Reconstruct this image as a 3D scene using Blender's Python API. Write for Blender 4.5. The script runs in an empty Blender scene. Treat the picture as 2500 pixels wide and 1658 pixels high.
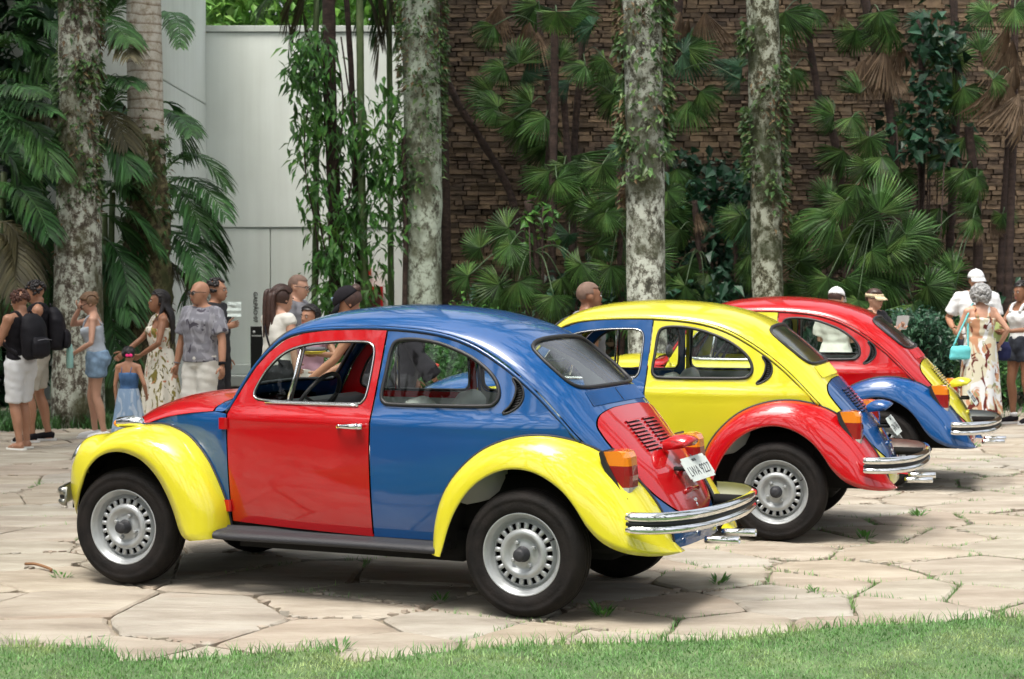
import bpy, bmesh, math, random
import numpy as np
from mathutils import Vector, Matrix, Euler
from mathutils.geometry import delaunay_2d_cdt

SC = bpy.context.scene
COL = SC.collection
PI = math.pi
# ---------------------------------------------------------------- camera, sky, sun, exposure
FPX, PITCH, EYE = 4311.0, 0.03293, 1.6737
cam_d = bpy.data.cameras.new('camera')
cam = bpy.data.objects.new('camera', cam_d)
COL.objects.link(cam)
cam_d.sensor_fit = 'HORIZONTAL'
cam_d.sensor_width = 36.0
cam_d.lens = FPX / 2500 * 36.0
cam_d.clip_end = 900
cam_d.dof.use_dof = True
cam_d.dof.focus_distance = 9.6
cam_d.dof.aperture_fstop = 6.3
cam.location = (0, 0, EYE)
cam.rotation_euler = (PI / 2 - PITCH, 0, 0)
SC.camera = cam

SUN_EL, SUN_AZ = math.radians(70), math.radians(-150)     # azimuth from +Y (view direction), clockwise positive
world = bpy.data.worlds.new('World')
SC.world = world
world.use_nodes = True
wn = world.node_tree.nodes
wl = world.node_tree.links
bg = wn['Background']
sky = wn.new('ShaderNodeTexSky')
sky.sky_type = 'NISHITA'
sky.sun_disc = False
sky.sun_elevation = SUN_EL
sky.sun_rotation = SUN_AZ
sky.air_density = 1.0
sky.dust_density = 7.0
sky.ozone_density = 0.6
# high thin overcast: the sky's blue is mostly washed out
grey = wn.new('ShaderNodeHueSaturation')
grey.inputs['Saturation'].default_value = 0.30
wl.new(sky.outputs[0], grey.inputs['Color'])
wl.new(grey.outputs[0], bg.inputs[0])
bg.inputs[1].default_value = 0.15
sun_d = bpy.data.lights.new('sun', 'SUN')
sun_d.energy = 1.3
sun_d.angle = math.radians(18)
sun_d.color = (1.0, 0.93, 0.82)
sun = bpy.data.objects.new('sun', sun_d)
COL.objects.link(sun)
_sd = Vector((math.sin(SUN_AZ) * math.cos(SUN_EL), math.cos(SUN_AZ) * math.cos(SUN_EL), math.sin(SUN_EL)))
sun.rotation_euler = _sd.to_track_quat('Z', 'Y').to_euler()
SC.view_settings.view_transform = 'Standard'
SC.view_settings.look = 'None'
SC.view_settings.exposure = 1.22
SC.view_settings.gamma = 1.0
SC.view_settings.use_curve_mapping = False
SC.cycles.use_denoising = True
SC.cycles.max_bounces = 8
SC.cycles.transparent_max_bounces = 24
SC.cycles.sample_clamp_indirect = 6.0

# ---------------------------------------------------------------- helpers
CP, SP = math.cos(PITCH), math.sin(PITCH)

def at(px, py, Y):
    """point seen at photo pixel (2500 wide) lying at distance Y in front of the viewpoint"""
    u, v = (px - 1250) / FPX, -(py - 829) / FPX
    d = Vector((u, CP + SP * v, -SP + CP * v))
    return Vector((0, 0, EYE)) + d * (Y / d.y)

def ground(px, py):
    u, v = (px - 1250) / FPX, -(py - 829) / FPX
    d = Vector((u, CP + SP * v, -SP + CP * v))
    return Vector((0, 0, EYE)) + d * (-EYE / d.z)

def tag(o, label=None, cat=None, group=None, kind=None):
    if label: o['label'] = label
    if cat: o['category'] = cat
    if group: o['group'] = group
    if kind: o['kind'] = kind
    return o

def empty(name, loc=(0, 0, 0), rz=0.0):
    o = bpy.data.objects.new(name, None)
    o.empty_display_size = 0.2
    o.location = loc
    o.rotation_euler = (0, 0, rz)
    COL.objects.link(o)
    return o

def mk(name, verts, faces, mat=None, parent=None, smooth=True, mi=None):
    me = bpy.data.meshes.new(name)
    me.from_pydata([tuple(map(float, v)) for v in verts], [], [tuple(int(i) for i in f) for f in faces])
    mats = mat if isinstance(mat, (list, tuple)) else [mat]
    for m in mats:
        if m: me.materials.append(m)
    if mi is not None:
        me.polygons.foreach_set('material_index', np.asarray(mi, dtype=np.int32))
    if smooth:
        me.polygons.foreach_set('use_smooth', np.ones(len(me.polygons), dtype=bool))
    me.update()
    o = bpy.data.objects.new(name, me)
    COL.objects.link(o)
    if parent: o.parent = parent
    return o

def link_copy(o, parent=None):
    c = o.copy()
    COL.objects.link(c)
    c.parent = parent
    return c

class MB:
    """collects shapes and links them as one mesh object"""
    def __init__(s):
        s.v, s.f, s.m = [], [], []
    def add(s, v, f, m=0):
        b = len(s.v)
        s.v.extend([tuple(x) for x in v])
        s.f.extend([tuple(i + b for i in q) for q in f])
        s.m.extend([m] * len(f))
        return s
    def box(s, c, d, rz=0.0, m=0, M=None):
        x, y, z = d[0] / 2, d[1] / 2, d[2] / 2
        V = [(-x, -y, -z), (x, -y, -z), (x, y, -z), (-x, y, -z), (-x, -y, z), (x, -y, z), (x, y, z), (-x, y, z)]
        ca, sa = math.cos(rz), math.sin(rz)
        if M is not None:
            V = [tuple(M @ Vector(p)) for p in V]
        V = [(c[0] + p[0] * ca - p[1] * sa, c[1] + p[0] * sa + p[1] * ca, c[2] + p[2]) for p in V]
        return s.add(V, [(0, 3, 2, 1), (4, 5, 6, 7), (0, 1, 5, 4), (1, 2, 6, 5), (2, 3, 7, 6), (3, 0, 4, 7)], m)
    def tube(s, pts, r, n=8, closed=False, m=0, ell=1.0, up=None, cap=True):
        v, f = sweep(pts, r, n, closed, ell, up, cap)
        return s.add(v, f, m)
    def lathe(s, prof, n=48, axis='y', c=(0, 0, 0), m=0, closed=False):
        V, F = [], []
        k = len(prof)
        for i in range(n):
            t = 2 * PI * i / n
            for r, h in prof:
                if axis == 'y': V.append((c[0] + r * math.cos(t), c[1] + h, c[2] + r * math.sin(t)))
                else: V.append((c[0] + r * math.cos(t), c[1] + r * math.sin(t), c[2] + h))
        for i in range(n):
            for j in range(k - (0 if closed else 1)):
                a, b = i * k + j, i * k + (j + 1) % k
                c2, d = ((i + 1) % n) * k + (j + 1) % k, ((i + 1) % n) * k + j
                F.append((a, b, c2, d) if axis != 'y' else (a, d, c2, b))
        return s.add(V, F, m)
    def ball(s, c, r, nu=12, nv=8, m=0, M=None):
        if not hasattr(r, '__len__'): r = (r, r, r)
        V, F = [], []
        for j in range(nv + 1):
            ph = PI * j / nv
            for i in range(nu):
                t = 2 * PI * i / nu
                p = Vector((r[0] * math.sin(ph) * math.cos(t), r[1] * math.sin(ph) * math.sin(t), r[2] * math.cos(ph)))
                if M is not None: p = M @ p
                V.append((c[0] + p.x, c[1] + p.y, c[2] + p.z))
        for j in range(nv):
            for i in range(nu):
                F.append((j * nu + i, (j + 1) * nu + i, (j + 1) * nu + (i + 1) % nu, j * nu + (i + 1) % nu))
        return s.add(V, F, m)
    def build(s, name, mat, parent=None, smooth=True):
        return mk(name, s.v, s.f, mat, parent, smooth, s.m if isinstance(mat, (list, tuple)) else None)

def sweep(pts, r, n=8, closed=False, ell=1.0, up=None, cap=True):
    P = [Vector(p) for p in pts]
    k = len(P)
    R = list(r) if hasattr(r, '__len__') else [r] * k
    V, F = [], []
    prev = None
    for i in range(k):
        if closed: t = P[(i + 1) % k] - P[i - 1]
        else: t = P[min(i + 1, k - 1)] - P[max(i - 1, 0)]
        if t.length < 1e-9: t = Vector((0, 0, 1))
        t.normalize()
        if up is not None:
            a = Vector(up) - t * t.dot(Vector(up))
        elif prev is None:
            a = Vector((0, 0, 1)) if abs(t.z) < 0.9 else Vector((1, 0, 0))
            a = a - t * t.dot(a)
        else:
            a = prev - t * t.dot(prev)
        if a.length < 1e-6:
            a = t.orthogonal()
        a.normalize()
        prev = a
        b = t.cross(a)
        for j in range(n):
            th = 2 * PI * j / n
            V.append(P[i] + a * (R[i] * math.cos(th)) + b * (R[i] * ell * math.sin(th)))
    for i in range(k if closed else k - 1):
        for j in range(n):
            i2 = (i + 1) % k
            F.append((i * n + j, i * n + (j + 1) % n, i2 * n + (j + 1) % n, i2 * n + j))
    if cap and not closed:
        F.append(tuple(range(n - 1, -1, -1)))
        F.append(tuple((k - 1) * n + j for j in range(n)))
    return V, F

def cr(pts, n=8, closed=False):
    """Catmull-Rom through points, n samples per span"""
    P = np.asarray(pts, float)
    k = len(P)
    out = []
    m = k if closed else k - 1
    for i in range(m):
        if closed:
            p0, p1, p2, p3 = P[i - 1], P[i], P[(i + 1) % k], P[(i + 2) % k]
        else:
            p1, p2 = P[i], P[i + 1]
            p0 = P[i - 1] if i > 0 else 2 * p1 - p2
            p3 = P[i + 2] if i + 2 < k else 2 * p2 - p1
        for j in range(n):
            t = j / n
            out.append(0.5 * (2 * p1 + (p2 - p0) * t + (2 * p0 - 5 * p1 + 4 * p2 - p3) * t * t + (-p0 + 3 * p1 - 3 * p2 + p3) * t ** 3))
    if not closed: out.append(P[-1])
    return np.array(out)

def resample(P, n):
    P = np.asarray(P, float)
    d = np.r_[0, np.cumsum(np.linalg.norm(np.diff(P, axis=0), axis=1))]
    s = np.linspace(0, d[-1], n)
    return np.stack([np.interp(s, d, P[:, i]) for i in range(P.shape[1])], 1)

def loop_dense(P, step):
    """polyline loop with points no farther apart than step (keeps the corners)"""
    P = np.asarray(P, float)
    out = []
    for i in range(len(P)):
        a, b = P[i], P[(i + 1) % len(P)]
        k = max(1, int(np.ceil(np.linalg.norm(b - a) / step)))
        for j in range(k): out.append(a + (b - a) * j / k)
    return np.array(out)

def spline1(xs, ys):
    """smooth function through (xs, ys), vectorised (finite-difference cubic Hermite)"""
    xs, ys = np.asarray(xs, float), np.asarray(ys, float)
    m = np.gradient(ys, xs, axis=0)
    def f(x):
        x = np.clip(np.asarray(x, float), xs[0], xs[-1])
        i = np.clip(np.searchsorted(xs, x, side='right') - 1, 0, len(xs) - 2)
        h = xs[i + 1] - xs[i]
        t = (x - xs[i]) / h
        if ys.ndim > 1:
            h, t = h[..., None], t[..., None]
        return (2 * t**3 - 3 * t**2 + 1) * ys[i] + (t**3 - 2 * t**2 + t) * h * m[i] + (-2 * t**3 + 3 * t**2) * ys[i + 1] + (t**3 - t**2) * h * m[i + 1]
    return f

def in_poly(P, poly):
    x, y = P[:, 0], P[:, 1]
    inside = np.zeros(len(P), bool)
    q = np.roll(poly, -1, axis=0)
    for (x1, y1), (x2, y2) in zip(poly, q):
        c = (y1 > y) != (y2 > y)
        if c.any():
            xi = (x2 - x1) * (y - y1) / (y2 - y1 + 1e-15) + x1
            inside ^= c & (x < xi)
    return inside

def cdt(outer, holes, step):
    loops = [np.asarray(outer)] + [np.asarray(h) for h in holes]
    lo, hi = loops[0].min(0), loops[0].max(0)
    gx = np.arange(lo[0] + step / 2, hi[0], step)
    gy = np.arange(lo[1] + step / 2, hi[1], step)
    G = np.stack(np.meshgrid(gx, gy), -1).reshape(-1, 2)
    ok = in_poly(G, loops[0])
    for h in loops[1:]: ok &= ~in_poly(G, h)
    G = G[ok]
    B = np.concatenate(loops)
    if len(G):
        d = np.full(len(G), 9.0)
        for k in range(0, len(B), 64):
            d = np.minimum(d, np.linalg.norm(G[:, None] - B[None, k:k + 64], axis=2).min(1))
        G = G[d > step * 0.45]
    V = [Vector(p) for p in np.concatenate([B, G])]
    E, b = [], 0
    for l in loops:
        E += [(b + i, b + (i + 1) % len(l)) for i in range(len(l))]
        b += len(l)
    r = delaunay_2d_cdt(V, E, [], 0, 1e-7)
    vc = np.array([tuple(v) for v in r[0]])
    F = np.array([f for f in r[2] if len(f) == 3])
    c = vc[F].mean(1)
    ok = in_poly(c, loops[0])
    for h in loops[1:]: ok &= ~in_poly(c, h)
    return vc, F[ok]

def surf_normals(fn, P, ref):
    e = 2e-3
    a = fn(P + [e, 0]) - fn(P - [e, 0])
    b = fn(P + [0, e]) - fn(P - [0, e])
    n = np.cross(a, b)
    n /= np.linalg.norm(n, axis=1)[:, None] + 1e-12
    q = fn(P)
    s = np.sign(((q - ref) * n).sum(1))
    s[s == 0] = 1
    return n * s[:, None]

def surf_panel(name, outer, holes, fn, mat, parent, step=0.045, off=0.0, thick=0.012, ref=(1.4, 0, 0.6)):
    ref = np.asarray(ref, float)
    outer = loop_dense(outer, step * 0.6)
    holes = [loop_dense(h, step * 0.6) for h in holes]
    P, F = cdt(outer, holes, step)
    N = surf_normals(fn, P, ref)
    V = fn(P) + N * off
    fnorm = np.cross(V[F[:, 1]] - V[F[:, 0]], V[F[:, 2]] - V[F[:, 0]])
    flip = (fnorm * N[F].mean(1)).sum(1) < 0
    F[flip] = F[flip][:, ::-1]
    verts, norms, faces = [V], [N], [tuple(f) for f in F]
    base = len(V)
    if thick:
        for l in [outer] + holes:
            n = surf_normals(fn, l, ref)
            a = fn(l) + n * off
            b = a - n * thick
            t = np.roll(a, -1, axis=0) - np.roll(a, 1, axis=0)
            o = np.cross(t, n)
            o /= np.linalg.norm(o, axis=1)[:, None] + 1e-12
            verts += [a, b]
            norms += [o, o]
            k = len(l)
            for i in range(k):
                faces.append((base + i, base + (i + 1) % k, base + k + (i + 1) % k, base + k + i))
            base += 2 * k
    V = np.concatenate(verts)
    N = np.concatenate(norms)
    o = mk(name, V, faces, mat, parent)
    # exact surface normals keep the paint reflections clean
    me = o.data
    me.normals_split_custom_set_from_vertices([tuple(n) for n in N])
    return o

def curve_on(fn, loop, off, ref=(1.4, 0, 0.6)):
    loop = np.asarray(loop, float)
    return fn(loop) + surf_normals(fn, loop, np.asarray(ref, float)) * off

# ---------------------------------------------------------------- materials
def nt(name):
    m = bpy.data.materials.new(name)
    m.use_nodes = True
    n = m.node_tree
    return m, n, n.nodes['Principled BSDF']

def mat(name, col, rough=0.6, metal=0.0, coat=0.0, spec=0.5, bump=0.0, bscale=60.0, var=0.0, vscale=4.0, trans=0.0, subsurf=0.0):
    m, n, b = nt(name)
    b.inputs['Base Color'].default_value = (*col, 1)
    b.inputs['Roughness'].default_value = rough
    b.inputs['Metallic'].default_value = metal
    b.inputs['Coat Weight'].default_value = coat
    b.inputs['Coat Roughness'].default_value = 0.04
    b.inputs['Specular IOR Level'].default_value = spec
    if var or bump:
        tc = n.nodes.new('ShaderNodeTexCoord')
    if var:
        no = n.nodes.new('ShaderNodeTexNoise')
        no.inputs['Scale'].default_value = vscale
        no.inputs['Detail'].default_value = 6
        n.links.new(tc.outputs['Object'], no.inputs['Vector'])
        rp = n.nodes.new('ShaderNodeValToRGB')
        rp.color_ramp.elements[0].position = 0.3
        rp.color_ramp.elements[1].position = 0.7
        rp.color_ramp.elements[0].color = (*[c * (1 - var) for c in col], 1)
        rp.color_ramp.elements[1].color = (*[min(1, c * (1 + var)) for c in col], 1)
        n.links.new(no.outputs['Fac'], rp.inputs[0])
        n.links.new(rp.outputs[0], b.inputs['Base Color'])
    if bump:
        nb = n.nodes.new('ShaderNodeTexNoise')
        nb.inputs['Scale'].default_value = bscale
        nb.inputs['Detail'].default_value = 4
        n.links.new(tc.outputs['Object'], nb.inputs['Vector'])
        bp = n.nodes.new('ShaderNodeBump')
        bp.inputs['Strength'].default_value = bump
        bp.inputs['Distance'].default_value = 0.02
        n.links.new(nb.outputs['Fac'], bp.inputs['Height'])
        n.links.new(bp.outputs[0], b.inputs['Normal'])
    return m

def paint(name, col):
    m, n, b = nt(name)
    b.inputs['Roughness'].default_value = 0.4
    b.inputs['Specular IOR Level'].default_value = 0.08
    b.inputs['Coat Weight'].default_value = 1.0
    b.inputs['Coat Roughness'].default_value = 0.06
    b.inputs['Coat IOR'].default_value = 1.68
    tc = n.nodes.new('ShaderNodeTexCoord')
    no = n.nodes.new('ShaderNodeTexNoise')
    no.inputs['Scale'].default_value = 3.0
    no.inputs['Detail'].default_value = 8
    rp = n.nodes.new('ShaderNodeValToRGB')
    rp.color_ramp.elements[0].color = (*[c * 0.88 for c in col], 1)
    rp.color_ramp.elements[1].color = (*[min(1, c * 1.06) for c in col], 1)
    n.links.new(tc.outputs['Object'], no.inputs['Vector'])
    n.links.new(no.outputs['Fac'], rp.inputs[0])
    n.links.new(rp.outputs[0], b.inputs['Base Color'])
    # soft waviness of hand-repainted sheet metal
    n2 = n.nodes.new('ShaderNodeTexNoise')
    n2.inputs['Scale'].default_value = 7.0
    n2.inputs['Detail'].default_value = 2
    bp = n.nodes.new('ShaderNodeBump')
    bp.inputs['Strength'].default_value = 0.09
    bp.inputs['Distance'].default_value = 0.01
    n.links.new(tc.outputs['Object'], n2.inputs['Vector'])
    n.links.new(n2.outputs['Fac'], bp.inputs['Height'])
    n.links.new(bp.outputs[0], b.inputs['Coat Normal'])
    return m

def glass(name, tint=(0.90, 0.96, 0.93), base=0.04, rough=0.01):
    m = bpy.data.materials.new(name)
    m.use_nodes = True
    n = m.node_tree
    n.nodes.clear()
    out = n.nodes.new('ShaderNodeOutputMaterial')
    mix = n.nodes.new('ShaderNodeMixShader')
    tr = n.nodes.new('ShaderNodeBsdfTransparent')
    tr.inputs[0].default_value = (*tint, 1)
    gl = n.nodes.new('ShaderNodeBsdfGlossy')
    gl.inputs['Roughness'].default_value = rough
    fr = n.nodes.new('ShaderNodeLayerWeight')
    fr.inputs[0].default_value = 0.5
    pw = n.nodes.new('ShaderNodeMath')
    pw.operation = 'POWER'
    pw.inputs[1].default_value = 5
    n.links.new(fr.outputs['Facing'], pw.inputs[0])
    ad = n.nodes.new('ShaderNodeMath')
    ad.operation = 'MULTIPLY_ADD'
    ad.inputs[1].default_value = 1 - base
    ad.inputs[2].default_value = base
    n.links.new(pw.outputs[0], ad.inputs[0])
    n.links.new(ad.outputs[0], mix.inputs[0])
    n.links.new(tr.outputs[0], mix.inputs[1])
    n.links.new(gl.outputs[0], mix.inputs[2])
    n.links.new(mix.outputs[0], out.inputs[0])
    return m

def ramp_mat(name, stops, scale=4.0, rough=0.85, detail=8.0, bump=0.0, bscale=None, stretch=(1, 1, 1), rnd=None, coords='Object', nrough=0.6):
    """noise-driven colour ramp; rnd = (amount) adds a per-piece brightness shift"""
    m, n, b = nt(name)
    b.inputs['Roughness'].default_value = rough
    tc = n.nodes.new('ShaderNodeTexCoord')
    mp = n.nodes.new('ShaderNodeMapping')
    mp.inputs['Scale'].default_value = stretch
    n.links.new(tc.outputs[coords], mp.inputs['Vector'])
    no = n.nodes.new('ShaderNodeTexNoise')
    no.inputs['Scale'].default_value = scale
    no.inputs['Detail'].default_value = detail
    no.inputs['Roughness'].default_value = nrough
    n.links.new(mp.outputs[0], no.inputs['Vector'])
    rp = n.nodes.new('ShaderNodeValToRGB')
    while len(rp.color_ramp.elements) < len(stops): rp.color_ramp.elements.new(0.5)
    for e, (p, c) in zip(rp.color_ramp.elements, stops):
        e.position = p
        e.color = (*c, 1)
    n.links.new(no.outputs['Fac'], rp.inputs[0])
    last = rp.outputs[0]
    if rnd:
        g = n.nodes.new('ShaderNodeNewGeometry')
        oi = n.nodes.new('ShaderNodeObjectInfo')
        ad = n.nodes.new('ShaderNodeMath')
        ad.operation = 'ADD'
        n.links.new(g.outputs['Random Per Island'], ad.inputs[0])
        n.links.new(oi.outputs['Random'], ad.inputs[1])
        fr = n.nodes.new('ShaderNodeMath')
        fr.operation = 'FRACT'
        n.links.new(ad.outputs[0], fr.inputs[0])
        mr = n.nodes.new('ShaderNodeMapRange')
        mr.inputs[3].default_value = 1 - rnd
        mr.inputs[4].default_value = 1 + rnd
        n.links.new(fr.outputs[0], mr.inputs[0])
        hs = n.nodes.new('ShaderNodeHueSaturation')
        n.links.new(mr.outputs[0], hs.inputs['Value'])
        n.links.new(last, hs.inputs['Color'])
        last = hs.outputs[0]
    n.links.new(last, b.inputs['Base Color'])
    if bump:
        nb = n.nodes.new('ShaderNodeTexNoise')
        nb.inputs['Scale'].default_value = bscale or scale * 3
        nb.inputs['Detail'].default_value = 6
        n.links.new(mp.outputs[0], nb.inputs['Vector'])
        bp = n.nodes.new('ShaderNodeBump')
        bp.inputs['Strength'].default_value = bump
        bp.inputs['Distance'].default_value = 0.03
        n.links.new(nb.outputs['Fac'], bp.inputs['Height'])
        n.links.new(bp.outputs[0], b.inputs['Normal'])
    return m

def leaf_mat(name, stops, rough=0.45, trans=0.25, rnd=0.25, scale=3.0, spec=0.5):
    """leaf: colour varies from leaf to leaf; some light comes through the blade"""
    m = ramp_mat(name, stops, scale=scale, rough=rough, detail=3, rnd=rnd)
    n = m.node_tree
    b = n.nodes['Principled BSDF']
    b.inputs['Specular IOR Level'].default_value = spec
    if trans:
        src = b.inputs['Base Color'].links[0].from_socket
        tl = n.nodes.new('ShaderNodeBsdfTranslucent')
        mx = n.nodes.new('ShaderNodeMixShader')
        mx.inputs[0].default_value = trans
        hs = n.nodes.new('ShaderNodeHueSaturation')
        hs.inputs['Value'].default_value = 1.5
        hs.inputs['Hue'].default_value = 0.485
        n.links.new(src, hs.inputs['Color'])
        n.links.new(hs.outputs[0], tl.inputs[0])
        out = n.nodes['Material Output']
        n.links.new(b.outputs[0], mx.inputs[1])
        n.links.new(tl.outputs[0], mx.inputs[2])
        n.links.new(mx.outputs[0], out.inputs[0])
    return m

RED, BLUE, YEL = (0.42, 0.002, 0.005), (0.003, 0.063, 0.22), (0.62, 0.565, 0.025)
M = {}
M['red'] = paint('red_paint', RED)
M['blue'] = paint('blue_paint', BLUE)
M['yellow'] = paint('yellow_paint', YEL)
M['glass'] = glass('window_glass', base=0.02)
M['glass_rear'] = glass('rear_window_glass', (.88, .96, .92), 0.24, 0.16)
M['chrome'] = mat('chrome', (0.82, 0.83, 0.83), 0.06, 1.0, bump=0.03, bscale=25)
M['chrome_dull'] = mat('dull_chrome', (0.30, 0.30, 0.27), 0.28, 1.0, bump=0.05, bscale=25)  # darker, rougher chrome for the front bumper blade
M['alu'] = mat('wheel_silver', (0.38, 0.40, 0.41), 0.40, 0.45, var=0.12, vscale=14)
M['rubber'] = mat('black_rubber', (0.009, 0.009, 0.010), 0.55)
M['tyre'] = ramp_mat('tyre_rubber', [(0.35, (0.006, 0.0055, 0.0055)), (0.7, (0.016, 0.013, 0.012))], scale=9, rough=0.75, bump=0.15, bscale=80)
M['tyre'].node_tree.nodes['Principled BSDF'].inputs['Specular IOR Level'].default_value = 0.22
M['mat_grey'] = mat('ribbed_rubber', (0.020, 0.021, 0.026), 0.6, bump=0.2, bscale=120)
M['seal'] = mat('seal_rubber', (0.013, 0.013, 0.015), 0.5)
M['dark'] = mat('under_body_black', (0.004, 0.004, 0.004), 0.95)
M['trim'] = mat('grey_vinyl', (0.42, 0.44, 0.41), 0.6, var=0.1)
M['seat'] = mat('pale_vinyl', (0.52, 0.53, 0.50), 0.5, var=0.08)
M['amber'] = mat('amber_lens', (0.75, 0.22, 0.01), 0.12, coat=1.0)
M['redlens'] = mat('red_lens', (0.26, 0.006, 0.006), 0.12, coat=1.0)
M['clear'] = mat('clear_lens', (0.5, 0.48, 0.46), 0.12, coat=1.0)
M['plate'] = mat('plate_grey', (0.55, 0.60, 0.58), 0.45, var=0.06, vscale=20)
M['ink'] = mat('plate_ink', (0.06, 0.065, 0.07), 0.6)
M['bumper_back'] = mat('bumper_inner_grey', (0.45, 0.47, 0.42), 0.5)
# ---------------------------------------------------------------- the three rounded saloon cars
# car space: x = metres behind the front axle, y = sideways (negative = driver's side, seen in the photo), z = up
_w = spline1([-.55, -.45, -.35, -.25, -.15, 0, .15, .3, .45, .6, .8, 1.0, 1.5, 2.0, 2.3, 2.5, 2.66, 2.8, 2.9, 3.0, 3.1],
             [.17, .26, .325, .372, .41, .45, .49, .53, .572, .612, .643, .66, .678, .675, .655, .62, .575, .525, .48, .44, .40])
_v = spline1([.30, .45, .6, .75, .9, .955, .975, 1.0, 1.05, 1.2, 1.35, 1.45],
             [-.062, -.034, -.014, -.003, 0, -.002, -.012, -.021, -.036, -.08, -.125, -.155])

def half_w(a, z):
    return _w(a) + _v(z)

def side(s):
    return lambda P: np.stack([P[:, 0], s * half_w(P[:, 0], P[:, 1]), P[:, 1]], 1)

_C = np.array([(.483, 1.028), (.55, 1.048), (.66, 1.165), (.77, 1.30), (.88, 1.425), (.98, 1.48), (1.15, 1.522), (1.4, 1.545), (1.65, 1.543), (1.92, 1.515), (2.15, 1.455), (2.31, 1.378), (2.46, 1.265), (2.59, 1.14), (2.67, 1.045), (2.76, .945), (2.85, .84), (2.945, .735), (3.015, .63), (3.065, .53), (3.095, .43), (3.105, .34)])
_G = np.array([(.512, .962), (.60, .975), (.675, 1.10), (.745, 1.21), (.82, 1.295), (.92, 1.375), (1.07, 1.415), (1.35, 1.432), (1.6, 1.43), (1.85, 1.405), (2.03, 1.355), (2.18, 1.28), (2.31, 1.195), (2.43, 1.10), (2.53, 1.005), (2.63, .90), (2.73, .80), (2.835, .70), (2.92, .60), (2.985, .51), (3.02, .42), (3.04, .34)])
_gb = np.array([float(half_w(a, z)) for a, z in _G])
_gb[17:] = [.50, .46, .43, .42, .42]
_u = np.arange(len(_C), dtype=float)
_Cf, _Gf, _gbf = spline1(_u, _C), spline1(_u, _G), spline1(_u, _gb)
_nf = spline1([0, 1, 4, 5, 7, 9, 11, 13, 15, 18, 21], [3, 3, 3, 2.7, 2.3, 2.4, 2.9, 3.4, 3.2, 2.8, 2.8])
UP, TP = .13, .60

def top(P):
    u, t = P[:, 0] / UP, np.clip(P[:, 1] / TP, -1, 1)
    C, G, gb = _Cf(u), _Gf(u), _gbf(u)
    h = 1 - np.power(np.clip(1 - np.abs(t) ** _nf(u), 0, 1) + 1e-9, .62)
    return np.stack([C[:, 0] + (G[:, 0] - C[:, 0]) * h, gb * t, C[:, 1] + (G[:, 1] - C[:, 1]) * h], 1)

_HC = np.array([(.475, 1.034), (.32, 1.046), (.15, 1.035), (0, 1.003), (-.15, .95), (-.29, .868), (-.40, .77), (-.475, .655), (-.52, .55), (-.54, .44)])
_HE = np.array([(.50, .965), (.32, .945), (.15, .918), (0, .878), (-.14, .822), (-.26, .752), (-.355, .672), (-.425, .59), (-.475, .505), (-.50, .42)])
_hb = np.array([float(half_w(a, z)) for a, z in _HE])
_hu = np.arange(10.0)
_HCf, _HEf, _hbf = spline1(_hu, _HC), spline1(_hu, _HE), spline1(_hu, _hb)

def hoodf(P):
    u, t = P[:, 0] / UP, np.clip(P[:, 1] / TP, -1, 1)
    C, G, gb = _HCf(u), _HEf(u), _hbf(u)
    h = 1 - np.power(np.clip(1 - np.abs(t) ** 2.2, 0, 1) + 1e-9, .72)
    return np.stack([C[:, 0] + (G[:, 0] - C[:, 0]) * h, gb * t, C[:, 1] + (G[:, 1] - C[:, 1]) * h], 1)

def sym(half):
    """closed (u, t) outline from the +t half, top to bottom"""
    h = np.asarray(half, float)
    m = h[::-1] * [1, -1]
    return np.concatenate([h, m])

def ut(L):
    return np.asarray(L, float) * [UP, TP]

DOOR = [(.62, .372), (.617, .7), (.615, .955), (.635, 1.0), (.70, 1.11), (.765, 1.212), (.84, 1.292), (.93, 1.358), (1.04, 1.393), (1.19, 1.412), (1.4, 1.418), (1.546, 1.416), (1.537, 1.25), (1.527, 1.1), (1.517, .97), (1.512, .8), (1.51, .345)]
DWIN = cr([(.79, 1.048), (.776, 1.075), (.80, 1.135), (.85, 1.212), (.93, 1.285), (1.04, 1.327), (1.21, 1.35), (1.40, 1.356), (1.465, 1.345), (1.49, 1.305), (1.488, 1.2), (1.478, 1.09), (1.46, 1.05), (1.42, 1.036), (1.2, 1.033), (.99, 1.033), (.84, 1.038)], 5, True)
QWIN = cr([(1.566, 1.09), (1.577, 1.2), (1.588, 1.315), (1.618, 1.362), (1.71, 1.372), (1.82, 1.361), (1.92, 1.336), (2.05, 1.285), (2.15, 1.22), (2.205, 1.16), (2.224, 1.10), (2.205, 1.058), (2.15, 1.042), (1.9, 1.038), (1.64, 1.038), (1.585, 1.05)], 5, True)
VENT = cr([(2.295, 1.185), (2.335, 1.15), (2.352, 1.10), (2.338, 1.055), (2.30, 1.022), (2.262, 1.008), (2.258, 1.018), (2.285, 1.045), (2.305, 1.09), (2.308, 1.14), (2.287, 1.178)], 4, True)
QUART = [(1.518, .345), (1.52, .8), (1.525, .97), (1.535, 1.1), (1.545, 1.25), (1.554, 1.418), (1.72, 1.408), (1.86, 1.39), (2.03, 1.342), (2.18, 1.268), (2.31, 1.184), (2.43, 1.088), (2.53, .994), (2.63, .888), (2.70, .815), (2.74, .775), (2.66, .84), (2.55, .87), (2.45, .88), (2.35, .87), (2.22, .83), (2.13, .76), (2.03, .66), (1.97, .55), (1.935, .43), (1.93, .345)]
FQ = [(.607, .375), (.605, .7), (.603, .957), (.55, .962), (.50, .965), (.32, .946), (.15, .919), (0, .879), (-.14, .823), (-.26, .753), (-.355, .673), (-.425, .59), (-.475, .505), (-.40, .48), (-.36, .54), (-.30, .63), (-.22, .71), (-.12, .79), (-.02, .83), (.1, .842), (.23, .82), (.33, .77), (.43, .67), (.505, .56), (.55, .46), (.57, .375)]

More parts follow.
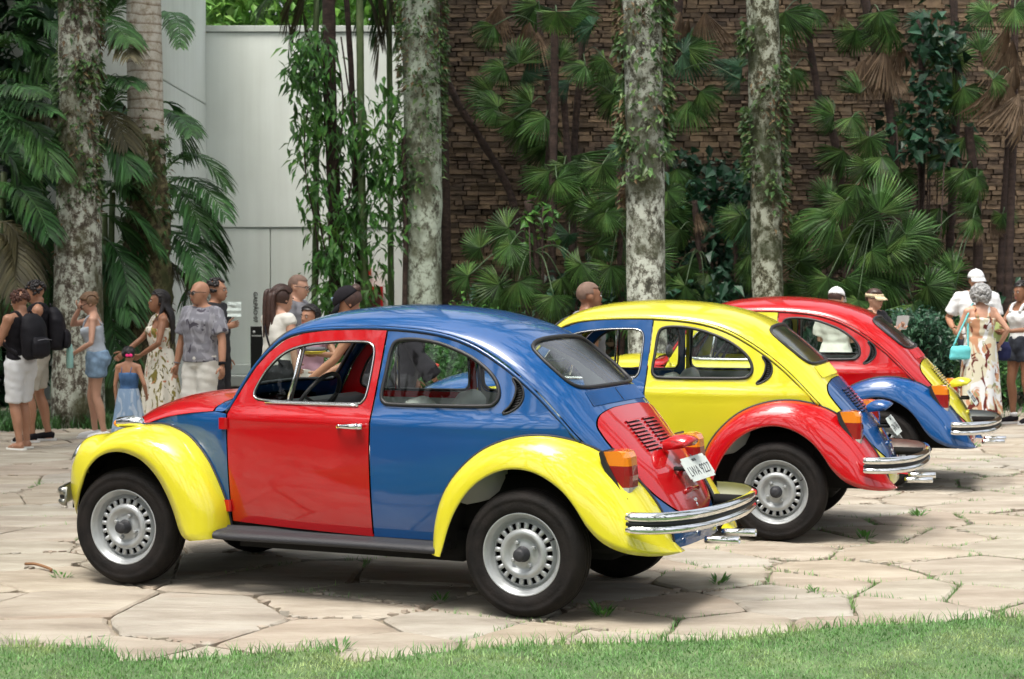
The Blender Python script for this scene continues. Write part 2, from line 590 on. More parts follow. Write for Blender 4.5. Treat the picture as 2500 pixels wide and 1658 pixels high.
FB = [(.605, .29), (.603, .36), (.585, .47), (.535, .585), (.46, .70), (.35, .80), (.24, .85), (.1, .875), (-.05, .862), (-.15, .825), (-.30, .76), (-.425, .665), (-.485, .56), (-.51, .46), (-.51, .39)]
FL = [(.46, .275, .755), (.435, .29, .768), (.405, .33, .77), (.365, .44, .772), (.315, .54, .773), (.25, .63, .773), (.17, .697, .773), (.09, .73, .772), (.01, .742, .77), (-.07, .73, .768), (-.15, .69, .765), (-.22, .62, .757), (-.27, .52, .74), (-.325, .42, .70), (-.40, .355, .60), (-.45, .35, .46)]
RB = [(1.885, .29, .64), (1.893, .42, .655), (1.93, .56, .668), (2.0, .68, .672), (2.11, .79, .668), (2.22, .855, .66), (2.35, .895, .65), (2.46, .905, .635), (2.56, .895, .605), (2.68, .86, .56), (2.80, .79, .51), (2.90, .70, .465), (2.98, .60, .43), (3.04, .50, .415), (3.075, .42, .41), (3.09, .345, .41)]
RL = [(1.965, .285, .765), (1.985, .34, .77), (2.02, .45, .772), (2.07, .55, .774), (2.14, .64, .775), (2.23, .705, .775), (2.33, .742, .775), (2.43, .745, .775), (2.53, .715, .775), (2.63, .65, .775), (2.70, .57, .772), (2.76, .48, .768), (2.84, .405, .76), (2.94, .362, .74), (3.04, .345, .69), (3.11, .34, .60), (3.14, .34, .50), (3.145, .34, .415)]

def fender(name, bead, lip, s, m, parent, bulge=1.0, crown=None):
    n, k = 56, 16
    Bd, Lp = resample(cr(bead, 8), n), resample(cr(lip, 8), n)
    V, F = [], []
    for i in range(n):
        d = Vector((Bd[i, 0] - Lp[i, 0], 0, Bd[i, 1] - Lp[i, 1])).normalized()
        am = crown(Bd[i, 0], Bd[i, 1]) if crown else 0.0
        for j in range(k + 1):
            ph = j / k * PI / 2
            c, q = math.cos(ph), math.sin(ph)
            cw = am * math.sin(2 * ph) ** 1.5 if 0 < j < k else 0.0
            c, q = c ** bulge, q ** (0.92)
            V.append((Lp[i, 0] + (Bd[i, 0] - Lp[i, 0]) * c + d.x * cw, s * (Bd[i, 2] + (Lp[i, 2] - Bd[i, 2]) * q), Lp[i, 1] + (Bd[i, 1] - Lp[i, 1]) * c + d.z * cw))
        # rolled inner lip
        d = Vector((Bd[i, 0] - Lp[i, 0], 0, Bd[i, 1] - Lp[i, 1])).normalized()
        V.append((Lp[i, 0] + d.x * .012, s * (Lp[i, 2] - .022), Lp[i, 1] + d.z * .012))
        V.append((Lp[i, 0] + d.x * .06, s * (Lp[i, 2] - .03), Lp[i, 1] + d.z * .06))
    w = k + 3
    for i in range(n - 1):
        for j in range(w - 1):
            q = (i * w + j, (i + 1) * w + j, (i + 1) * w + j + 1, i * w + j + 1)
            F.append(q if s > 0 else q[::-1])
    o = mk(name, V, F, m, parent)
    bp = [(p[0], s * (p[2] + .004), p[1] + .0) for p in Bd]
    mb = MB().tube(bp, .009, 6)
    mb.build('piping', M['mat_grey'], o)
    return o

def wheel(parent, a, b, s, turn=0.0):
    """rim disc as the wheel; tyre, dust cap and nuts are its pieces"""
    prof = [(.050, -.026), (.072, -.034), (.083, -.031), (.096, -.012), (.110, -.009), (.120, -.017), (.126, -.024)]
    prof2 = [(.156, -.028), (.162, -.036), (.166, -.055), (.172, -.055), (.180, -.030), (.187, -.018), (.194, -.012), (.199, .002), (.207, .007), (.2105, .000), (.209, -.02)]
    mb = MB()
    mb.lathe([(r, -y * -1 if s > 0 else -y) for r, y in [(.0, -.026)] + prof], 80)
    mb.lathe([(r, y if s > 0 else -y) for r, y in prof2], 80)
    V, F = [], []
    n = 80
    for i in range(n):
        for r, y in ((.126, -.024), (.156, -.028), (.126, -.038), (.156, -.042)):
            V.append((r * math.cos(2 * PI * i / n), (y if s > 0 else -y), r * math.sin(2 * PI * i / n)))
    for i in range(n):
        j = (i + 1) % n
        if i % 4 < 2:
            F.append((i * 4, i * 4 + 1, j * 4 + 1, j * 4))
            if i % 4 == 0: F.append((i * 4, i * 4 + 2, i * 4 + 3, i * 4 + 1))
            else: F.append((j * 4, j * 4 + 1, j * 4 + 3, j * 4 + 2))
        else:
            F.append((i * 4, j * 4, j * 4 + 2, i * 4 + 2))
            F.append((i * 4 + 1, i * 4 + 3, j * 4 + 3, j * 4 + 1))
    mb.add(V, F)
    o = mb.build('wheel', M['alu'], parent)
    o.location = (a, b, .32)
    o.rotation_euler = (0, random.uniform(0, 6), 0) if not turn else (0, .8, turn)
    o.rotation_mode = 'YXZ'
    R = .322
    tp = [(.2085, .004), (.214, .010), (.232, .016), (.252, .0175), (.268, .014), (.272, .017), (.288, .012), (.302, .000), (.312, -.014), (.3195, -.030), (R, -.045), (R, -.062), (.316, -.063), (.316, -.068), (R, -.069), (R, -.096), (.316, -.097), (.316, -.102), (R, -.103), (R, -.122), (.317, -.140), (.29, -.160), (.25, -.165), (.205, -.15)]
    MB().lathe([(r, y if s > 0 else -y) for r, y in tp], 80).build('tyre', M['tyre'], o)
    MB().lathe([(r, y if s > 0 else -y) for r, y in [(.0, .044), (.018, .044), (.029, .040), (.033, .030), (.035, -.012), (.04, -.016)]], 32).build('hub_cap', M['mat_grey'], o)
    MB().lathe([(r, y if s > 0 else -y) for r, y in [(.0, -.07), (.15, -.07), (.172, -.062)]], 40).build('brake_drum', M['dark'], o)
    for q in range(4):
        t = q * PI / 2 + .4
        nb = MB()
        nb.lathe([(0, s * -.010), (.008, s * -.010), (.0115, s * -.015), (.0115, s * -.034)], 6, c=(.064 * math.cos(t), 0, .064 * math.sin(t)))
        nb.build('wheel_nut', M['alu'], o, smooth=False)
    t = 1.9
    MB().tube([(.187 * math.cos(t), s * -.016, .187 * math.sin(t)), (.178 * math.cos(t), s * .012, .178 * math.sin(t))], .005, 6).build('valve', M['rubber'], o)
    return o

def flat_text(s, size, m, parent, loc, rot, name='lettering', ext=.0015):
    c = bpy.data.curves.new('t', 'FONT')
    c.body = s
    c.size = size
    c.extrude = ext
    c.align_x = 'CENTER'
    c.align_y = 'CENTER'
    c.resolution_u = 3
    o = bpy.data.objects.new('t', c)
    COL.objects.link(o)
    bpy.context.view_layer.update()
    me = bpy.data.meshes.new_from_object(o.evaluated_get(bpy.context.evaluated_depsgraph_get()))
    bpy.data.objects.remove(o)
    me.materials.clear()
    me.materials.append(m)
    t = bpy.data.objects.new(name, me)
    COL.objects.link(t)
    t.parent = parent
    t.location = loc
    t.rotation_euler = rot
    return t

def build_car():
    root = empty('car')
    P = {}
    def role(o, r):
        P.setdefault(r, []).append(o.name)
        return o
    # roof, pillars and tail in one pressing, with openings for the two screens and the engine lid
    wind = ut(sym([(1.55, 0), (1.55, .55), (1.62, .80), (1.85, .875), (2.6, .885), (3.3, .875), (3.75, .84), (3.95, .72), (4.02, .45), (4.04, 0)])[1:-1])
    wind = cr(wind[::1], 4, True)
    rear = cr(ut(sym([(11.0, .28), (11.05, .56), (11.25, .70), (11.7, .745), (12.2, .75), (12.65, .735), (12.93, .68), (13.06, .55), (13.1, .25)])), 5, True)
    lid = cr(ut(sym([(14.22, .22), (14.28, .46), (14.46, .68), (14.82, .80), (15.3, .835), (16, .855), (17, .89), (17.8, .88), (18.5, .80), (19.05, .65), (19.38, .43), (19.48, .16)])), 5, True)
    def grow(L, d):
        L = np.asarray(L)
        t = np.roll(L, -1, 0) - np.roll(L, 1, 0)
        n = np.stack([t[:, 1], -t[:, 0]], 1)
        n /= np.linalg.norm(n, axis=1)[:, None] + 1e-9
        c = L.mean(0)
        sg = np.sign(((L - c) * n).sum(1).sum())
        return L + n * sg * d
    body_out = ut([(0.02, -.995), (21, -.995), (21, .995), (0.02, .995)])
    role(surf_panel('body', body_out, [wind, rear, grow(lid, .006)], top, M['blue'], root, .05), 'body')
    # pale roof lining
    surf_panel('roof_lining', ut([(4.4, -.9), (10.6, -.9), (10.6, .9), (4.4, .9)]), [], top, M['trim'], root, .1, off=-.03, thick=0)
    # seam channels: dark floor just under the lid gap
    lo = role(surf_panel('engine_lid', lid, [], top, M['red'], root, .045, off=.006, thick=.02), 'lid')
    dk = surf_panel('seam', grow(lid, .03), [], top, M['dark'], root, .08, off=-.02, thick=0)
    # rain gutter along each roof edge
    for s in (-1, 1):
        uu = np.linspace(1.0, 15.2, 60)
        g = np.stack([_Gf(uu)[:, 0], s * (_gbf(uu) + .003), _Gf(uu)[:, 1] - .004], 1)
        role(MB().tube(g, .0085, 6).build('gutter', M['blue'], root), 'body')
        g2 = g + [0, 0, -.010]
        MB().tube(g2, .005, 5).build('gutter_seam', M['seal'], root)
    for nm, L, off in (('windscreen', wind, -.004), ('rear_window', rear, -.004)):
        gl = surf_panel(nm, L, [], top, M['glass' if nm == 'windscreen' else 'glass_rear'], root, .07, off=off, thick=0)
        MB().tube(curve_on(top, L, .003), .011, 8, True).build('seal', M['seal'], gl)
    # side panels, both sides
    for s in (-1, 1):
        f = side(s)
        q = role(surf_panel('rear_quarter', QUART, [QWIN, VENT], f, M['blue'], root, .05, ref=(1.4, 0, .8)), 'body')
        role(surf_panel('front_quarter', FQ, [], f, M['blue'], root, .05, ref=(.4, 0, .7)), 'body')
        d = role(surf_panel('door', DOOR, [DWIN], f, M['red'], root, .05, off=.003, ref=(1.4, 0, .8)), 'door')
        # pale inner trim seen through the opposite windows
        qt = [(p[0] + (0.02 if p[0] < 1.7 else -.03), max(p[1], .93) - .02) for p in QUART if p[1] > .9 or p[0] < 1.55]
        surf_panel('side_trim', [(1.575, 1.38), (1.72, 1.385), (1.9, 1.36), (2.05, 1.31), (2.2, 1.235), (2.35, 1.13), (2.42, 1.05), (2.42, .92), (1.56, .92)], [QWIN], f, M['trim'], root, .08, off=-.035, thick=0, ref=(1.4, 0, .8))
        surf_panel('door_trim', [(.66, .45), (.66, .95), (.70, 1.0), (1.48, 1.0), (1.48, .45)], [], f, M['trim'], d, .1, off=-.04, thick=0, ref=(1.4, 0, .8))
        # glazing
        # the pane is wound down; only the hinged vent window is glazed
        vw = np.array([p for p in DWIN if p[0] < 1.02])
        dg = surf_panel('vent_window', vw, [], f, M['glass'], d, .09, off=-.012, thick=0)
        qg = surf_panel('quarter_window', QWIN, [], f, M['glass'], root, .09, off=-.006, thick=0)
        qi = curve_on(f, QWIN, .004)
        MB().tube(qi, .0105, 8, True).build('seal', M['seal'], qg)
        MB().tube(curve_on(f, DWIN, .001), .0085, 6, True).build('window_trim', M['seal'], d)
        MB().tube(curve_on(f, DWIN, .007), .0035, 5, True).build('window_bright_trim', M['chrome'], d)
        bar = curve_on(f, np.array([(.998, 1.035), (1.02, 1.18), (1.035, 1.328)]), -.004)
        MB().tube(bar, .009, 6).build('vent_window_bar', M['chrome'], d)
        bar2 = curve_on(f, np.array([(1.018, 1.035), (1.04, 1.18), (1.055, 1.328)]), -.004)
        MB().tube(bar2, .007, 6).build('vent_window_seal', M['seal'], d)
        sill = curve_on(f, np.stack([np.linspace(.86, 1.44, 12), np.full(12, 1.026)], 1), .006)
        MB().tube(sill, .007, 6).build('sill_trim', M['chrome'], d)
        # air outlet: dark recess with ribs
        vt = surf_panel('air_outlet', grow(VENT, .004), [], f, M['dark'], root, .03, off=-.016, thick=0)
        mb = MB()
        for k in range(13):
            z = 1.02 + k * .0125
            x0, x1 = (2.245, 2.36)
            pts = np.array([(x, z + (x - 2.3) * .3) for x in np.linspace(x0, x1, 40)])
            ins = pts[in_poly(pts, VENT)]
            if len(ins) > 2:
                mb.tube(curve_on(f, ins[[0, -1]], -.008), .0025, 4)
        mb.build('outlet_ribs', M['seal'], vt)
        MB().tube(curve_on(f, VENT, .002), .006, 6, True).build('outlet_seal', M['seal'], vt)
        # door handle with its escutcheons, hinges, mirror
        hb = float(half_w(1.42, .92)) + .003
        h = MB()
        h.tube([(1.335, s * (hb + .004), .917), (1.345, s * (hb + .022), .918), (1.37, s * (hb + .033), .92), (1.42, s * (hb + .036), .922), (1.462, s * (hb + .034), .923)], [.005, .008, .012, .0145, .0155], 10, ell=.75)
        h.tube([(1.455, s * (hb - .004), .923), (1.455, s * (hb + .03), .923)], .017, 12)
        h.tube([(1.462, s * (hb + .034), .923), (1.492, s * (hb + .03), .923)], [.018, .016], 12)
        h.tube([(1.34, s * (hb - .004), .917), (1.34, s * (hb + .012), .917)], .012, 10)
        h.build('handle', M['chrome'], d)
        for z in (.905, .455):
            hg = MB()
            wb = float(half_w(.6, z))
            hg.box((.592, s * (wb + .004), z), (.046, .03, .062))
            hg.tube([(.612, s * (wb + .012), z - .03), (.612, s * (wb + .012), z + .03)], .011, 8)
            role(hg.build('hinge', M['red'], d, smooth=False), 'door')
        mr = MB()
        wb = float(half_w(.66, .97))
        mr.tube([(.66, s * (wb - .005), .985), (.655, s * (wb + .03), 1.0), (.665, s * (wb + .085), 1.05), (.672, s * (wb + .10), 1.075)], .006, 8)
        mo = mr.build('mirror', M['chrome'], d)
        hd = MB()
        Mx = Matrix.Rotation(s * .25, 3, 'Z')
        hd.ball((.675, s * (wb + .115), 1.095), (.02, .056, .056), 20, 10, M=Mx)
        hd.build('mirror_head', M['mat_grey'], mo)
        # running board
        rb = MB()
        n = 24
        xs = np.linspace(.585, 1.945, n)
        V, F = [], []
        prof = [(.598, .352), (.61, .340), (.70, .333), (.735, .328), (.752, .316), (.752, .296), (.735, .290), (.60, .30)]
        for i, x in enumerate(xs):
            e = min(1.0, (x - .585) / .10)
            for b, z in prof:
                bb = b if b < .65 else .62 + (b - .62) * (0.80 + .2 * e ** .5)
                V.append((x, s * bb, z + .004 * math.sin((x - .6) * 2)))
        k = len(prof)
        for i in range(n - 1):
            for j in range(k):
                F.append((i * k + j, i * k + (j + 1) % k, (i + 1) * k + (j + 1) % k, (i + 1) * k + j))
        F += [tuple(range(k)), tuple((n - 1) * k + j for j in range(k))]
        rb.add(V, F)
        rb.build('running_board', M['mat_grey'], root)
        # fenders
        ffb = [(a, z, float(half_w(a, z)) if a > -.3 else max(.30, float(half_w(a, z)))) for a, z in FB]
        ff = role(fender('front_fender', ffb, FL, s, M['yellow'], root, .70, lambda a, z: .095 * math.exp(-((a + .36) / .16) ** 2) * (1 if z > .5 else .3) + .02 * math.exp(-((a + .05) / .2) ** 2)), 'fender')
        rf = role(fender('rear_fender', RB, RL, s, M['yellow'], root, 1.0), 'fender')
        # indicator on top of the front fender
        ib = MB()
        ib.tube([(-.135, s * .575, .865), (-.12, s * .575, .884), (-.03, s * .575, .893), (.02, s * .575, .888), (.045, s * .575, .872)], [.012, .030, .034, .03, .012], 12, ell=1.25)
        io = ib.build('indicator', M['chrome'], ff)
        ab = MB()
        ab.ball((-.128, s * .575, .880), (.022, .036, .023), 12, 8)
        ab.build('indicator_lens', M['amber'], io)
        # head lamp
        hl = MB()
        Rm = Matrix.Rotation(math.radians(-66), 3, 'Y')
        def hp(r, h): return [(r * math.cos(t), r * math.sin(t), h) for t in np.linspace(0, 2 * PI, 33)[:-1]]
        V, F = [], []
        c = Vector((-.368, s * .56, .69))
        rings = [(.08, -.10), (.10, -.04), (.104, -.004), (.105, .004), (.098, .014), (.089, .010)]
        for r, h in rings: V += [tuple(Rm @ Vector(p)) for p in hp(r, h)]
        for j in range(len(rings) - 1):
            for i in range(32): F.append((j * 32 + i, j * 32 + (i + 1) % 32, (j + 1) * 32 + (i + 1) % 32, (j + 1) * 32 + i))
        hl.add([tuple(c + Vector(v)) for v in V], F)
        ho = hl.build('headlight', M['chrome'], ff)
        lb = MB()
        V, F = [], []
        rings = [(.089, .008), (.07, .022), (.04, .031), (.001, .034)]
        for r, h in rings: V += [tuple(c + Rm @ Vector(p)) for p in hp(r, h)]
        for j in range(3):
            for i in range(32): F.append((j * 32 + i, j * 32 + (i + 1) % 32, (j + 1) * 32 + (i + 1) % 32, (j + 1) * 32 + i))
        lb.add(V, F)
        lb.build('headlight_lens', M['clear'], ho)
        # tail lamp: amber over red over clear, on a dark gasket
        y0, y1 = .475, .625
        out = [(2.782, .835), (2.88, .842), (2.908, .836), (2.922, .81), (2.932, .72), (2.930, .66), (2.924, .625), (2.912, .608), (2.895, .62), (2.84, .70), (2.80, .775)]
        def prism(poly, m, nm, par):
            poly = np.asarray(poly)
            c = poly.mean(0)
            V, F = [], []
            rows = [(y0, .80), (y0 + .012, .95), (y0 + .035, 1.0), (y1 - .035, 1.0), (y1 - .012, .95), (y1, .80)]
            for y, k in rows:
                for p in poly:
                    # lens ends are rounded towards the body of the lamp only at the back
                    q = c + (p - c) * 1.0
                    back = max(0.0, (q[0] - 2.80)) * (1 - k) * 1.2
                    V.append((q[0] - back, s * y, q[1]))
            k = len(poly)
            for i in range(len(rows) - 1):
                for j in range(k): F.append((i * k + j, i * k + (j + 1) % k, (i + 1) * k + (j + 1) % k, (i + 1) * k + j))
            F += [tuple(range(k)), tuple((len(rows) - 1) * k + j for j in range(k))]
            return mk(nm, V, F, m, par, smooth=False)
        def clipz(poly, z0, z1):
            r = list(poly)
            for zc, keep in ((z0, 1), (z1, -1)):
                o2 = []
                for i in range(len(r)):
                    a, b = r[i], r[(i + 1) % len(r)]
                    ia, ib2 = (a[1] - zc) * keep >= 0, (b[1] - zc) * keep >= 0
                    if ia: o2.append(a)
                    if ia != ib2:
                        t = (zc - a[1]) / (b[1] - a[1])
                        o2.append((a[0] + (b[0] - a[0]) * t, zc))
                r = o2
            return r
        tl = prism(clipz(out, .663, .768), M['redlens'], 'tail_light', rf)
        prism(clipz(out, .768, .9), M['amber'], 'amber_lens', tl)
        prism(clipz(out, .5, .663), M['clear'], 'clear_lens', tl)
        gk = [(2.772, .832), (2.79, .842), (2.81, .79), (2.85, .715), (2.905, .625), (2.925, .612), (2.912, .592), (2.885, .61), (2.825, .70), (2.785, .78)]
        V = [(p[0], s * (y0 - .014), p[1]) for p in gk] + [(p[0], s * (y1 + .016), p[1]) for p in gk]
        k = len(gk)
        mk('lamp_gasket', V, [(j, (j + 1) % k, k + (j + 1) % k, k + j) for j in range(k)] + [tuple(range(k)), tuple(range(k, 2 * k))], M['seal'], tl, smooth=False)
        # wheels
        wheel(root, 0, s * .712, s, turn=.06)
        wheel(root, 2.4, s * .735, s)
    # hood
    ho = role(surf_panel('hood', ut([(0.0, -1), (9, -1), (9, 1), (0.0, 1)]), [], hoodf, M['red'], root, .045, off=.004, thick=.015, ref=(.3, 0, .4)), 'hood')
    # front valance
    V, F = [], []
    for i in range(21):
        t = -1 + i * .1
        V += [(-.52 - .03 * (1 - t * t), t * .40, .45), (-.50 - .03 * (1 - t * t), t * .40, .30)]
    F = [(2 * i, 2 * i + 2, 2 * i + 3, 2 * i + 1) for i in range(20)]
    role(mk('front_apron', V, F, M['blue'], root), 'body')
    # air grille below the rear window: slots between ribs
    gr = surf_panel('air_grille', ut([(13.28, -.62), (13.98, -.66), (13.98, .66), (13.28, .62)]), [], top, M['dark'], root, .06, off=.0015, thick=0)
    rb = MB()
    for k in range(57):
        t = -.645 + k * 1.29 / 56
        if abs(t) < .012: continue
        pts = top(np.array([(13.25 * UP, t * .96 * TP), (13.6 * UP, t * .98 * TP), (14.0 * UP, t * TP)]))
        rb.tube(pts + [.002, 0, .002], .0036, 4, cap=False)
    role(rb.build('grille_ribs', M['blue'], gr), 'body')
    # engine lid louvres: nine in each of two banks
    for sgn in (-1, 1):
        for k in range(9):
            u = 14.95 + k * .165
            b0, b1 = .03 * sgn, .215 * sgn
            tt = np.linspace(b0, b1, 7)
            pu = lambda du, off: curve_on(top, np.stack([np.full(7, (u + du) * UP), tt / _gbf(np.full(7, u)) * TP], 1), off)
            a, b, c2, d2 = pu(-.035, .0065), pu(.0, .016), pu(.055, .015), pu(.06, .0075)
            V = np.concatenate([a, b, c2, d2])
            F = [(r * 7 + i, r * 7 + i + 1, (r + 1) * 7 + i + 1, (r + 1) * 7 + i) for r in (0, 1) for i in range(6)]
            lv = role(mk('louvre', V, F, M['red'], lo), 'lid')
            a, b = pu(.055, .0074), pu(.098, .0074)
            mk('louvre_slot', np.concatenate([a, b]), [(i, i + 1, 7 + i + 1, 7 + i) for i in range(6)], M['dark'], lv)
    # plate light housing
    xs = [(2.93, .866, .05), (2.965, .880, .07), (3.01, .880, .084), (3.05, .871, .089), (3.07, .858, .087), (3.068, .846, .085), (3.03, .838, .08), (2.95, .825, .072)]
    V, F = [], []
    rows = 9
    for x, z, hw in xs:
        for j in range(rows):
            t = -1 + 2 * j / (rows - 1)
            V.append((x - .035 * abs(t) ** 3, hw * t, z - .028 * abs(t) ** 3))
    for i in range(len(xs) - 1):
        for j in range(rows - 1): F.append((i * rows + j, i * rows + j + 1, (i + 1) * rows + j + 1, (i + 1) * rows + j))
    for j in (0, rows - 1):
        F.append(tuple(i * rows + j for i in range(len(xs))))
    role(mk('plate_light', V, F, M['red'], lo), 'lid')
    # number plate on two brackets
    pm = Matrix.Translation((3.078, 0, .712)) @ Matrix.Rotation(math.radians(-34), 4, 'Y')
    bm = bmesh.new()
    bmesh.ops.create_cube(bm, size=1, matrix=Matrix.Diagonal((.004, .40, .135, 1)))
    ed = [e for e in bm.edges if abs((e.verts[0].co - e.verts[1].co).x) > .003]
    bmesh.ops.bevel(bm, geom=ed, offset=.018, segments=4, affect='EDGES')
    me = bpy.data.meshes.new('number_plate')
    bm.to_mesh(me); bm.free()
    me.materials.append(M['plate'])
    pl = bpy.data.objects.new('number_plate', me)
    COL.objects.link(pl); pl.parent = lo
    pl.matrix_local = pm
    # bracket
    MB().box((3.02, -.09, .71), (.08, .03, .02)).box((3.02, .09, .71), (.08, .03, .02)).build('plate_bracket', M['dark'], lo)
    # lid latch
    lb = MB()
    lb.ball((3.055, 0, .545), (.02, .03, .012), 12, 8)
    lb.ball((3.062, 0, .515), (.018, .012, .022), 12, 8)
    lb.build('lid_handle', M['chrome'], lo)
    role(MB().tube(top(np.array([(18.35 * UP, -.13), (18.3 * UP, 0), (18.35 * UP, .13)])) + [.01, 0, 0], .014, 8).build('lid_ridge', M['red'], lo), 'lid')
    # bumpers: bowed chrome blades with a dark groove
    def blade(path, z0, sg, nm):
        Pp = resample(cr(path, 8), 60)
        sec = [(0, .0), (.018, .003), (.027, .014), (.028, .030), (.020, .036), (.016, .042), (.016, .058), (.020, .064), (.030, .072), (.031, .088), (.024, .100), (.0, .106)]
        V, F, mi = [], [], []
        k = len(sec)
        for i in range(60):
            t = Pp[min(i + 1, 59)] - Pp[max(i - 1, 0)]
            nrm = np.array([t[1], -t[0]]) / np.linalg.norm(t)
            if nrm[0] * sg < 0: nrm = -nrm
            if abs(nrm[0]) < .2 and nrm[1] * Pp[i][1] < 0: nrm = -nrm
            for d, z in sec: V.append((Pp[i][0] + nrm[0] * d, Pp[i][1] + nrm[1] * d, z0 + z))
        for i in range(59):
            for j in range(k - 1): F.append((i * k + j, (i + 1) * k + j, (i + 1) * k + j + 1, i * k + j + 1)); mi.append(0)
        F += [tuple(range(k)), tuple(59 * k + j for j in range(k))]
        o = mk(nm, V, F, M['chrome'], root)
        # dark strip in the groove and painted inner face
        V2, F2 = [], []
        for i in range(60):
            b = Vector(V[i * k + 5]).lerp(Vector(V[i * k + 6]), 0)
            n0 = Vector(V[i * k + 5]) - Vector((Pp[i][0], Pp[i][1], V[i * k + 5][2]))
            n0.normalize()
            for q, e in ((5, .0015), (5, .005), (6, .005), (6, .0015)): V2.append(tuple(Vector(V[i * k + q]) + n0 * e))
        for i in range(59):
            for j in range(3): F2.append((i * 4 + j, (i + 1) * 4 + j, (i + 1) * 4 + j + 1, i * 4 + j + 1))
        mk('bumper_strip', V2, F2, M['rubber'], o)
        V3 = []
        for i in range(60):
            n0 = Vector((V[i * k + 3][0] - Pp[i][0], V[i * k + 3][1] - Pp[i][1], 0)).normalized()
            for z, d in ((.004, -.003), (.02, .010), (.086, .012), (.102, -.003)):
                V3.append((Pp[i][0] + n0.x * d, Pp[i][1] + n0.y * d, z0 + z))
        mk('bumper_inside', V3, [(i * 4 + j, (i + 1) * 4 + j, (i + 1) * 4 + j + 1, i * 4 + j + 1) for i in range(59) for j in range(3)], M['bumper_back'], o)
        return o
    half = [(2.955, .735), (3.04, .728), (3.13, .67), (3.205, .55), (3.25, .40), (3.275, .2), (3.283, 0)]
    b1 = blade([(a, -b) for a, b in half] + [(a, b) for a, b in half[::-1]][1:], .455, 1, 'rear_bumper')
    half = [(-.37, .725), (-.41, .705), (-.455, .62), (-.54, .40), (-.57, 0)]
    b2 = blade([(a, -b) for a, b in half] + [(a, b) for a, b in half[::-1]][1:], .42, -1, 'front_bumper')
    b2.data.materials[0] = M['chrome_dull']
    for s in (-1, 1):
        MB().box((3.14, s * .42, .50), (.20, .05, .05)).build('bumper_bracket', M['dark'], b1)
    # exhaust tips
    for s in (-1, 1):
        e = MB().lathe([(r, h) for r, h in [(.014, -.02), (.018, -.02), (.019, .0), (.0195, .16), (.0165, .16), (.0155, .02), (0, .02)]], 20, 'z').build('exhaust_tip', M['chrome'], root)
        e.rotation_euler = (0, math.radians(88), 0)
        e.location = (3.185, s * .15, .362)
    # underside, wheel housings, cabin floor
    ub = MB()
    ub.box((1.30, 0, .305), (1.35, 1.02, .16))
    ub.box((2.40, 0, .31), (.6, .5, .14))
    ub.box((.15, 0, .31), (.7, .5, .14))
    ub.box((1.15, 0, .50), (2.9, .90, .36))
    ub.box((2.40, 0, .55), (.7, .80, .50))
    ub.box((0.05, 0, .50), (.75, .58, .4))
    ub.tube([(2.4, -.68, .31), (2.4, .68, .31)], .05, 10)
    ub.tube([(0, -.68, .30), (0, .68, .30)], .04, 10)
    ub.box((2.80, 0, .38), (.35, .6, .14))
    for s in (-1, 1):
        for cx, y0_, y1_, bead in ((0, .36, .56, FB), (2.4, .42, .66, RB)):
            Bd = resample(cr([(p[0], p[1]) for p in bead], 6), 30)
            c = np.array([cx, .34])
            V, F = [], []
            for p in Bd:
                q = c + (p - c) * .90
                V += [(q[0], s * y0_, q[1]), (q[0], s * y1_, q[1])]
            F = [(2 * i, 2 * i + 1, 2 * i + 3, 2 * i + 2) for i in range(29)]
            ub.add(V, F)
            ub.add([(c[0] + (p[0] - c[0]) * .90, s * y0_, c[1] + (p[1] - c[1]) * .9) for p in Bd] + [(cx, s * y0_, .30)], [(i, i + 1, 30) for i in range(29)])
    ub.build('underbody', M['dark'], root)
    # cabin: dashboard, wheel, seats, parcel shelf
    db = MB()
    pts = []
    for x, z in [(.60, .93), (.66, 1.0), (.76, 1.015), (.82, 1.0), (.84, .95), (.83, .80), (.60, .80)]: pts.append((x, z))
    V = [(x, -.56, z) for x, z in pts] + [(x, .56, z) for x, z in pts]
    k = len(pts)
    db.add(V, [(j, (j + 1) % k, k + (j + 1) % k, k + j) for j in range(k)] + [tuple(range(k)), tuple(range(k, 2 * k))])
    db.build('dashboard', M['seal'], root)
    sw = MB()
    c = Vector((1.0, -.33, 1.01))
    Rw = Matrix.Rotation(math.radians(-58), 3, 'Y')
    ring = [tuple(c + Rw @ Vector((.19 * math.cos(t), .19 * math.sin(t), 0))) for t in np.linspace(0, 2 * PI, 33)[:-1]]
    sw.tube(ring, .012, 8, True)
    for t in (0.3, PI - .3, -PI / 2):
        sw.tube([c + Rw @ Vector((0, 0, -.05)), c + Rw @ Vector((.19 * math.sin(t), .19 * math.cos(t), 0))], .009, 6)
    sw.tube([c + Rw @ Vector((0, 0, -.05)), (.72, -.33, .85)], .02, 8)
    sw.build('steering_wheel', M['rubber'], root)
    for s in (-1, 1):
        st = MB()
        st.tube([(1.28, s * .32, .66), (1.33, s * .32, .70), (1.46, s * .32, .72), (1.60, s * .32, .94), (1.64, s * .32, 1.02), (1.66, s * .32, 1.045)], [.05, .09, .10, .075, .06, .03], 14, ell=2.6, up=(0, 0, 1) if False else (-.6, 0, .8))
        st.build('front_seat', M['seat'], root)
    rs = MB()
    rs.tube([(2.02, -.56, .70), (2.02, .56, .70)], .17, 14)
    rs.tube([(2.22, -.56, .93), (2.22, -.3, .95), (2.22, .3, .95), (2.22, .56, .93)], [.12, .135, .135, .12], 14)
    rs.build('rear_seat', M['seat'], root)
    MB().box((2.42, 0, .96), (.36, 1.08, .04)).build('parcel_shelf', M['trim'], root)
    return root, P

def copy_tree(o, parent=None, names=None):
    c = link_copy(o, parent)
    if names is not None: names[o.name] = c
    for ch in o.children: copy_tree(ch, c, names)
    return c

def recolour(objs, scheme):
    for o, r in objs:
        s = o.material_slots[0]
        s.link = 'OBJECT'
        s.material = M[scheme[r]]

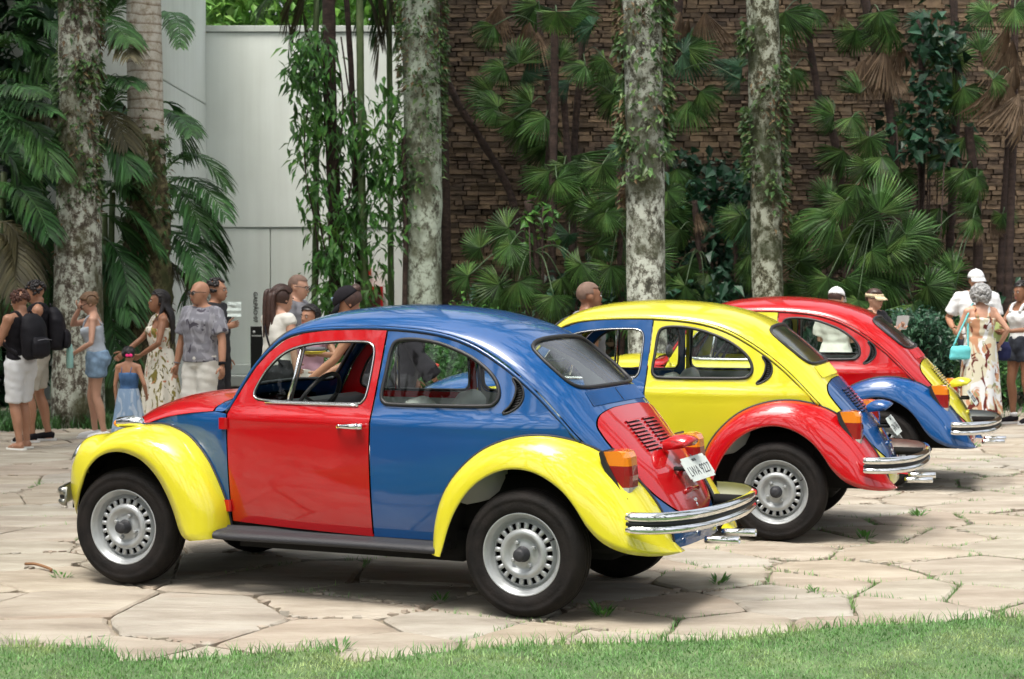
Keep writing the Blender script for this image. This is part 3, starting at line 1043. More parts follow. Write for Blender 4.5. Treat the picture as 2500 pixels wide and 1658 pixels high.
random.seed(3)
car, ROLES = build_car()
PLATES = ('LWA 9227', 'GVN 4186', 'KBC 3052')
CARS = [((-1.85626, 10.34874), 0.41286, dict(body='blue', fender='yellow', hood='red', lid='red', door='red'),
         'blue rounded saloon with red door and engine lid and yellow fenders, nearest car'),
        ((-.381, 12.719), 0.30, dict(body='yellow', fender='red', hood='blue', lid='blue', door='blue'),
         'yellow rounded saloon with red fenders and blue engine lid, parked between the other two cars'),
        ((.885, 15.55), 0.31, dict(body='red', fender='blue', hood='yellow', lid='yellow', door='yellow'),
         'red rounded saloon with blue fenders and yellow engine lid, farthest in the row')]
# the nearest car has no door mirrors
_copies = []
for i in range(2):
    nm = {}
    _copies.append((copy_tree(car, None, nm), nm))
for o in [o for d in car.children for o in d.children if o.name.startswith('mirror')]:
    for c in list(o.children): bpy.data.objects.remove(c)
    bpy.data.objects.remove(o)
for i, ((x, y), yaw, scheme, lab) in enumerate(CARS):
    if i == 0: r, look = car, (lambda n: bpy.data.objects[n])
    else:
        r, nm = _copies[i - 1]
        look = nm.__getitem__
    r.location = (x, y, 0)
    r.rotation_euler = (0, 0, -yaw)
    tag(r, lab, 'car', 'painted saloon cars parked in a row')
    recolour([(look(n), k) for k in ROLES for n in ROLES[k]], scheme)
    pl = [o for o in (look(n) for n in ROLES['lid']) if o.name.startswith('engine_lid')][0]
    npl = [c for c in pl.children if c.name.startswith('number_plate')][0]
    flat_text(PLATES[i], .078, M['ink'], npl, (.0028, 0, -.016), (PI / 2, 0, PI / 2), ext=.0004)
    flat_text('MG - BRUMADINHO' if False else 'BRASIL', .022, M['ink'], npl, (.0028, 0, .045), (PI / 2, 0, PI / 2), ext=.0004)
# ---------------------------------------------------------------- setting: ground, paving, lawn, walls
rng = np.random.default_rng(11)
M['soil'] = ramp_mat('soil', [(0.3, (.055, .042, .028)), (0.55, (.11, .085, .055)), (0.75, (.16, .13, .09))], scale=6, bump=.5, bscale=40)
M['joint'] = ramp_mat('sandy_joint', [(0.3, (.10, .085, .05)), (0.5, (.24, .20, .145)), (0.75, (.34, .29, .22))], scale=9, bump=.6, bscale=50)

def stone_material():
    m, n, b = nt('flagstone')
    b.inputs['Roughness'].default_value = .82
    b.inputs['Specular IOR Level'].default_value = .3
    tc = n.nodes.new('ShaderNodeTexCoord')
    oi = n.nodes.new('ShaderNodeObjectInfo')
    geo = n.nodes.new('ShaderNodeNewGeometry')
    ad = n.nodes.new('ShaderNodeMath'); ad.operation = 'ADD'
    n.links.new(oi.outputs['Random'], ad.inputs[0]); n.links.new(geo.outputs['Random Per Island'], ad.inputs[1])
    fr = n.nodes.new('ShaderNodeMath'); fr.operation = 'FRACT'
    n.links.new(ad.outputs[0], fr.inputs[0])
    # veined bedding colours, stretched along the stone
    mp = n.nodes.new('ShaderNodeMapping'); mp.inputs['Scale'].default_value = (.55, 1.9, 1)
    n.links.new(tc.outputs['Object'], mp.inputs[0])
    n1 = n.nodes.new('ShaderNodeTexNoise'); n1.inputs['Scale'].default_value = 1.6; n1.inputs['Detail'].default_value = 10; n1.inputs['Roughness'].default_value = .62; n1.inputs['Distortion'].default_value = .5
    n.links.new(mp.outputs[0], n1.inputs['Vector'])
    r1 = n.nodes.new('ShaderNodeValToRGB')
    for p, c in ((.28, (.185, .155, .128)), (.42, (.295, .262, .218)), (.55, (.375, .343, .293)), (.72, (.445, .415, .362))):
        e = r1.color_ramp.elements.new(p); e.color = (*c, 1)
    r1.color_ramp.elements.remove(r1.color_ramp.elements[0]); r1.color_ramp.elements.remove(r1.color_ramp.elements[-1])
    n.links.new(n1.outputs['Fac'], r1.inputs[0])
    # stone-to-stone hue: pinkish purple, ochre, grey
    r2 = n.nodes.new('ShaderNodeValToRGB')
    r2.color_ramp.interpolation = 'CONSTANT'
    stops = [(0, (1.0, .97, .93)), (.3, (1.0, .95, .87)), (.45, (.95, .96, .96)), (.62, (1.0, 1.0, .95)), (.80, (.90, .83, .78)), (.88, (1.0, .95, .90))]
    for p, c in stops[1:]:
        e = r2.color_ramp.elements.new(p); e.color = (*[min(1, x) for x in c], 1)
    r2.color_ramp.elements[0].color = (1, .97, .93, 1)
    n.links.new(fr.outputs[0], r2.inputs[0])
    mx = n.nodes.new('ShaderNodeMix'); mx.data_type = 'RGBA'; mx.blend_type = 'MULTIPLY'; mx.inputs[0].default_value = .9
    n.links.new(r1.outputs[0], mx.inputs[6]); n.links.new(r2.outputs[0], mx.inputs[7])
    # rusty and violet stains
    n3 = n.nodes.new('ShaderNodeTexNoise'); n3.inputs['Scale'].default_value = .9; n3.inputs['Detail'].default_value = 5; n3.inputs['Distortion'].default_value = 1.0
    n.links.new(mp.outputs[0], n3.inputs['Vector'])
    r3 = n.nodes.new('ShaderNodeValToRGB')
    r3.color_ramp.elements[0].position = .56; r3.color_ramp.elements[0].color = (0, 0, 0, 1)
    r3.color_ramp.elements[1].position = .72; r3.color_ramp.elements[1].color = (.65, .65, .65, 1)
    n.links.new(n3.outputs['Fac'], r3.inputs[0])
    mx2 = n.nodes.new('ShaderNodeMix'); mx2.data_type = 'RGBA'
    mx2.inputs[7].default_value = (.30, .20, .145, 1)
    n.links.new(r3.outputs[0], mx2.inputs[0]); n.links.new(mx.outputs[2], mx2.inputs[6])
    n.links.new(mx2.outputs[2], b.inputs['Base Color'])
    nb = n.nodes.new('ShaderNodeTexNoise'); nb.inputs['Scale'].default_value = 7; nb.inputs['Detail'].default_value = 9; nb.inputs['Roughness'].default_value = .65
    n.links.new(mp.outputs[0], nb.inputs['Vector'])
    bp = n.nodes.new('ShaderNodeBump'); bp.inputs['Strength'].default_value = .9; bp.inputs['Distance'].default_value = .03
    n.links.new(nb.outputs['Fac'], bp.inputs['Height']); n.links.new(bp.outputs[0], b.inputs['Normal'])
    return m
M['stone'] = stone_material()

# one earth sheet to the horizon; the paved yard lies on it
mk('ground', [(-400, -200, -.075), (400, -200, -.075), (400, 700, -.075), (-400, 700, -.075)], [(0, 1, 2, 3)], M['soil'])
tag(bpy.data.objects['ground'], kind='structure')

LAWN = [ground(x, y) for x, y in [(-700, 1600), (-300, 1585), (0, 1578), (240, 1581), (262, 1590), (290, 1613), (400, 1611), (600, 1598), (800, 1584), (832, 1606), (870, 1617), (950, 1608), (1060, 1592), (1250, 1577), (1400, 1572), (1550, 1570), (1750, 1563), (1900, 1545), (2100, 1526), (2300, 1517), (2500, 1504), (2900, 1480), (3600, 1460)]]
_lx, _ly = np.array([p.x for p in LAWN]), np.array([p.y for p in LAWN])
def lawn_edge(x): return np.interp(x, _lx, _ly)

yard = mk('paving', [(-14, 6.5, -.028), (16, 6.5, -.028), (16, 24, -.028), (-14, 24, -.028)], [(0, 1, 2, 3)], M['joint'])
tag(yard, kind='structure')

# irregular flagstones: cells of scattered centres, read off the photograph where it shows them
SEEDS = [(1795, 1525), (2200, 1480), (1745, 1412), (2085, 1396), (1900, 1446), (1965, 1474), (2333, 1377), (2439, 1235), (2318, 1312), (1880, 1335), (2212, 1352), (2095, 1250), (2466, 1414), (1340, 1552), (1090, 1520), (500, 1505), (60, 1490), (130, 1400), (40, 1330), (2470, 1330), (850, 1540), (862, 1475), (960, 1452), (1430, 1560), (2000, 1420), (1600, 1370), (1480, 1440), (2260, 1180), (2120, 1160), (2420, 1150), (2490, 1300), (1690, 1360), (1650, 1480), (700, 1400), (1050, 1400), (330, 1380), (60, 1250), (150, 1190), (60, 1150), (2250, 1440), (2400, 1450), (900, 1560), (1220, 1480)]
pts = [tuple(ground(x, y)[:2]) for x, y in SEEDS]
for k in range(6000):
    q = (rng.uniform(-9, 11), rng.uniform(6.9, 21.5))
    vis = abs(q[0]) < q[1] * .33 and q[1] < 11
    dmin = (1.5 if vis else 1.25) if k < 3500 else .42
    if vis and k > 3500 and rng.random() < .8: continue
    if all((q[0] - p[0]) ** 2 + (q[1] - p[1]) ** 2 > dmin * dmin for p in pts): pts.append(q)
pts = np.array(pts)

def cell(i):
    p = pts[i]
    poly = [np.array(c) for c in ((p[0] - 2, p[1] - 2), (p[0] + 2, p[1] - 2), (p[0] + 2, p[1] + 2), (p[0] - 2, p[1] + 2))]
    d = np.linalg.norm(pts - p, axis=1)
    for j in np.argsort(d)[1:26]:
        m, nn = (p + pts[j]) / 2, (pts[j] - p)
        out = []
        for a, b in zip(poly, poly[1:] + poly[:1]):
            da, db = (a - m) @ nn, (b - m) @ nn
            if da <= 0: out.append(a)
            if (da < 0) != (db < 0): out.append(a + (b - a) * (da / (da - db)))
        poly = out
        if len(poly) < 3: return None
    return np.array(poly)

def stone_mesh(poly, gap, dense, r):
    c = poly.mean(0)
    # shrink, round the corners, roughen the edge
    d = np.linalg.norm(poly - c, axis=1).mean()
    q = c + (poly - c) * max(.5, 1 - gap / d)
    a, b = q * .93 + np.roll(q, -1, 0) * .07, q * .07 + np.roll(q, -1, 0) * .93
    q = np.stack([a, b], 1).reshape(-1, 2)
    if dense:
        q = loop_dense(q, .09)
        ph = r.uniform(0, 6, 4)
        t = np.arctan2(q[:, 1] - c[1], q[:, 0] - c[0])
        k = 1 + .012 * np.sin(5 * t + ph[0]) + .009 * np.sin(11 * t + ph[1]) + .006 * np.sin(23 * t + ph[2])
        q = c + (q - c) * k[:, None]
    n = len(q)
    inn = c + (q - c) * (1 - .022 / d)
    z = r.uniform(-.006, .004)
    tilt = r.normal(0, .004, 2)
    def Z(P, dz): return np.c_[P, z + dz + (P - c) @ tilt]
    V = np.concatenate([Z(q, -.06), Z(q, -.010), Z(inn, 0)])
    F = [tuple(range(2 * n, 3 * n))]
    for l in (0, 1):
        for i in range(n): F.append((l * n + i, l * n + (i + 1) % n, (l + 1) * n + (i + 1) % n, (l + 1) * n + i))
    V[:, :2] -= c
    return V, F, c

order = np.argsort(np.abs(pts[:, 1] - 7) + np.maximum(0, np.abs(pts[:, 0]) - pts[:, 1] * .30) * 6)
rest = MB()
nst = 0
for i in order:
    poly = cell(i)
    if poly is None: continue
    c = poly.mean(0)
    if c[1] < lawn_edge(c[0]) - .9: continue
    # the front stones end at the lawn
    V, F, c = stone_mesh(poly, rng.choice([.012, .018, .026, .04], p=[.35, .3, .25, .1]) * .75, c[1] < 14, rng)
    seen = abs(c[0]) < c[1] * .31 + .6
    if nst < 230 and seen and c[1] < 19.5:
        o = mk('flagstone', V, F, M['stone'], yard, smooth=False)
        o.location = (c[0], c[1], 0)
        nst += 1
    else:
        rest.add(V + [c[0], c[1], 0], F)
tag(rest.build('far_flagstones', M['stone'], yard, smooth=False), kind='stuff')

# lawn in the foreground
M['grass_base'] = ramp_mat('lawn_soil', [(0.3, (.07, .09, .04)), (0.5, (.09, .16, .06)), (0.7, (.15, .21, .09))], scale=3.5, bump=.4, bscale=60)
M['grass'] = leaf_mat('grass_blade', [(0.25, (.08, .195, .058)), (0.5, (.145, .30, .095)), (0.75, (.36, .41, .18))], rough=.5, trans=.3, rnd=.4, scale=1.6)
V, F = [], []
for i, p in enumerate(LAWN): V += [(p.x, p.y + .03, -.045), (p.x, p.y - .04, .006), (p.x, p.y - .6, .012), (p.x, -14, 0)]
for i in range(len(LAWN) - 1):
    for j in range(3): F.append((i * 4 + j, i * 4 + j + 1, i * 4 + 5 + j, i * 4 + 4 + j))
tag(mk('lawn', V, F, M['grass_base']), kind='structure')

def blades(name, P, h, w, mat_, r, lean=.5, parent=None):
    n = len(P)
    a = r.uniform(0, 2 * PI, n)
    hh = h * r.uniform(.55, 1.35, n)
    ww = w * r.uniform(.7, 1.3, n)
    dx, dy = np.cos(a) * ww / 2, np.sin(a) * ww / 2
    b = a + r.normal(PI / 2, .5, n)
    lx, ly = np.cos(b) * hh * lean * r.uniform(.2, 1.2, n), np.sin(b) * hh * lean * r.uniform(.2, 1.2, n)
    V = np.empty((n, 5, 3))
    V[:, 0] = P - np.stack([dx, dy, dx * 0], 1)
    V[:, 1] = P + np.stack([dx, dy, dx * 0], 1)
    mid = P + np.stack([lx * .35, ly * .35, hh * .6], 1)
    V[:, 2] = mid + np.stack([dx, dy, dx * 0], 1) * .7
    V[:, 3] = mid - np.stack([dx, dy, dx * 0], 1) * .7
    V[:, 4] = P + np.stack([lx, ly, hh], 1)
    base = np.arange(n)[:, None] * 5
    Q = (base + [0, 1, 2, 3]).tolist()
    T = (base + [3, 2, 4]).tolist()
    return tag(mk(name, V.reshape(-1, 3), Q + T, mat_, parent), kind='stuff')

P = []
N = 80000
xs = rng.uniform(-3.0, 3.3, N); ys = rng.uniform(6.9, 9.3, N)
e = lawn_edge(xs)
keep = ys < e + rng.normal(0, .012, N) + .004
xs, ys, e = xs[keep], ys[keep], e[keep]
blades('grass', np.stack([xs, ys, np.where(ys > e - .04, -.02, .004)], 1), .021, .0058, M['grass'], rng, 1.0)
# a few taller blades hanging over the stone edge
xs = rng.uniform(-3, 3.3, 1700); ys = lawn_edge(xs) - np.abs(rng.normal(0, .03, 1700)) + .01
blades('edge_grass', np.stack([xs, ys, xs * 0 - .01], 1), .06, .006, M['grass'], rng, .9)

# weeds and moss in the joints between stones
ptree = pts
def joint_points(n, xr, yr):
    out = []
    while len(out) < n:
        q = np.stack([rng.uniform(*xr, 4000), rng.uniform(*yr, 4000)], 1)
        d = np.sort(np.linalg.norm(q[:, None] - ptree[None], axis=2), axis=1)
        k = (d[:, 1] - d[:, 0]) < .022
        nz = np.sin(q[:, 0] * 2.1 + 1) * np.sin(q[:, 1] * 1.7) + .5 * np.sin(q[:, 0] * 5 + q[:, 1] * 4)
        # grassier towards the right of the yard, as photographed
        k &= nz + np.clip((q[:, 0] - .5) * .35, -.4, .6) > .1
        k &= q[:, 1] > lawn_edge(q[:, 0])
        out += q[k].tolist()
    return np.array(out[:n])
J = joint_points(9000, (-4, 5.5), (8, 17))
blades('joint_grass', np.c_[J, np.full(len(J), -.03)], .042, .006, M['grass'], rng, .8)

# small broken stones that fill the wider joints
PB = MB()
q = []
while len(q) < 1500:
    t = np.stack([rng.uniform(-4.5, 6, 4000), rng.uniform(8, 16, 4000)], 1)
    d = np.sort(np.linalg.norm(t[:, None] - pts[None], axis=2), axis=1)
    nz = np.sin(t[:, 0] * 1.3 + 2) * np.sin(t[:, 1] * 2.2) + .6 * np.sin(t[:, 0] * 3.7 - t[:, 1] * 2.9)
    q += t[((d[:, 1] - d[:, 0]) < .05) & (nz > .25) & (t[:, 1] > lawn_edge(t[:, 0]) + .05)].tolist()
for x, y in q[:1500]:
    k = int(rng.integers(4, 7))
    r0 = rng.uniform(.012, .055)
    a = np.sort(rng.uniform(0, 2 * PI, k))
    rr = r0 * rng.uniform(.6, 1.2, k)
    zt = rng.uniform(-.006, .006)
    V = [(x + rr[i] * math.cos(a[i]), y + rr[i] * math.sin(a[i]), -.04) for i in range(k)] + [(x + .85 * rr[i] * math.cos(a[i]), y + .85 * rr[i] * math.sin(a[i]), zt) for i in range(k)]
    PB.add(V, [tuple(range(k, 2 * k))] + [(i, (i + 1) % k, k + (i + 1) % k, k + i) for i in range(k)])
tag(PB.build('joint_stones', M['stone'], yard, smooth=False), kind='stuff')
# leafy weeds that stand in the joints
M['weed'] = leaf_mat('weed_leaf', [(0.3, (.05, .15, .03)), (0.5, (.09, .24, .05)), (0.75, (.17, .33, .09))], rough=.5, trans=.3, rnd=.3)
WEEDS = [(1752, 1425, .11, 'weed with upright leaves in the joint below the yellow fender of the blue car'), (1470, 1502, .13, 'leafy weed beside the rear tyre of the blue car'), (2110, 1315, .12, 'bright weed in the joint behind the yellow car rear wheel'), (2240, 1258, .10, 'dark weed clump right of the yellow car wheel'), (1075, 1465, .08, 'low weed in the joint between the wheels of the blue car'), (150, 1408, .07, 'flat weed in the joint left of the front tyre'), (2380, 1090, .09, 'grassy weed near the right edge behind the red car'), (1990, 1445, .07, 'small weed in a joint on the right of the yard'), (830, 1590, .10, 'weed at the lawn edge below the blue car')]
for wx, wy, wh, lab in WEEDS:
    g = ground(wx, wy)
    w = empty('weed', (g.x, g.y, -.02))
    tag(w, lab, 'weed', 'weeds in the paving joints')
    for j in range(30):
        a = rng.uniform(0, 2 * PI); L = wh * rng.uniform(.3, .85); tl_ = rng.uniform(.3, 1.6)
        d = Vector((math.cos(a) * tl_, math.sin(a) * tl_, 1)).normalized()
        sd = d.cross(Vector((0, 0, 1))).normalized() * (L * .11)
        b = Vector((math.cos(a) * rng.uniform(.005, .04), math.sin(a) * rng.uniform(.005, .04), rng.uniform(0, .035)))
        V = [b, b + d * L * .5 + sd, b + d * L * .5 - Vector((0, 0, L * .04)), b + d * L * .5 - sd, b + d * L - Vector((0, 0, L * .12))]
        mk('leaf', V, [(0, 2, 1), (1, 2, 4), (0, 3, 2), (2, 3, 4)], M['weed'], w, smooth=False)
# a fallen stick
M['dryleaf'] = mat('dry_leaf', (.20, .10, .045), .8, var=.4, vscale=3)
g0, g1 = ground(62, 1383), ground(122, 1394)
o = MB().tube(cr([(0, 0, .012), ((g1.x - g0.x) * .4, (g1.y - g0.y) * .4 + .02, .018), (g1.x - g0.x, g1.y - g0.y, .010), ((g1.x - g0.x) * 1.1, (g1.y - g0.y) - .05, .008)], 5), .009, 6).build('fallen_stick', M['dryleaf'])
o.location = (g0.x, g0.y, .003)
tag(o, 'short brown stick lying on the paving left of the front tyre', 'stick')

# ---------------------------------------------------------------- dry-laid stone wall (right)
WY = 27.0
M['brickwall'] = ramp_mat('wall_stone', [(0.28, (.045, .030, .023)), (0.45, (.096, .066, .045)), (0.6, (.168, .116, .068)), (0.78, (.215, .175, .13))], scale=1.3, rough=.9, detail=10, bump=.6, bscale=14, rnd=.55, nrough=.7)
M['mortar'] = mat('wall_core', (.028, .02, .014), .95)
wall = empty('stone_wall', (-1.25, WY, 0))
tag(wall, 'long brown dry laid stone wall behind the fan palms', 'wall')
o = MB().box((7.2, .32, 3.55), (14.4, .5, 7.1)).build('wall_core', M['mortar'], wall, smooth=False)
def brick_v(l, h, d, r):
    x, y, z = l / 2, d, h / 2
    j = lambda: r.uniform(-.006, .006)
    V = [(-x + j(), 0 + abs(j()), -z + j()), (x + j(), 0 + abs(j()), -z + j()), (x + j(), abs(j()), z + j()), (-x + j(), abs(j()), z + j()),
         (-x, y, -z), (x, y, -z), (x, y, z), (-x, y, z)]
    return V, [(0, 1, 2, 3), (0, 4, 5, 1), (1, 5, 6, 2), (2, 6, 7, 3), (3, 7, 4, 0)]
brs = MB()
variants = {}
cand = []
z = 0.03
while z < 7.05:
    h = rng.choice([.046, .055, .064, .072, .085], p=[.2, .3, .25, .15, .1])
    x = rng.uniform(0, .15)
    while x < 14.3:
        l = rng.choice([.11, .15, .19, .23, .28, .35], p=[.12, .22, .26, .22, .13, .05]) * rng.uniform(.93, 1.07)
        cand.append((x + l / 2, z + h / 2, l, h))
        x += l + rng.uniform(.010, .022)
    z += h + rng.uniform(.006, .011)
cand = np.array(cand)
# the 300 single stones stand where the planting leaves the wall open to view
u = ((cand[:, 0] - 1.25) / WY * FPX + 1250)
v = 687 - (cand[:, 1] - EYE) / WY * FPX
open_ = (((u > 1100) & (u < 1230)) | ((u > 1890) & (u < 2080)) | ((u > 2330) & (u < 2440))) & (v > 0) & (v < 620)
score = np.where(open_, cand[:, 2] * cand[:, 3] + rng.uniform(0, .01, len(cand)), -1)
single = set(np.argsort(-score)[:290].tolist())
keys = {}
for i, (x, zz, l, h) in enumerate(cand):
    dy = -.030 + rng.normal(0, .011)
    if i in single:
        k = (round(l, 1), round(h, 2), int(rng.integers(3)))
        if k not in keys:
            V, F = brick_v(k[0] * .97 if k[0] > .1 else .1, h, .12, rng)
            keys[k] = mk('brick', V, F, M['brickwall'], wall, smooth=False)
            b = keys[k]
        else:
            b = link_copy(keys[k], wall)
        b.scale = (l / (k[0] * .97 if k[0] > .1 else .1), 1, 1)
        b.location = (x, dy, zz)
    else:
        V, F = brick_v(l, h, .1, rng)
        brs.add([(p[0] + x, p[1] + dy, p[2] + zz) for p in V], F)
tag(brs.build('bricks', M['brickwall'], wall, smooth=False), kind='stuff')

# ---------------------------------------------------------------- pale concrete gallery (left)
def concrete(name, base):
    m, n, b = nt(name)
    b.inputs['Roughness'].default_value = .75
    tc = n.nodes.new('ShaderNodeTexCoord')
    mp = n.nodes.new('ShaderNodeMapping'); mp.inputs['Scale'].default_value = (3.0, 3.0, .16)
    n.links.new(tc.outputs['Object'], mp.inputs[0])
    no = n.nodes.new('ShaderNodeTexNoise'); no.inputs['Scale'].default_value = 1.5; no.inputs['Detail'].default_value = 9; no.inputs['Roughness'].default_value = .6
    n.links.new(mp.outputs[0], no.inputs['Vector'])
    rp = n.nodes.new('ShaderNodeValToRGB')
    rp.color_ramp.elements[0].position = .30; rp.color_ramp.elements[0].color = (*[c * .91 for c in base], 1)
    rp.color_ramp.elements[1].position = .62; rp.color_ramp.elements[1].color = (*base, 1)
    n.links.new(no.outputs['Fac'], rp.inputs[0])
    n2 = n.nodes.new('ShaderNodeTexNoise'); n2.inputs['Scale'].default_value = .9; n2.inputs['Detail'].default_value = 6
    n.links.new(tc.outputs['Object'], n2.inputs['Vector'])
    r2 = n.nodes.new('ShaderNodeValToRGB')
    r2.color_ramp.elements[0].position = .3; r2.color_ramp.elements[0].color = (.9, .9, .88, 1)
    r2.color_ramp.elements[1].position = .7
    n.links.new(n2.outputs['Fac'], r2.inputs[0])
    mx = n.nodes.new('ShaderNodeMix'); mx.data_type = 'RGBA'; mx.blend_type = 'MULTIPLY'; mx.inputs[0].default_value = 1
    n.links.new(rp.outputs[0], mx.inputs[6]); n.links.new(r2.outputs[0], mx.inputs[7])
    n.links.new(mx.outputs[2], b.inputs['Base Color'])
    return m
M['conc'] = concrete('pale_render', (.81, .86, .82))
M['conc_dark'] = concrete('pale_render_edge', (.56, .60, .57))
GY = 29.0
bld = empty('gallery_building', (-5.0, GY, 0))
tag(bld, 'pale grey green windowless gallery building with a flat top edge', 'building')
jz = 2.55
topz = at(700, 63, GY).z
def slab(x0, x1, y0, y1, z0, z1, nm='wall_panel', m='conc'):
    b = bmesh.new()
    bmesh.ops.create_cube(b, size=1, matrix=Matrix.Translation(((x0 + x1) / 2, (y0 + y1) / 2, (z0 + z1) / 2)) @ Matrix.Diagonal((x1 - x0, y1 - y0, z1 - z0, 1)))
    bmesh.ops.bevel(b, geom=list(b.edges), offset=.006, segments=1, affect='EDGES')
    me = bpy.data.meshes.new(nm); b.to_mesh(me); b.free()
    me.materials.append(M[m])
    o = bpy.data.objects.new(nm, me); COL.objects.link(o); o.parent = bld
    return o
xr = 4.3
xm = at(660, 700, GY).x + 5.0
slab(-.2, xr, 0, .3, jz + .012, topz - .11)
slab(-.2, xm - .006, .02, .3, 0, jz - .012)
slab(xm + .006, xr, .02, .3, 0, jz - .012)
slab(-.05, xr + .02, -.03, .34, topz - .10, topz, 'coping', 'conc_dark')
slab(.0, xr, .06, .28, jz - .03, jz + .03, 'joint_recess', 'conc_dark')
# projecting wing on the left: a return wall and a front face nearer the viewer
wz = 4.56
slab(.0 - .3, .0, -4.0, -.005, 0, wz - .01)
slab(.0 - .3, .0, -4.0, -.005, wz + .01, 7.6)
slab(-4.6, -.305, -4.0, -3.7, 0, wz - .01)
slab(-4.6, -.305, -4.0, -3.7, wz + .01, 7.6)
slab(-4.7, .05, -4.06, .0, 7.605, 7.72, 'coping', 'conc_dark')
o = slab(-.62, -.38, -4.22, -4.003, 6.28, 6.42, 'wall_box', 'conc_dark')  # small camera/vent box on the wing, not a light
# low step along the foot of the wall
for k, (y0, z1) in enumerate(((-.75, .16), (-.4, .32))):
    slab(.3, 3.6, y0, -.002, .0 if k == 0 else .165, z1, 'step', 'conc_dark')
# name of the gallery set vertically on the wall
M['sign_ink'] = mat('sign_dark', (.05, .045, .04), .6)
t = flat_text('GALPÃO 07', .098, M['sign_ink'], bld, (0, 0, 0), (PI / 2, 0, 0), 'wall_lettering', .004)
p = at(623, 750, GY)
t.rotation_euler = (PI / 2, PI / 2, 0)
t.location = (p.x + 5.0, -.006 + .02, p.z)
# black information pillar
p = at(627, 800, 27.6)
tot = empty('information_pillar', (p.x, 27.6, 0))
tag(tot, 'slim black information pillar with small white print against the pale wall', 'sign')
hh = at(627, 797, 27.6).z
M['sign_black'] = mat('sign_black', (.012, .012, .013), .35)
MB().box((0, 0, hh / 2), (.19, .06, hh)).build('pillar_panel', M['sign_black'], tot, smooth=False)
M['sign_white'] = mat('sign_white', (.75, .75, .73), .5)
MB().lathe([(0, -.0335), (.021, -.0335), (.021, -.031)], 20, c=(-.04, 0, hh - .085)).build('round_logo', M['sign_white'], tot)
MB().box((.0, -.0315, hh - .145), (.15, .003, .018)).build('text_line', M['sign_white'], tot, smooth=False)
# red hydrant cabinet and little red sign by the vines
p = at(912, 728, 28.6)
cab = empty('hydrant_cabinet', (p.x, GY - .1, p.z - .25))
tag(cab, 'dark red hydrant cabinet on the pale wall beside the vines', 'cabinet')
M['sign_red'] = mat('safety_red', (.42, .012, .012), .4)
MB().box((0, 0, .22), (.26, .16, .44)).build('cabinet_box', M['sign_red'], cab, smooth=False)
MB().box((0, -.083, .22), (.19, .01, .34)).build('cabinet_door', mat('cabinet_inner', (.06, .012, .012), .4), cab, smooth=False)
p = at(897, 662, 28.9)
sg = empty('safety_sign', (p.x, GY - .012, p.z))
tag(sg, 'small square red safety sign on the wall above the hydrant cabinet', 'sign')
MB().box((0, 0, 0), (.11, .012, .13)).build('sign_plate', M['sign_red'], sg, smooth=False)
MB().tube([(0, -.008, -.03), (0, -.008, .03)], .012, 6).build('sign_mark', M['sign_white'], sg)
# ---------------------------------------------------------------- plants
rp_ = np.random.default_rng(5)
G_ = lambda a, b, c: [(0.28, a), (0.5, b), (0.74, c)]
M['fan'] = leaf_mat('fan_palm_green', G_((.019, .054, .013), (.048, .112, .026), (.13, .205, .055)), rough=.5, trans=.18, rnd=.6, scale=1.2, spec=.32)
M['fan_blue'] = leaf_mat('fan_palm_bluish', G_((.013, .05, .026), (.03, .09, .044), (.075, .15, .08)), rough=.45, trans=.12, rnd=.4, scale=1.2, spec=.4)
M['dead'] = leaf_mat('dead_palm_leaf', G_((.085, .055, .035), (.17, .115, .07), (.30, .22, .145)), rough=.8, trans=.15, rnd=.35, scale=2)
M['feather'] = leaf_mat('feather_palm_green', G_((.016, .055, .016), (.038, .112, .030), (.095, .19, .045)), rough=.48, trans=.2, rnd=.6, scale=.8, spec=.32)
M['feather_old'] = leaf_mat('feather_palm_old', G_((.045, .04, .018), (.085, .075, .032), (.14, .12, .05)), rough=.6, trans=.15, rnd=.4, scale=.8)
M['sunlit'] = leaf_mat('sun_bright_foliage', G_((.06, .17, .035), (.13, .30, .06), (.28, .42, .12)), rough=.5, trans=.45, rnd=.4, scale=.5)  # sunshine is put into the colour: paler, yellower leaves
M['deep'] = leaf_mat('deep_foliage', G_((.008, .030, .014), (.016, .055, .022), (.035, .095, .035)), rough=.5, trans=.12, rnd=.5, scale=.6)  # darker leaf tone stands in for shade in the woods
M['heart'] = leaf_mat('dark_glossy_leaf', G_((.008, .038, .020), (.017, .064, .032), (.035, .10, .045)), rough=.42, trans=.08, rnd=.5, scale=2, spec=.4)
M['vine'] = leaf_mat('vine_leaf', G_((.018, .078, .016), (.052, .165, .030), (.16, .31, .06)), rough=.4, trans=.28, rnd=.65, scale=1.5)
M['epi'] = leaf_mat('climber_leaf', G_((.03, .075, .02), (.06, .13, .035), (.15, .20, .07)), rough=.5, trans=.2, rnd=.5, scale=6)
M['epi_brown'] = leaf_mat('withered_climber', G_((.05, .03, .014), (.10, .065, .03), (.17, .13, .06)), rough=.8, trans=.1, rnd=.4, scale=6)
M['shrub'] = leaf_mat('shrub_leaf', G_((.02, .075, .018), (.04, .13, .03), (.09, .21, .05)), rough=.45, trans=.2, rnd=.5, scale=3)
M['flower_red'] = mat('red_flower', (.5, .06, .04), .6)
M['stem_dark'] = ramp_mat('dark_palm_stem', [(0.3, (.022, .013, .010)), (0.55, (.055, .033, .026)), (0.75, (.095, .06, .048))], scale=9, bump=.7, bscale=40, stretch=(1, 1, 2.5))
M['stem_green'] = ramp_mat('green_palm_stem', [(0.3, (.05, .085, .03)), (0.55, (.11, .16, .06)), (0.75, (.20, .24, .12))], scale=5, rough=.6, stretch=(1, 1, .6))
M['petiole'] = mat('petiole_green', (.045, .085, .03), .5, var=.3)

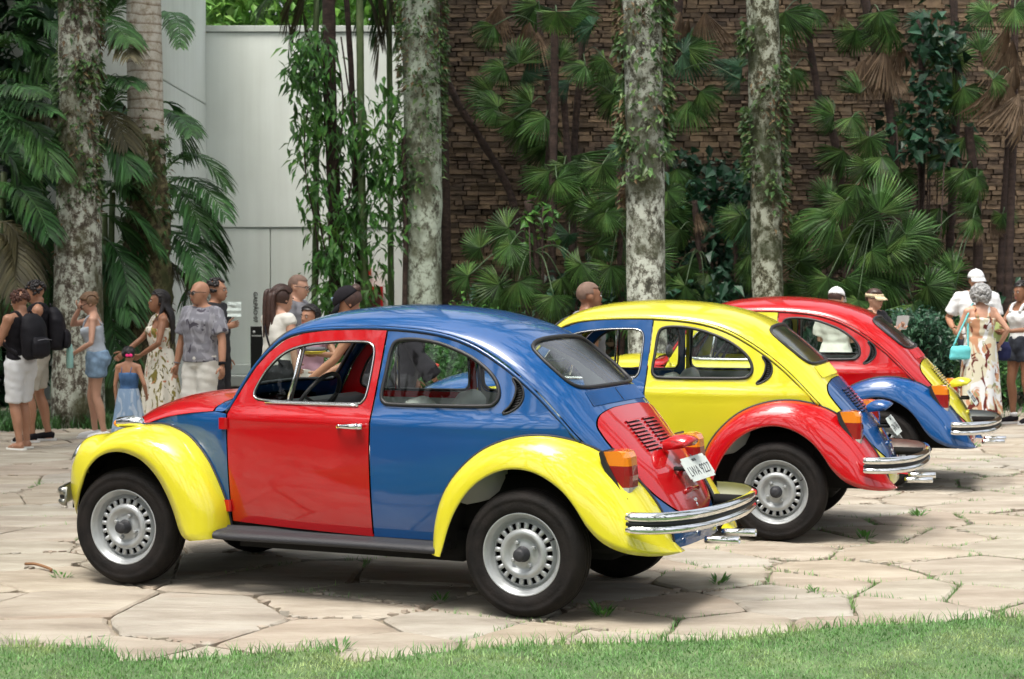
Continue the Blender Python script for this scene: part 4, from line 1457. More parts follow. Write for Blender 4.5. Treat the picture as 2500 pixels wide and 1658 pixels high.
def bark(name, dark, mid, light, thr=.5, rings=0.0, moss=None, scale=11.0, wd=.065):
    """pale bark with dark scars, lichen patches and, if asked, leaf-scar rings"""
    m, n, b = nt(name)
    b.inputs['Roughness'].default_value = .9
    tc = n.nodes.new('ShaderNodeTexCoord')
    mp = n.nodes.new('ShaderNodeMapping'); mp.inputs['Scale'].default_value = (1, 1, .75)
    n.links.new(tc.outputs['Object'], mp.inputs[0])
    n1 = n.nodes.new('ShaderNodeTexNoise'); n1.inputs['Scale'].default_value = scale; n1.inputs['Detail'].default_value = 14; n1.inputs['Roughness'].default_value = .78; n1.inputs['Distortion'].default_value = .15
    n.links.new(mp.outputs[0], n1.inputs['Vector'])
    rp = n.nodes.new('ShaderNodeValToRGB')
    rp.color_ramp.elements[0].position = thr - wd; rp.color_ramp.elements[0].color = (*dark, 1)
    rp.color_ramp.elements[1].position = thr + wd * .8; rp.color_ramp.elements[1].color = (*light, 1)
    e = rp.color_ramp.elements.new(thr); e.color = (*mid, 1)
    n.links.new(n1.outputs['Fac'], rp.inputs[0])
    col = rp.outputs[0]
    if moss:
        n2 = n.nodes.new('ShaderNodeTexNoise'); n2.inputs['Scale'].default_value = 2.2; n2.inputs['Detail'].default_value = 8
        n.links.new(mp.outputs[0], n2.inputs['Vector'])
        r2 = n.nodes.new('ShaderNodeValToRGB')
        r2.color_ramp.elements[0].position = .48; r2.color_ramp.elements[0].color = (0, 0, 0, 1)
        r2.color_ramp.elements[1].position = .60; r2.color_ramp.elements[1].color = (.85, .85, .85, 1)
        n.links.new(n2.outputs['Fac'], r2.inputs[0])
        mx = n.nodes.new('ShaderNodeMix'); mx.data_type = 'RGBA'; mx.inputs[7].default_value = (*moss, 1)
        n.links.new(r2.outputs[0], mx.inputs[0]); n.links.new(col, mx.inputs[6])
        col = mx.outputs[2]
    if rings:
        sx = n.nodes.new('ShaderNodeSeparateXYZ'); n.links.new(tc.outputs['Object'], sx.inputs[0])
        w = n.nodes.new('ShaderNodeTexNoise'); w.inputs['Scale'].default_value = 2.5; n.links.new(tc.outputs['Object'], w.inputs['Vector'])
        a = n.nodes.new('ShaderNodeMath'); a.operation = 'MULTIPLY_ADD'; a.inputs[1].default_value = .12
        n.links.new(w.outputs['Fac'], a.inputs[0]); n.links.new(sx.outputs['Z'], a.inputs[2])
        s = n.nodes.new('ShaderNodeMath'); s.operation = 'MULTIPLY'; s.inputs[1].default_value = 1 / rings; n.links.new(a.outputs[0], s.inputs[0])
        f = n.nodes.new('ShaderNodeMath'); f.operation = 'FRACT'; n.links.new(s.outputs[0], f.inputs[0])
        r3 = n.nodes.new('ShaderNodeValToRGB')
        r3.color_ramp.elements[0].position = .0; r3.color_ramp.elements[0].color = (.34, .24, .15, 1)
        r3.color_ramp.elements[1].position = .28; r3.color_ramp.elements[1].color = (1, 1, 1, 1)
        n.links.new(f.outputs[0], r3.inputs[0])
        mx = n.nodes.new('ShaderNodeMix'); mx.data_type = 'RGBA'; mx.blend_type = 'MULTIPLY'; mx.inputs[0].default_value = .9
        n.links.new(col, mx.inputs[6]); n.links.new(r3.outputs[0], mx.inputs[7])
        col = mx.outputs[2]
    n.links.new(col, b.inputs['Base Color'])
    bp = n.nodes.new('ShaderNodeBump'); bp.inputs['Strength'].default_value = .7; bp.inputs['Distance'].default_value = .03
    n.links.new(n1.outputs['Fac'], bp.inputs['Height']); n.links.new(bp.outputs[0], b.inputs['Normal'])
    return m
M['bark1'] = bark('lichen_bark', (.045, .034, .022), (.18, .165, .13), (.48, .51, .43), .49, moss=(.06, .06, .022))
M['bark2'] = bark('ringed_bark', (.20, .15, .10), (.42, .38, .31), (.54, .52, .46), .46, rings=.115, wd=.12)
M['bark3'] = bark('white_lichen_bark', (.06, .055, .04), (.25, .28, .21), (.50, .57, .47), .47, scale=9, moss=(.10, .105, .06))
M['bark4'] = bark('spotted_bark', (.035, .036, .025), (.20, .20, .16), (.52, .56, .49), .485, moss=(.05, .055, .025))
M['bark5'] = bark('mossy_bark', (.032, .03, .014), (.13, .13, .08), (.44, .47, .38), .49, moss=(.035, .045, .014))
M['moss_root'] = bark('mossy_root', (.03, .022, .01), (.085, .065, .03), (.16, .15, .07), .5, moss=(.045, .055, .015))

def leaf_cards(P, D, N, L, W, r, fold=.25, droop=.2):
    """n leaves: base P, direction D, face normal N, length L, width W; each a folded, drooping blade of four faces"""
    n = len(P)
    D = D / (np.linalg.norm(D, axis=1)[:, None] + 1e-9)
    S = np.cross(D, N); S /= np.linalg.norm(S, axis=1)[:, None] + 1e-9
    U = np.cross(S, D)
    L, W = L[:, None], W[:, None]
    V = np.empty((n, 6, 3))
    V[:, 0] = P
    V[:, 1] = P + D * L * .45 + S * W * .5 + U * W * fold - [0, 0, 1] * L * droop * .25
    V[:, 2] = P + D * L * .5 - [0, 0, 1] * L * droop * .25
    V[:, 3] = P + D * L * .45 - S * W * .5 + U * W * fold - [0, 0, 1] * L * droop * .25
    V[:, 4] = P + D * L - [0, 0, 1] * L * droop
    V[:, 5] = V[:, 4]
    b = np.arange(n)[:, None] * 6
    T = np.concatenate([b + [0, 2, 1], b + [1, 2, 4], b + [0, 3, 2], b + [2, 3, 4]])
    return V.reshape(-1, 3), T

def rand_dir(n, r, flat=1.0):
    d = r.normal(0, 1, (n, 3)); d[:, 2] *= flat
    return d / np.linalg.norm(d, axis=1)[:, None]

def scatter_leaves(name, P, size, mat_, parent, r, aspect=.45, up=.0, droop=.35, out=None, kind='stuff', dirs=None):
    n = len(P)
    D = rand_dir(n, r, .7) if dirs is None else dirs
    if out is not None: D = D * .8 + out
    D[:, 2] += up
    N = rand_dir(n, r) * .6 + [0, -.45, .8]
    L = size * r.uniform(.6, 1.35, n)
    V, F = leaf_cards(P, D, N, L, L * aspect * r.uniform(.8, 1.2, n), r, droop=droop)
    o = mk(name, V, F, mat_, parent, smooth=False)
    if kind: o['kind'] = kind
    return o

_leafmesh = {}
def leaf_parts(name, P, size, mat_, parent, r, aspect=.45, droop=.35, out=None, up=-.3):
    """single leaves as objects sharing three blade meshes"""
    key = (mat_.name, round(aspect, 2), round(droop, 2), name)
    if key not in _leafmesh:
        ms = []
        for k in range(3):
            V, F = leaf_cards(np.zeros((1, 3)), np.array([[1., 0, 0]]), np.array([[0, 0, 1.]]), np.array([1.]), np.array([aspect * (.85 + .15 * k)]), r, fold=.12 + .1 * k, droop=droop)
            me = bpy.data.meshes.new(name); me.from_pydata([tuple(v) for v in V], [], [tuple(int(i) for i in f) for f in F]); me.materials.append(mat_); me.update()
            ms.append(me)
        _leafmesh[key] = ms
    ms = _leafmesh[key]
    D = rand_dir(len(P), r, .7)
    if out is not None: D = D * .8 + out
    D[:, 2] += up
    for p, d in zip(P, D):
        o = bpy.data.objects.new(name, ms[int(r.integers(3))])
        COL.objects.link(o)
        o.parent = parent
        o.location = p
        q = Vector(d).to_track_quat('X', 'Z')
        o.rotation_euler = (q.to_matrix() @ Matrix.Rotation(r.normal(0, .5), 3, 'X')).to_euler()
        s = size * r.uniform(.6, 1.35)
        o.scale = (s, s, s)

def trunk(name, path, radii, m, parent, n=20, rough=.04, seed=0):
    """tapered stem along a path with an uneven girth"""
    r = np.random.default_rng(seed)
    P = resample(cr(np.array(path, float), 8), max(10, len(path) * 9))
    t = np.linspace(0, 1, len(P))
    R = np.interp(t, np.linspace(0, 1, len(radii)), radii)
    R = R * (1 + r.normal(0, rough * .5, len(P)))
    V, F = sweep(P, R, n, up=(0, 1, 0.01), cap=True)
    V = np.array([tuple(v) for v in V])
    k = np.repeat(P, n, 0)
    ang = np.tile(np.linspace(0, 2 * PI, n, endpoint=False), len(P))
    w = 1 + rough * (np.sin(3 * ang + 4 * np.repeat(t, n) * 6) * .6 + r.normal(0, .35, len(ang)))
    V = k + (V - k) * w[:, None]
    return mk(name, V, F, m, parent)

# ------------------------------------------------ tall grey palms
def frond_mesh(p0, p1, p2, r, n=42, leaf=.42, width=.030, sag=.5, prof=None, petiole=.12, v=.55):
    """feather leaf along a bent midrib from p0 over p1 to p2"""
    p0, p1, p2 = (np.asarray(p, float) for p in (p0, p1, p2))
    t = np.linspace(0, 1, 24)[:, None]
    R = (1 - t) ** 2 * p0 + 2 * t * (1 - t) * p1 + t * t * p2
    V, F = sweep([tuple(x) for x in R], np.linspace(.016, .004, 24), 5)
    V = [tuple(x) for x in V]
    P, D, N, L, W = [], [], [], [], []
    for i in range(n):
        u = petiole + (1 - petiole) * (i + r.uniform(0, .6)) / n
        c = (1 - u) ** 2 * p0 + 2 * u * (1 - u) * p1 + u * u * p2
        tg = 2 * (1 - u) * (p1 - p0) + 2 * u * (p2 - p1)
        tg /= np.linalg.norm(tg) + 1e-9
        sd = np.cross(tg, [0, 0, 1.0]); sd /= np.linalg.norm(sd) + 1e-9
        upv = np.cross(sd, tg)
        w = math.sin(PI * min(1, .12 + .86 * (u - petiole) / (1 - petiole))) ** .6
        for s in (-1, 1):
            d = sd * s * .8 + tg * (.55 + .5 * u) + upv * v * .6 + r.normal(0, .07, 3)
            P.append(c); D.append(d); N.append(upv + sd * s * -.3 + r.normal(0, .12, 3))
            L.append(leaf * w * r.uniform(.85, 1.1)); W.append(width * r.uniform(.8, 1.2))
    P, D, N, L, W = (np.array(x) for x in (P, D, N, L, W))
    D /= np.linalg.norm(D, axis=1)[:, None]
    S = np.cross(D, N); S /= np.linalg.norm(S, axis=1)[:, None] + 1e-9
    k = len(P)
    Q = np.empty((k, 7, 3))
    g = np.array([0, 0, -1.0])
    for j, (f, w) in enumerate(((.02, .4), (.45, 1.0), (.78, .7))):
        c = P + D * (L * f)[:, None] + g * (L * sag * f * f)[:, None]
        Q[:, j * 2] = c - S * (W * w / 2)[:, None]
        Q[:, j * 2 + 1] = c + S * (W * w / 2)[:, None]
    Q[:, 6] = P + D * (L * .97)[:, None] + g * (L * sag)[:, None]
    b = np.arange(k)[:, None] * 7 + len(V)
    F = [tuple(f) for f in F] + (b + [0, 1, 3, 2]).tolist() + (b + [2, 3, 5, 4]).tolist() + (b + [4, 5, 6]).tolist()
    return np.concatenate([np.array(V), Q.reshape(-1, 3)]), F

# three shared crown fronds for palms whose heads stand above the picture
_fr = []
for k in range(3):
    V, F = frond_mesh((0, 0, 0), (1.5, 0, 1.2 - .3 * k), (3.4, .2, -.3 - .5 * k), rp_, 52, .75, .05, .55)
    me = bpy.data.meshes.new('frond'); me.from_pydata([tuple(v) for v in V], [], [tuple(int(i) for i in f) for f in F]); me.materials.append(M['feather']); me.update()
    _fr.append(me)

def crown(parent, c, n=11, s=1.0, r=rp_):
    for k in range(n):
        o = bpy.data.objects.new('frond', _fr[k % 3])
        COL.objects.link(o); o.parent = parent
        o.location = c
        o.rotation_euler = (0, -r.uniform(-.25, .9), k * 2.4 + r.uniform(-.2, .2))
        o.scale = (s, s, s)

def big_palm(px_base, Y, px_top, w_base, w_mid, w_top, bark_m, label, epi, seed, flare=1.0, ztop=13.5, name='royal_palm'):
    """px_* horizontal centres in the photo at ground and at the top edge; w_* stem widths in photo pixels"""
    b, t = at(px_base, 1000, Y), at(px_top, 0, Y)
    sx = Y / FPX
    root = empty(name, (b.x, Y, 0))
    tag(root, label, 'palm tree', 'tall grey palm trunks along the yard')
    ht = t.z
    dx = t.x - b.x
    path = [(0, 0, -.06), (dx * .06, 0, .5), (dx * .4, 0, ht * .4), (dx, 0, ht), (dx * (ztop / ht) , .1, ztop)]
    tr = trunk('trunk', path, [w_base * sx / 2 * flare, w_base * sx / 2 * (1 + (flare - 1) * .25), w_mid * sx / 2, w_top * sx / 2, w_top * sx / 2 * .8], bark_m, root, 28, .035, seed)
    crown(root, (dx * (ztop / ht), .1, ztop), 9, .95)
    return root, (lambda z: np.array([dx * z / ht, 0, z])), (lambda z: sx / 2 * np.interp(z, [0, ht * .4, ht], [w_base, w_mid, w_top]))

def climb(root, axis, rad, bands, r, size=.085, m1='epi', m2='epi_brown', single=110, front=True):
    """leaves clinging to a stem: bands = (z0, z1, count, mean side angle or None)"""
    P, O = [], []
    for z0, z1, n, a0 in bands:
        # the climbers grow in clumps
        nc = max(3, n // 16)
        cz = r.uniform(z0, z1, nc)
        ca_ = r.uniform(0, 2 * PI, nc) if a0 is None else r.normal(a0, .6, nc)
        pick = r.integers(0, nc, n)
        z = np.clip(cz[pick] + r.normal(0, .10, n), z0 - .1, z1 + .2)
        a = ca_[pick] + r.normal(0, .38, n)
        for zz, aa in zip(z, a):
            d = np.array([math.cos(aa), math.sin(aa), 0])
            P.append(axis(zz) + d * (rad(zz) * r.uniform(.98, 1.12))); O.append(d * .9)
    P, O = np.array(P), np.array(O)
    k = r.permutation(len(P))
    vis = k[O[k][:, 1] < .2]
    s = vis[:single]
    leaf_parts('climber_leaf', P[s], size * 1.15, M[m1], root, r, .5, .3, O[s])
    rest = np.setdiff1d(k, s)
    h = rest[:int(len(rest) * .68)]
    scatter_leaves('climber_foliage', P[h], size, M[m1], root, r, .5, -.3, .3, O[h])
    q = rest[int(len(rest) * .68):]
    scatter_leaves('withered_foliage', P[q], size * .9, M[m2], root, r, .4, -.4, .3, O[q])

t1, ax, rd = big_palm(190, 20.4, 193, 92, 88, 94, M['bark1'], 'thick palm trunk with leafy climbers on its upper half, leftmost of the tall trunks', 0, 1, 1.42)
climb(t1, ax, rd, [(2.6, 5.6, 1000, None), (2.4, 5.4, 700, -.35), (1.7, 2.6, 120, None)], rp_)
t2, ax, rd = big_palm(364, 21.5, 352, 84, 76, 68, M['bark2'], 'palm trunk with pale ringed bark above and a dark mossy lower half', 0, 2, 1.25)
lo2 = trunk('mossy_sleeve', [(0, 0, 0), (.0, 0, 1.3), (-.01, 0, 2.6), (-.02, 0, 3.45)], [.33, .305, .285, .22], M['moss_root'], t2, 26, .10, 7)
climb(t2, ax, lambda z: .245, [(2.0, 3.7, 620, None), (.3, 2.2, 160, None)], rp_, .085)
t3, ax, rd = big_palm(1036, 24.2, 1028, 90, 92, 108, M['bark3'], 'whitish lichen covered palm trunk standing at the joint of pale wall and stone wall', 0, 3, 1.05)
climb(t3, ax, rd, [(3.2, 5.6, 1100, None), (2.3, 3.4, 200, -2.7), (4.3, 5.8, 900, None)], rp_, .085)
t4, ax, rd = big_palm(1583, 22.0, 1568, 92, 96, 118, M['bark4'], 'speckled palm trunk rising directly behind the yellow car', 0, 4, 1.05)
climb(t4, ax, rd, [(3.0, 5.4, 700, None), (3.6, 5.4, 500, -.2), (3.2, 5.2, 300, 3.0), (2.5, 3.0, 60, None)], rp_, .11)
t5, ax, rd = big_palm(1880, 23.5, 1862, 74, 84, 96, M['bark5'], 'mossy palm trunk wrapped in green climbers behind the red car', 0, 5, 1.05)
climb(t5, ax, rd, [(2.7, 5.1, 900, None), (2.4, 4.6, 350, -.3)], rp_, .10)
# roots and litter at the foot of the first trunk
# ------------------------------------------------ slender stems and the leafy vine column
def thin_palm(label, stems, Y, m='stem_dark', w=24, name='slender_palm', ext=4.5, crown_n=6, cat='palm tree'):
    """stems: list of photo polylines from top to foot; goes on above the picture when it starts at the top edge"""
    f = stems[0][-1]
    b = at(f[0], f[1], Y)
    root = empty(name, (b.x, Y, 0))
    tag(root, label, cat, None)
    for st in stems:
        pts3 = [at(x, y, Y) for x, y in st][::-1]
        if pts3[0].z > .05 and pts3[0].z < 1.3: pts3 = [Vector((pts3[0].x + (pts3[0].x - pts3[1].x) * .3, Y, -.05))] + pts3
        top_ = st[0][1] <= 10
        if top_:
            d = (pts3[-1] - pts3[-2]).normalized()
            pts3.append(pts3[-1] + d * ext)
        path = [(p.x - b.x, 0, p.z) for p in pts3]
        r0 = w * Y / FPX / 2
        trunk('trunk', path, [r0 * 1.15, r0, r0 * .9, r0 * .85], M[m], root, 10, .05, int(abs(f[0])))
        if top_ and crown_n: crown(root, path[-1], crown_n, .5)
    return root
thin_palm('thickest slender stem inside the leafy vine column before the pale wall', [[(802, 0), (806, 250), (815, 450), (826, 760)]], 24.6, w=33)
thin_palm('thin dark stem in the middle of the vine column', [[(846, 0), (858, 190), (868, 450), (876, 760)]], 24.9, w=15)
thin_palm('thin smooth green stem at the right of the vine column', [[(878, 0), (880, 200), (884, 480), (892, 760)]], 24.4, 'stem_green', w=19)
thin_palm('dark narrow stem close along the right side of the whitish trunk', [[(1078, 0), (1082, 300), (1090, 760)]], 24.9, w=27, crown_n=0)
thin_palm('dark thin stem close along the left side of the whitish trunk', [[(984, 330), (990, 560), (988, 760)]], 24.0, w=14, crown_n=0)

# vine column: leaflets hang in tiers round the slender stems
vine = empty('climbing_vine', (at(810, 700, 24.2).x, 24.2, 0))
tag(vine, 'dense green leafy vine column climbing the slender stems before the pale wall', 'vine')
prof = [(70, 735, 790), (100, 725, 800), (160, 715, 805), (250, 712, 880), (300, 722, 905), (370, 730, 915), (430, 735, 945), (500, 745, 925), (560, 760, 905), (640, 775, 905), (700, 790, 900), (770, 800, 890)]
py, pl, pr = (np.array(x, float) for x in zip(*prof))
P = []
cl = []
for k in range(225):
    y = rp_.uniform(70, 775)
    cl.append((rp_.uniform(np.interp(y, py, pl), np.interp(y, py, pr)), y))
for cx, cy in cl:
    for j in range(int(rp_.integers(7, 15))):
        q = at(cx + rp_.normal(0, 15), cy + rp_.normal(0, 13), 24.35 + rp_.uniform(-.45, .65))
        P.append((q.x - vine.location.x, q.y - 24.2, q.z))
# outlier sprays towards the whitish trunk
for cx, cy, n in ((940, 250, 60), (950, 330, 70), (960, 390, 90), (940, 440, 60), (925, 520, 26), (960, 560, 30), (905, 600, 20), (930, 690, 16), (940, 650, 14), (985, 480, 40)):
    for j in range(n):
        q = at(cx + rp_.normal(0, 20), cy + rp_.normal(0, 26), 24.1 + rp_.uniform(-.3, .3))
        P.append((q.x - vine.location.x, q.y - 24.2, q.z))
P = np.array(P)
k = rp_.permutation(len(P))
fr_ = k[np.argsort(P[k][:, 1])]
leaf_parts('vine_leaf', P[fr_[:290]], .165, M['vine'], vine, rp_, .38, .5, np.array([0, -.3, -.5]))
scatter_leaves('vine_foliage', P[fr_[290:]], .15, M['vine'], vine, rp_, .37, -.55, .5)
for sx_ in (0, 1, 2, 3):
    pp = [at(760 + 30 * sx_ + 18 * math.sin(j * 1.3 + sx_), 780 - j * 115, 24.3) for j in range(7)]
    MB().tube(cr([(p.x - vine.location.x, p.y - 24.2, p.z) for p in pp], 5), .012, 5).build('vine_stem', M['stem_dark'], vine)

# ------------------------------------------------ fan palms in front of the stone wall
def fan_mesh(r, n=30, span=300, split=.55, droop=.18, dead=False, seed=0):
    V, F = [], []
    half = math.radians(span / 2)
    for i in range(n):
        a0, a1 = -half + 2 * half * i / n, -half + 2 * half * (i + 1) / n
        am = (a0 + a1) / 2
        R = (.80 + .2 * math.cos(am)) * r.uniform(.92, 1.06)
        b = len(V)
        def pt(a, q, lift):
            z = lift - droop * q ** 2.2 * (1.6 if dead else 1) * r.uniform(.85, 1.15) - .10 * q * abs(math.sin(am)) * (2.5 if dead else 1)
            return (q * R * math.cos(a), q * R * math.sin(a), z)
        hw = (a1 - a0) / 2
        s = split
        V += [(0, 0, 0), pt(a0, s, 0.0), pt(am, s, .028), pt(a1, s, 0.0), pt(am - hw * .62, .78, -.0), pt(am, .80, .012), pt(am + hw * .62, .78, 0), pt(am + r.normal(0, hw * .35), 1.0, -.03 - abs(r.normal(0, .05)))]
        F += [(b, b + 1, b + 2), (b, b + 2, b + 3), (b + 1, b + 4, b + 5, b + 2), (b + 2, b + 5, b + 6, b + 3), (b + 4, b + 7, b + 5), (b + 5, b + 7, b + 6)]
    return V, F
FANS = {}
for k in range(4):
    for key, span, dead, droop in (('fan', 245 - 22 * k, False, .20 + .11 * k), ('dead', 48 + 14 * k, True, .10 + .05 * k)):
        V, F = fan_mesh(rp_, 30 if key == 'fan' else 14, span, .5 if key == 'fan' else .3, droop, dead)
        me = bpy.data.meshes.new('fan_leaf' if key == 'fan' else 'dead_leaf')
        me.from_pydata(V, [], F); me.materials.append(M[key]); me.update()
        FANS[(key, k)] = me

def A3(L): return [(1080 + x / 2.063, y / 2.063, r / 2.063, a, *e) for x, y, r, a, *e in L]
def A4(L): return [(1750 + x / 2.063, y / 2.063, r / 2.063, a, *e) for x, y, r, a, *e in L]
LEAVES = A3([(575, 60, 150, 90), (385, 320, 140, -100), (590, 300, 110, -80), (310, 340, 120, 172), (820, 300, 120, 160), (880, 370, 180, 112), (250, 470, 150, 160), (450, 520, 130, 190), (520, 590, 170, 150), (360, 600, 140, 120), (540, 720, 170, 125), (640, 790, 250, 88), (540, 860, 160, 110), (760, 850, 110, 60), (890, 970, 150, 200), (880, 1060, 130, 150), (840, 1170, 150, 120), (930, 1200, 130, 130), (850, 1340, 160, 100), (400, 1270, 140, 80), (190, 1250, 120, 200), (330, 1150, 160, 165), (300, 1410, 160, 135), (380, 1420, 150, 60), (560, 1490, 140, 90), (1140, 1060, 210, 65), (1240, 510, 160, 80), (1230, 240, 170, -20), (1300, 460, 130, 40), (1470, 1120, 95, -90), (1510, 340, 95, 200, 'b'), (1240, 1330, 120, 60), (1340, 1380, 110, 60), (1320, 1460, 100, 60), (480, 20, 160, 130), (650, 40, 160, 30), (1210, 270, 180, 5, 'b'), (760, 130, 120, 200, 'b'), (720, 330, 130, 170), (430, 640, 150, 140), (1500, 400, 90, 180, 'b'), (870, 480, 150, 100), (700, 1330, 140, 120), (930, 760, 110, 190, 'b'), (410, 360, 120, 20, 'b'), (640, 420, 110, 190, 'b'), (260, 130, 120, 140), (130, 1390, 130, 190), (600, 1400, 130, 60), (640, 1180, 100, 120, 'b'), (1180, 850, 130, 70), (280, 540, 130, 200)])
LEAVES += A4([(340, 60, 180, 70), (480, 40, 130, 100), (700, 150, 140, 120), (820, 60, 130, 80), (1190, 290, 160, -70), (770, 690, 140, 90), (640, 760, 150, 120), (760, 830, 130, 100), (830, 790, 150, 70), (930, 870, 140, 70), (700, 930, 140, 110), (590, 580, 130, 190), (680, 590, 120, 60), (820, 1070, 190, -70), (600, 1090, 210, 190), (690, 1120, 190, 40), (860, 1240, 160, -40), (950, 1180, 190, 20), (1000, 1260, 180, 150), (640, 1230, 170, 160), (720, 1230, 170, 60), (780, 1260, 150, 40), (900, 1260, 180, 40), (430, 1190, 120, 130), (560, 1400, 150, 120), (650, 1400, 140, 50), (830, 1390, 180, 60), (870, 1400, 160, 100), (1130, 1390, 160, -30), (990, 1530, 160, 70), (1190, 1500, 210, 200), (1250, 690, 140, 45), (1250, 850, 160, 90), (1310, 890, 130, 60), (1130, 780, 100, 90), (1440, 1080, 90, 90), (1310, 1020, 110, 170), (1240, 440, 160, 60), (1200, 470, 130, 190), (1370, 60, 120, 190), (1500, 40, 130, 60), (1390, 400, 110, 0), (380, 350, 120, 60), (560, 1010, 130, -80), (720, 470, 120, -90), (870, 130, 150, 110), (1060, 110, 120, 200, 'b'), (920, 590, 120, 0, 'b'), (950, 630, 100, 150), (60, 330, 110, 200, 'b'), (1190, 1380, 130, -120), (1330, 260, 130, -40), (1140, 600, 120, 20), (1060, 1440, 150, 20), (700, 1440, 150, 100), (470, 1290, 150, 140), (1290, 1100, 110, 60), (1150, 250, 140, 130), (540, 1460, 140, 160)])
DEADS = A3([(480, 160, 200, 95), (1240, 90, 210, 92), (1320, 60, 220, 88), (1200, 60, 190, 105), (1280, 1060, 130, 80), (440, 110, 170, 110), (290, 20, 190, 105), (550, 960, 110, 75)])
DEADS += A4([(770, 270, 240, 97), (840, 245, 250, 84), (920, 220, 210, 90), (1470, 110, 260, 100), (1450, 260, 260, 96), (1500, 330, 330, 88), (1430, 390, 210, 103), (1380, 1120, 110, 60), (390, 190, 110, 82), (1330, 1130, 110, 120), (1080, 60, 120, 80), (800, 260, 220, 90), (1520, 470, 260, 92), (1480, 420, 280, 95), (630, 20, 130, 100), (1130, 40, 120, 95), (1490, 200, 230, 90), (870, 330, 200, 70), (740, 300, 210, 105)])
def L3(P): return [(1080 + x / 2.063, y / 2.063) for x, y in P]
def L4(P): return [(1750 + x / 2.063, y / 2.063) for x, y in P]
PALMS = [
    ('tall fan palm with a straight dark trunk and a big fan at the top edge', L3([(565, 90), (565, 400), (560, 750), (550, 1500)]), 24.6, 22),
    ('fan palm with a brown dead skirt over the upper left of the stone wall', L3([(490, 60), (500, 260), (525, 380), (540, 700), (480, 1480)]), 25.6, 17),
    ('fan palm with a dark trunk bending right, close to the speckled trunk', L3([(715, 60), (700, 300), (665, 750), (660, 1480)]), 25.2, 18),
    ('low fan palm with several long drooping fans in the middle of the left group', L3([(610, 480), (630, 770), (640, 1100), (665, 1480)]), 24.9, 18),
    ('low fan palm with wide fans at the left foot of the stone wall', L3([(430, 1010), (455, 1180), (485, 1480)]), 24.2, 20),
    ('long bare leaning stem crossing the stone wall from upper left to lower right', L3([(20, 400), (95, 550), (190, 700), (350, 1000), (420, 1480)]), 25.8, 20),
    ('fan palm with bluish fans hidden behind the speckled trunk', L3([(1190, 10), (1175, 150), (1150, 330), (1120, 800), (1120, 1480)]), 25.4, 24),
    ('small fan palm with drooping fans touching the speckled trunk on its left', L3([(895, 760), (890, 980), (900, 1480)]), 24.3, 17),
    ('small fan palm between the speckled and the mossy trunk', L3([(1270, 1010), (1290, 1250), (1310, 1480)]), 25.0, 16),
    ('star shaped little fan palm left of the mossy trunk', L3([(1470, 1130), (1478, 1300), (1480, 1480)]), 24.6, 12),
    ('fan palm with a long thin trunk slanting right, just right of the mossy trunk', L4([(450, 50), (470, 230), (520, 520), (600, 740), (660, 1480)]), 25.6, 20),
    ('slender fan palm slanting through the big brown dead skirt, right half of the wall', L4([(745, 0), (800, 250), (865, 520), (890, 780), (900, 1480)]), 25.0, 24),
    ('fan palm with a thin upright trunk among broad dark leaves, right half', L4([(1020, 90), (1035, 400), (1035, 700), (1010, 1460)]), 25.3, 20),
    ('bushy fan palm with layered fans low in the middle of the right wall', L4([(770, 660), (790, 900), (800, 1150), (800, 1480)]), 24.0, 24),
    ('fan palm with a thin straight trunk carrying an upright fan, right of the bushy one', L4([(1190, 0), (1205, 300), (1205, 560), (1185, 1000), (1165, 1400)]), 25.5, 20),
    ('short fan palm with a dark straight trunk behind the man in the white cap', L4([(1270, 640), (1290, 860), (1310, 1020), (1315, 1480)]), 24.9, 24),
    ('tall fan palm with a long brown dead skirt at the right edge', L4([(1500, 0), (1500, 300), (1495, 660), (1465, 1550)]), 24.7, 19),
    ('thin fan palm standing beside the right edge palm with a tiny low fan', L4([(1475, 640), (1450, 1000), (1425, 1480)]), 25.1, 18),
]
proots, ppaths = [], []
for lab, st, Y, w in PALMS:
    b = at(*st[-1], Y)
    root = empty('fan_palm', (b.x, Y, 0))
    tag(root, lab, 'palm tree', 'fan palms in front of the stone wall')
    P3 = [at(x, y, Y) for x, y in st][::-1]
    P3 = [Vector((P3[0].x, Y, -.05))] + P3
    if st[0][1] < 15: P3.append(P3[-1] + (P3[-1] - P3[-2]).normalized() * 1.2)
    r0 = w * Y / FPX / 2
    trunk('trunk', [(p.x - b.x, 0, p.z) for p in P3], [r0 * 1.2, r0, r0 * .92, r0 * .9], M['stem_dark'], root, 10, .10, int(w))
    proots.append(root)
    ppaths.append(resample(np.array(cr(np.array(st, float), 6)), 40))

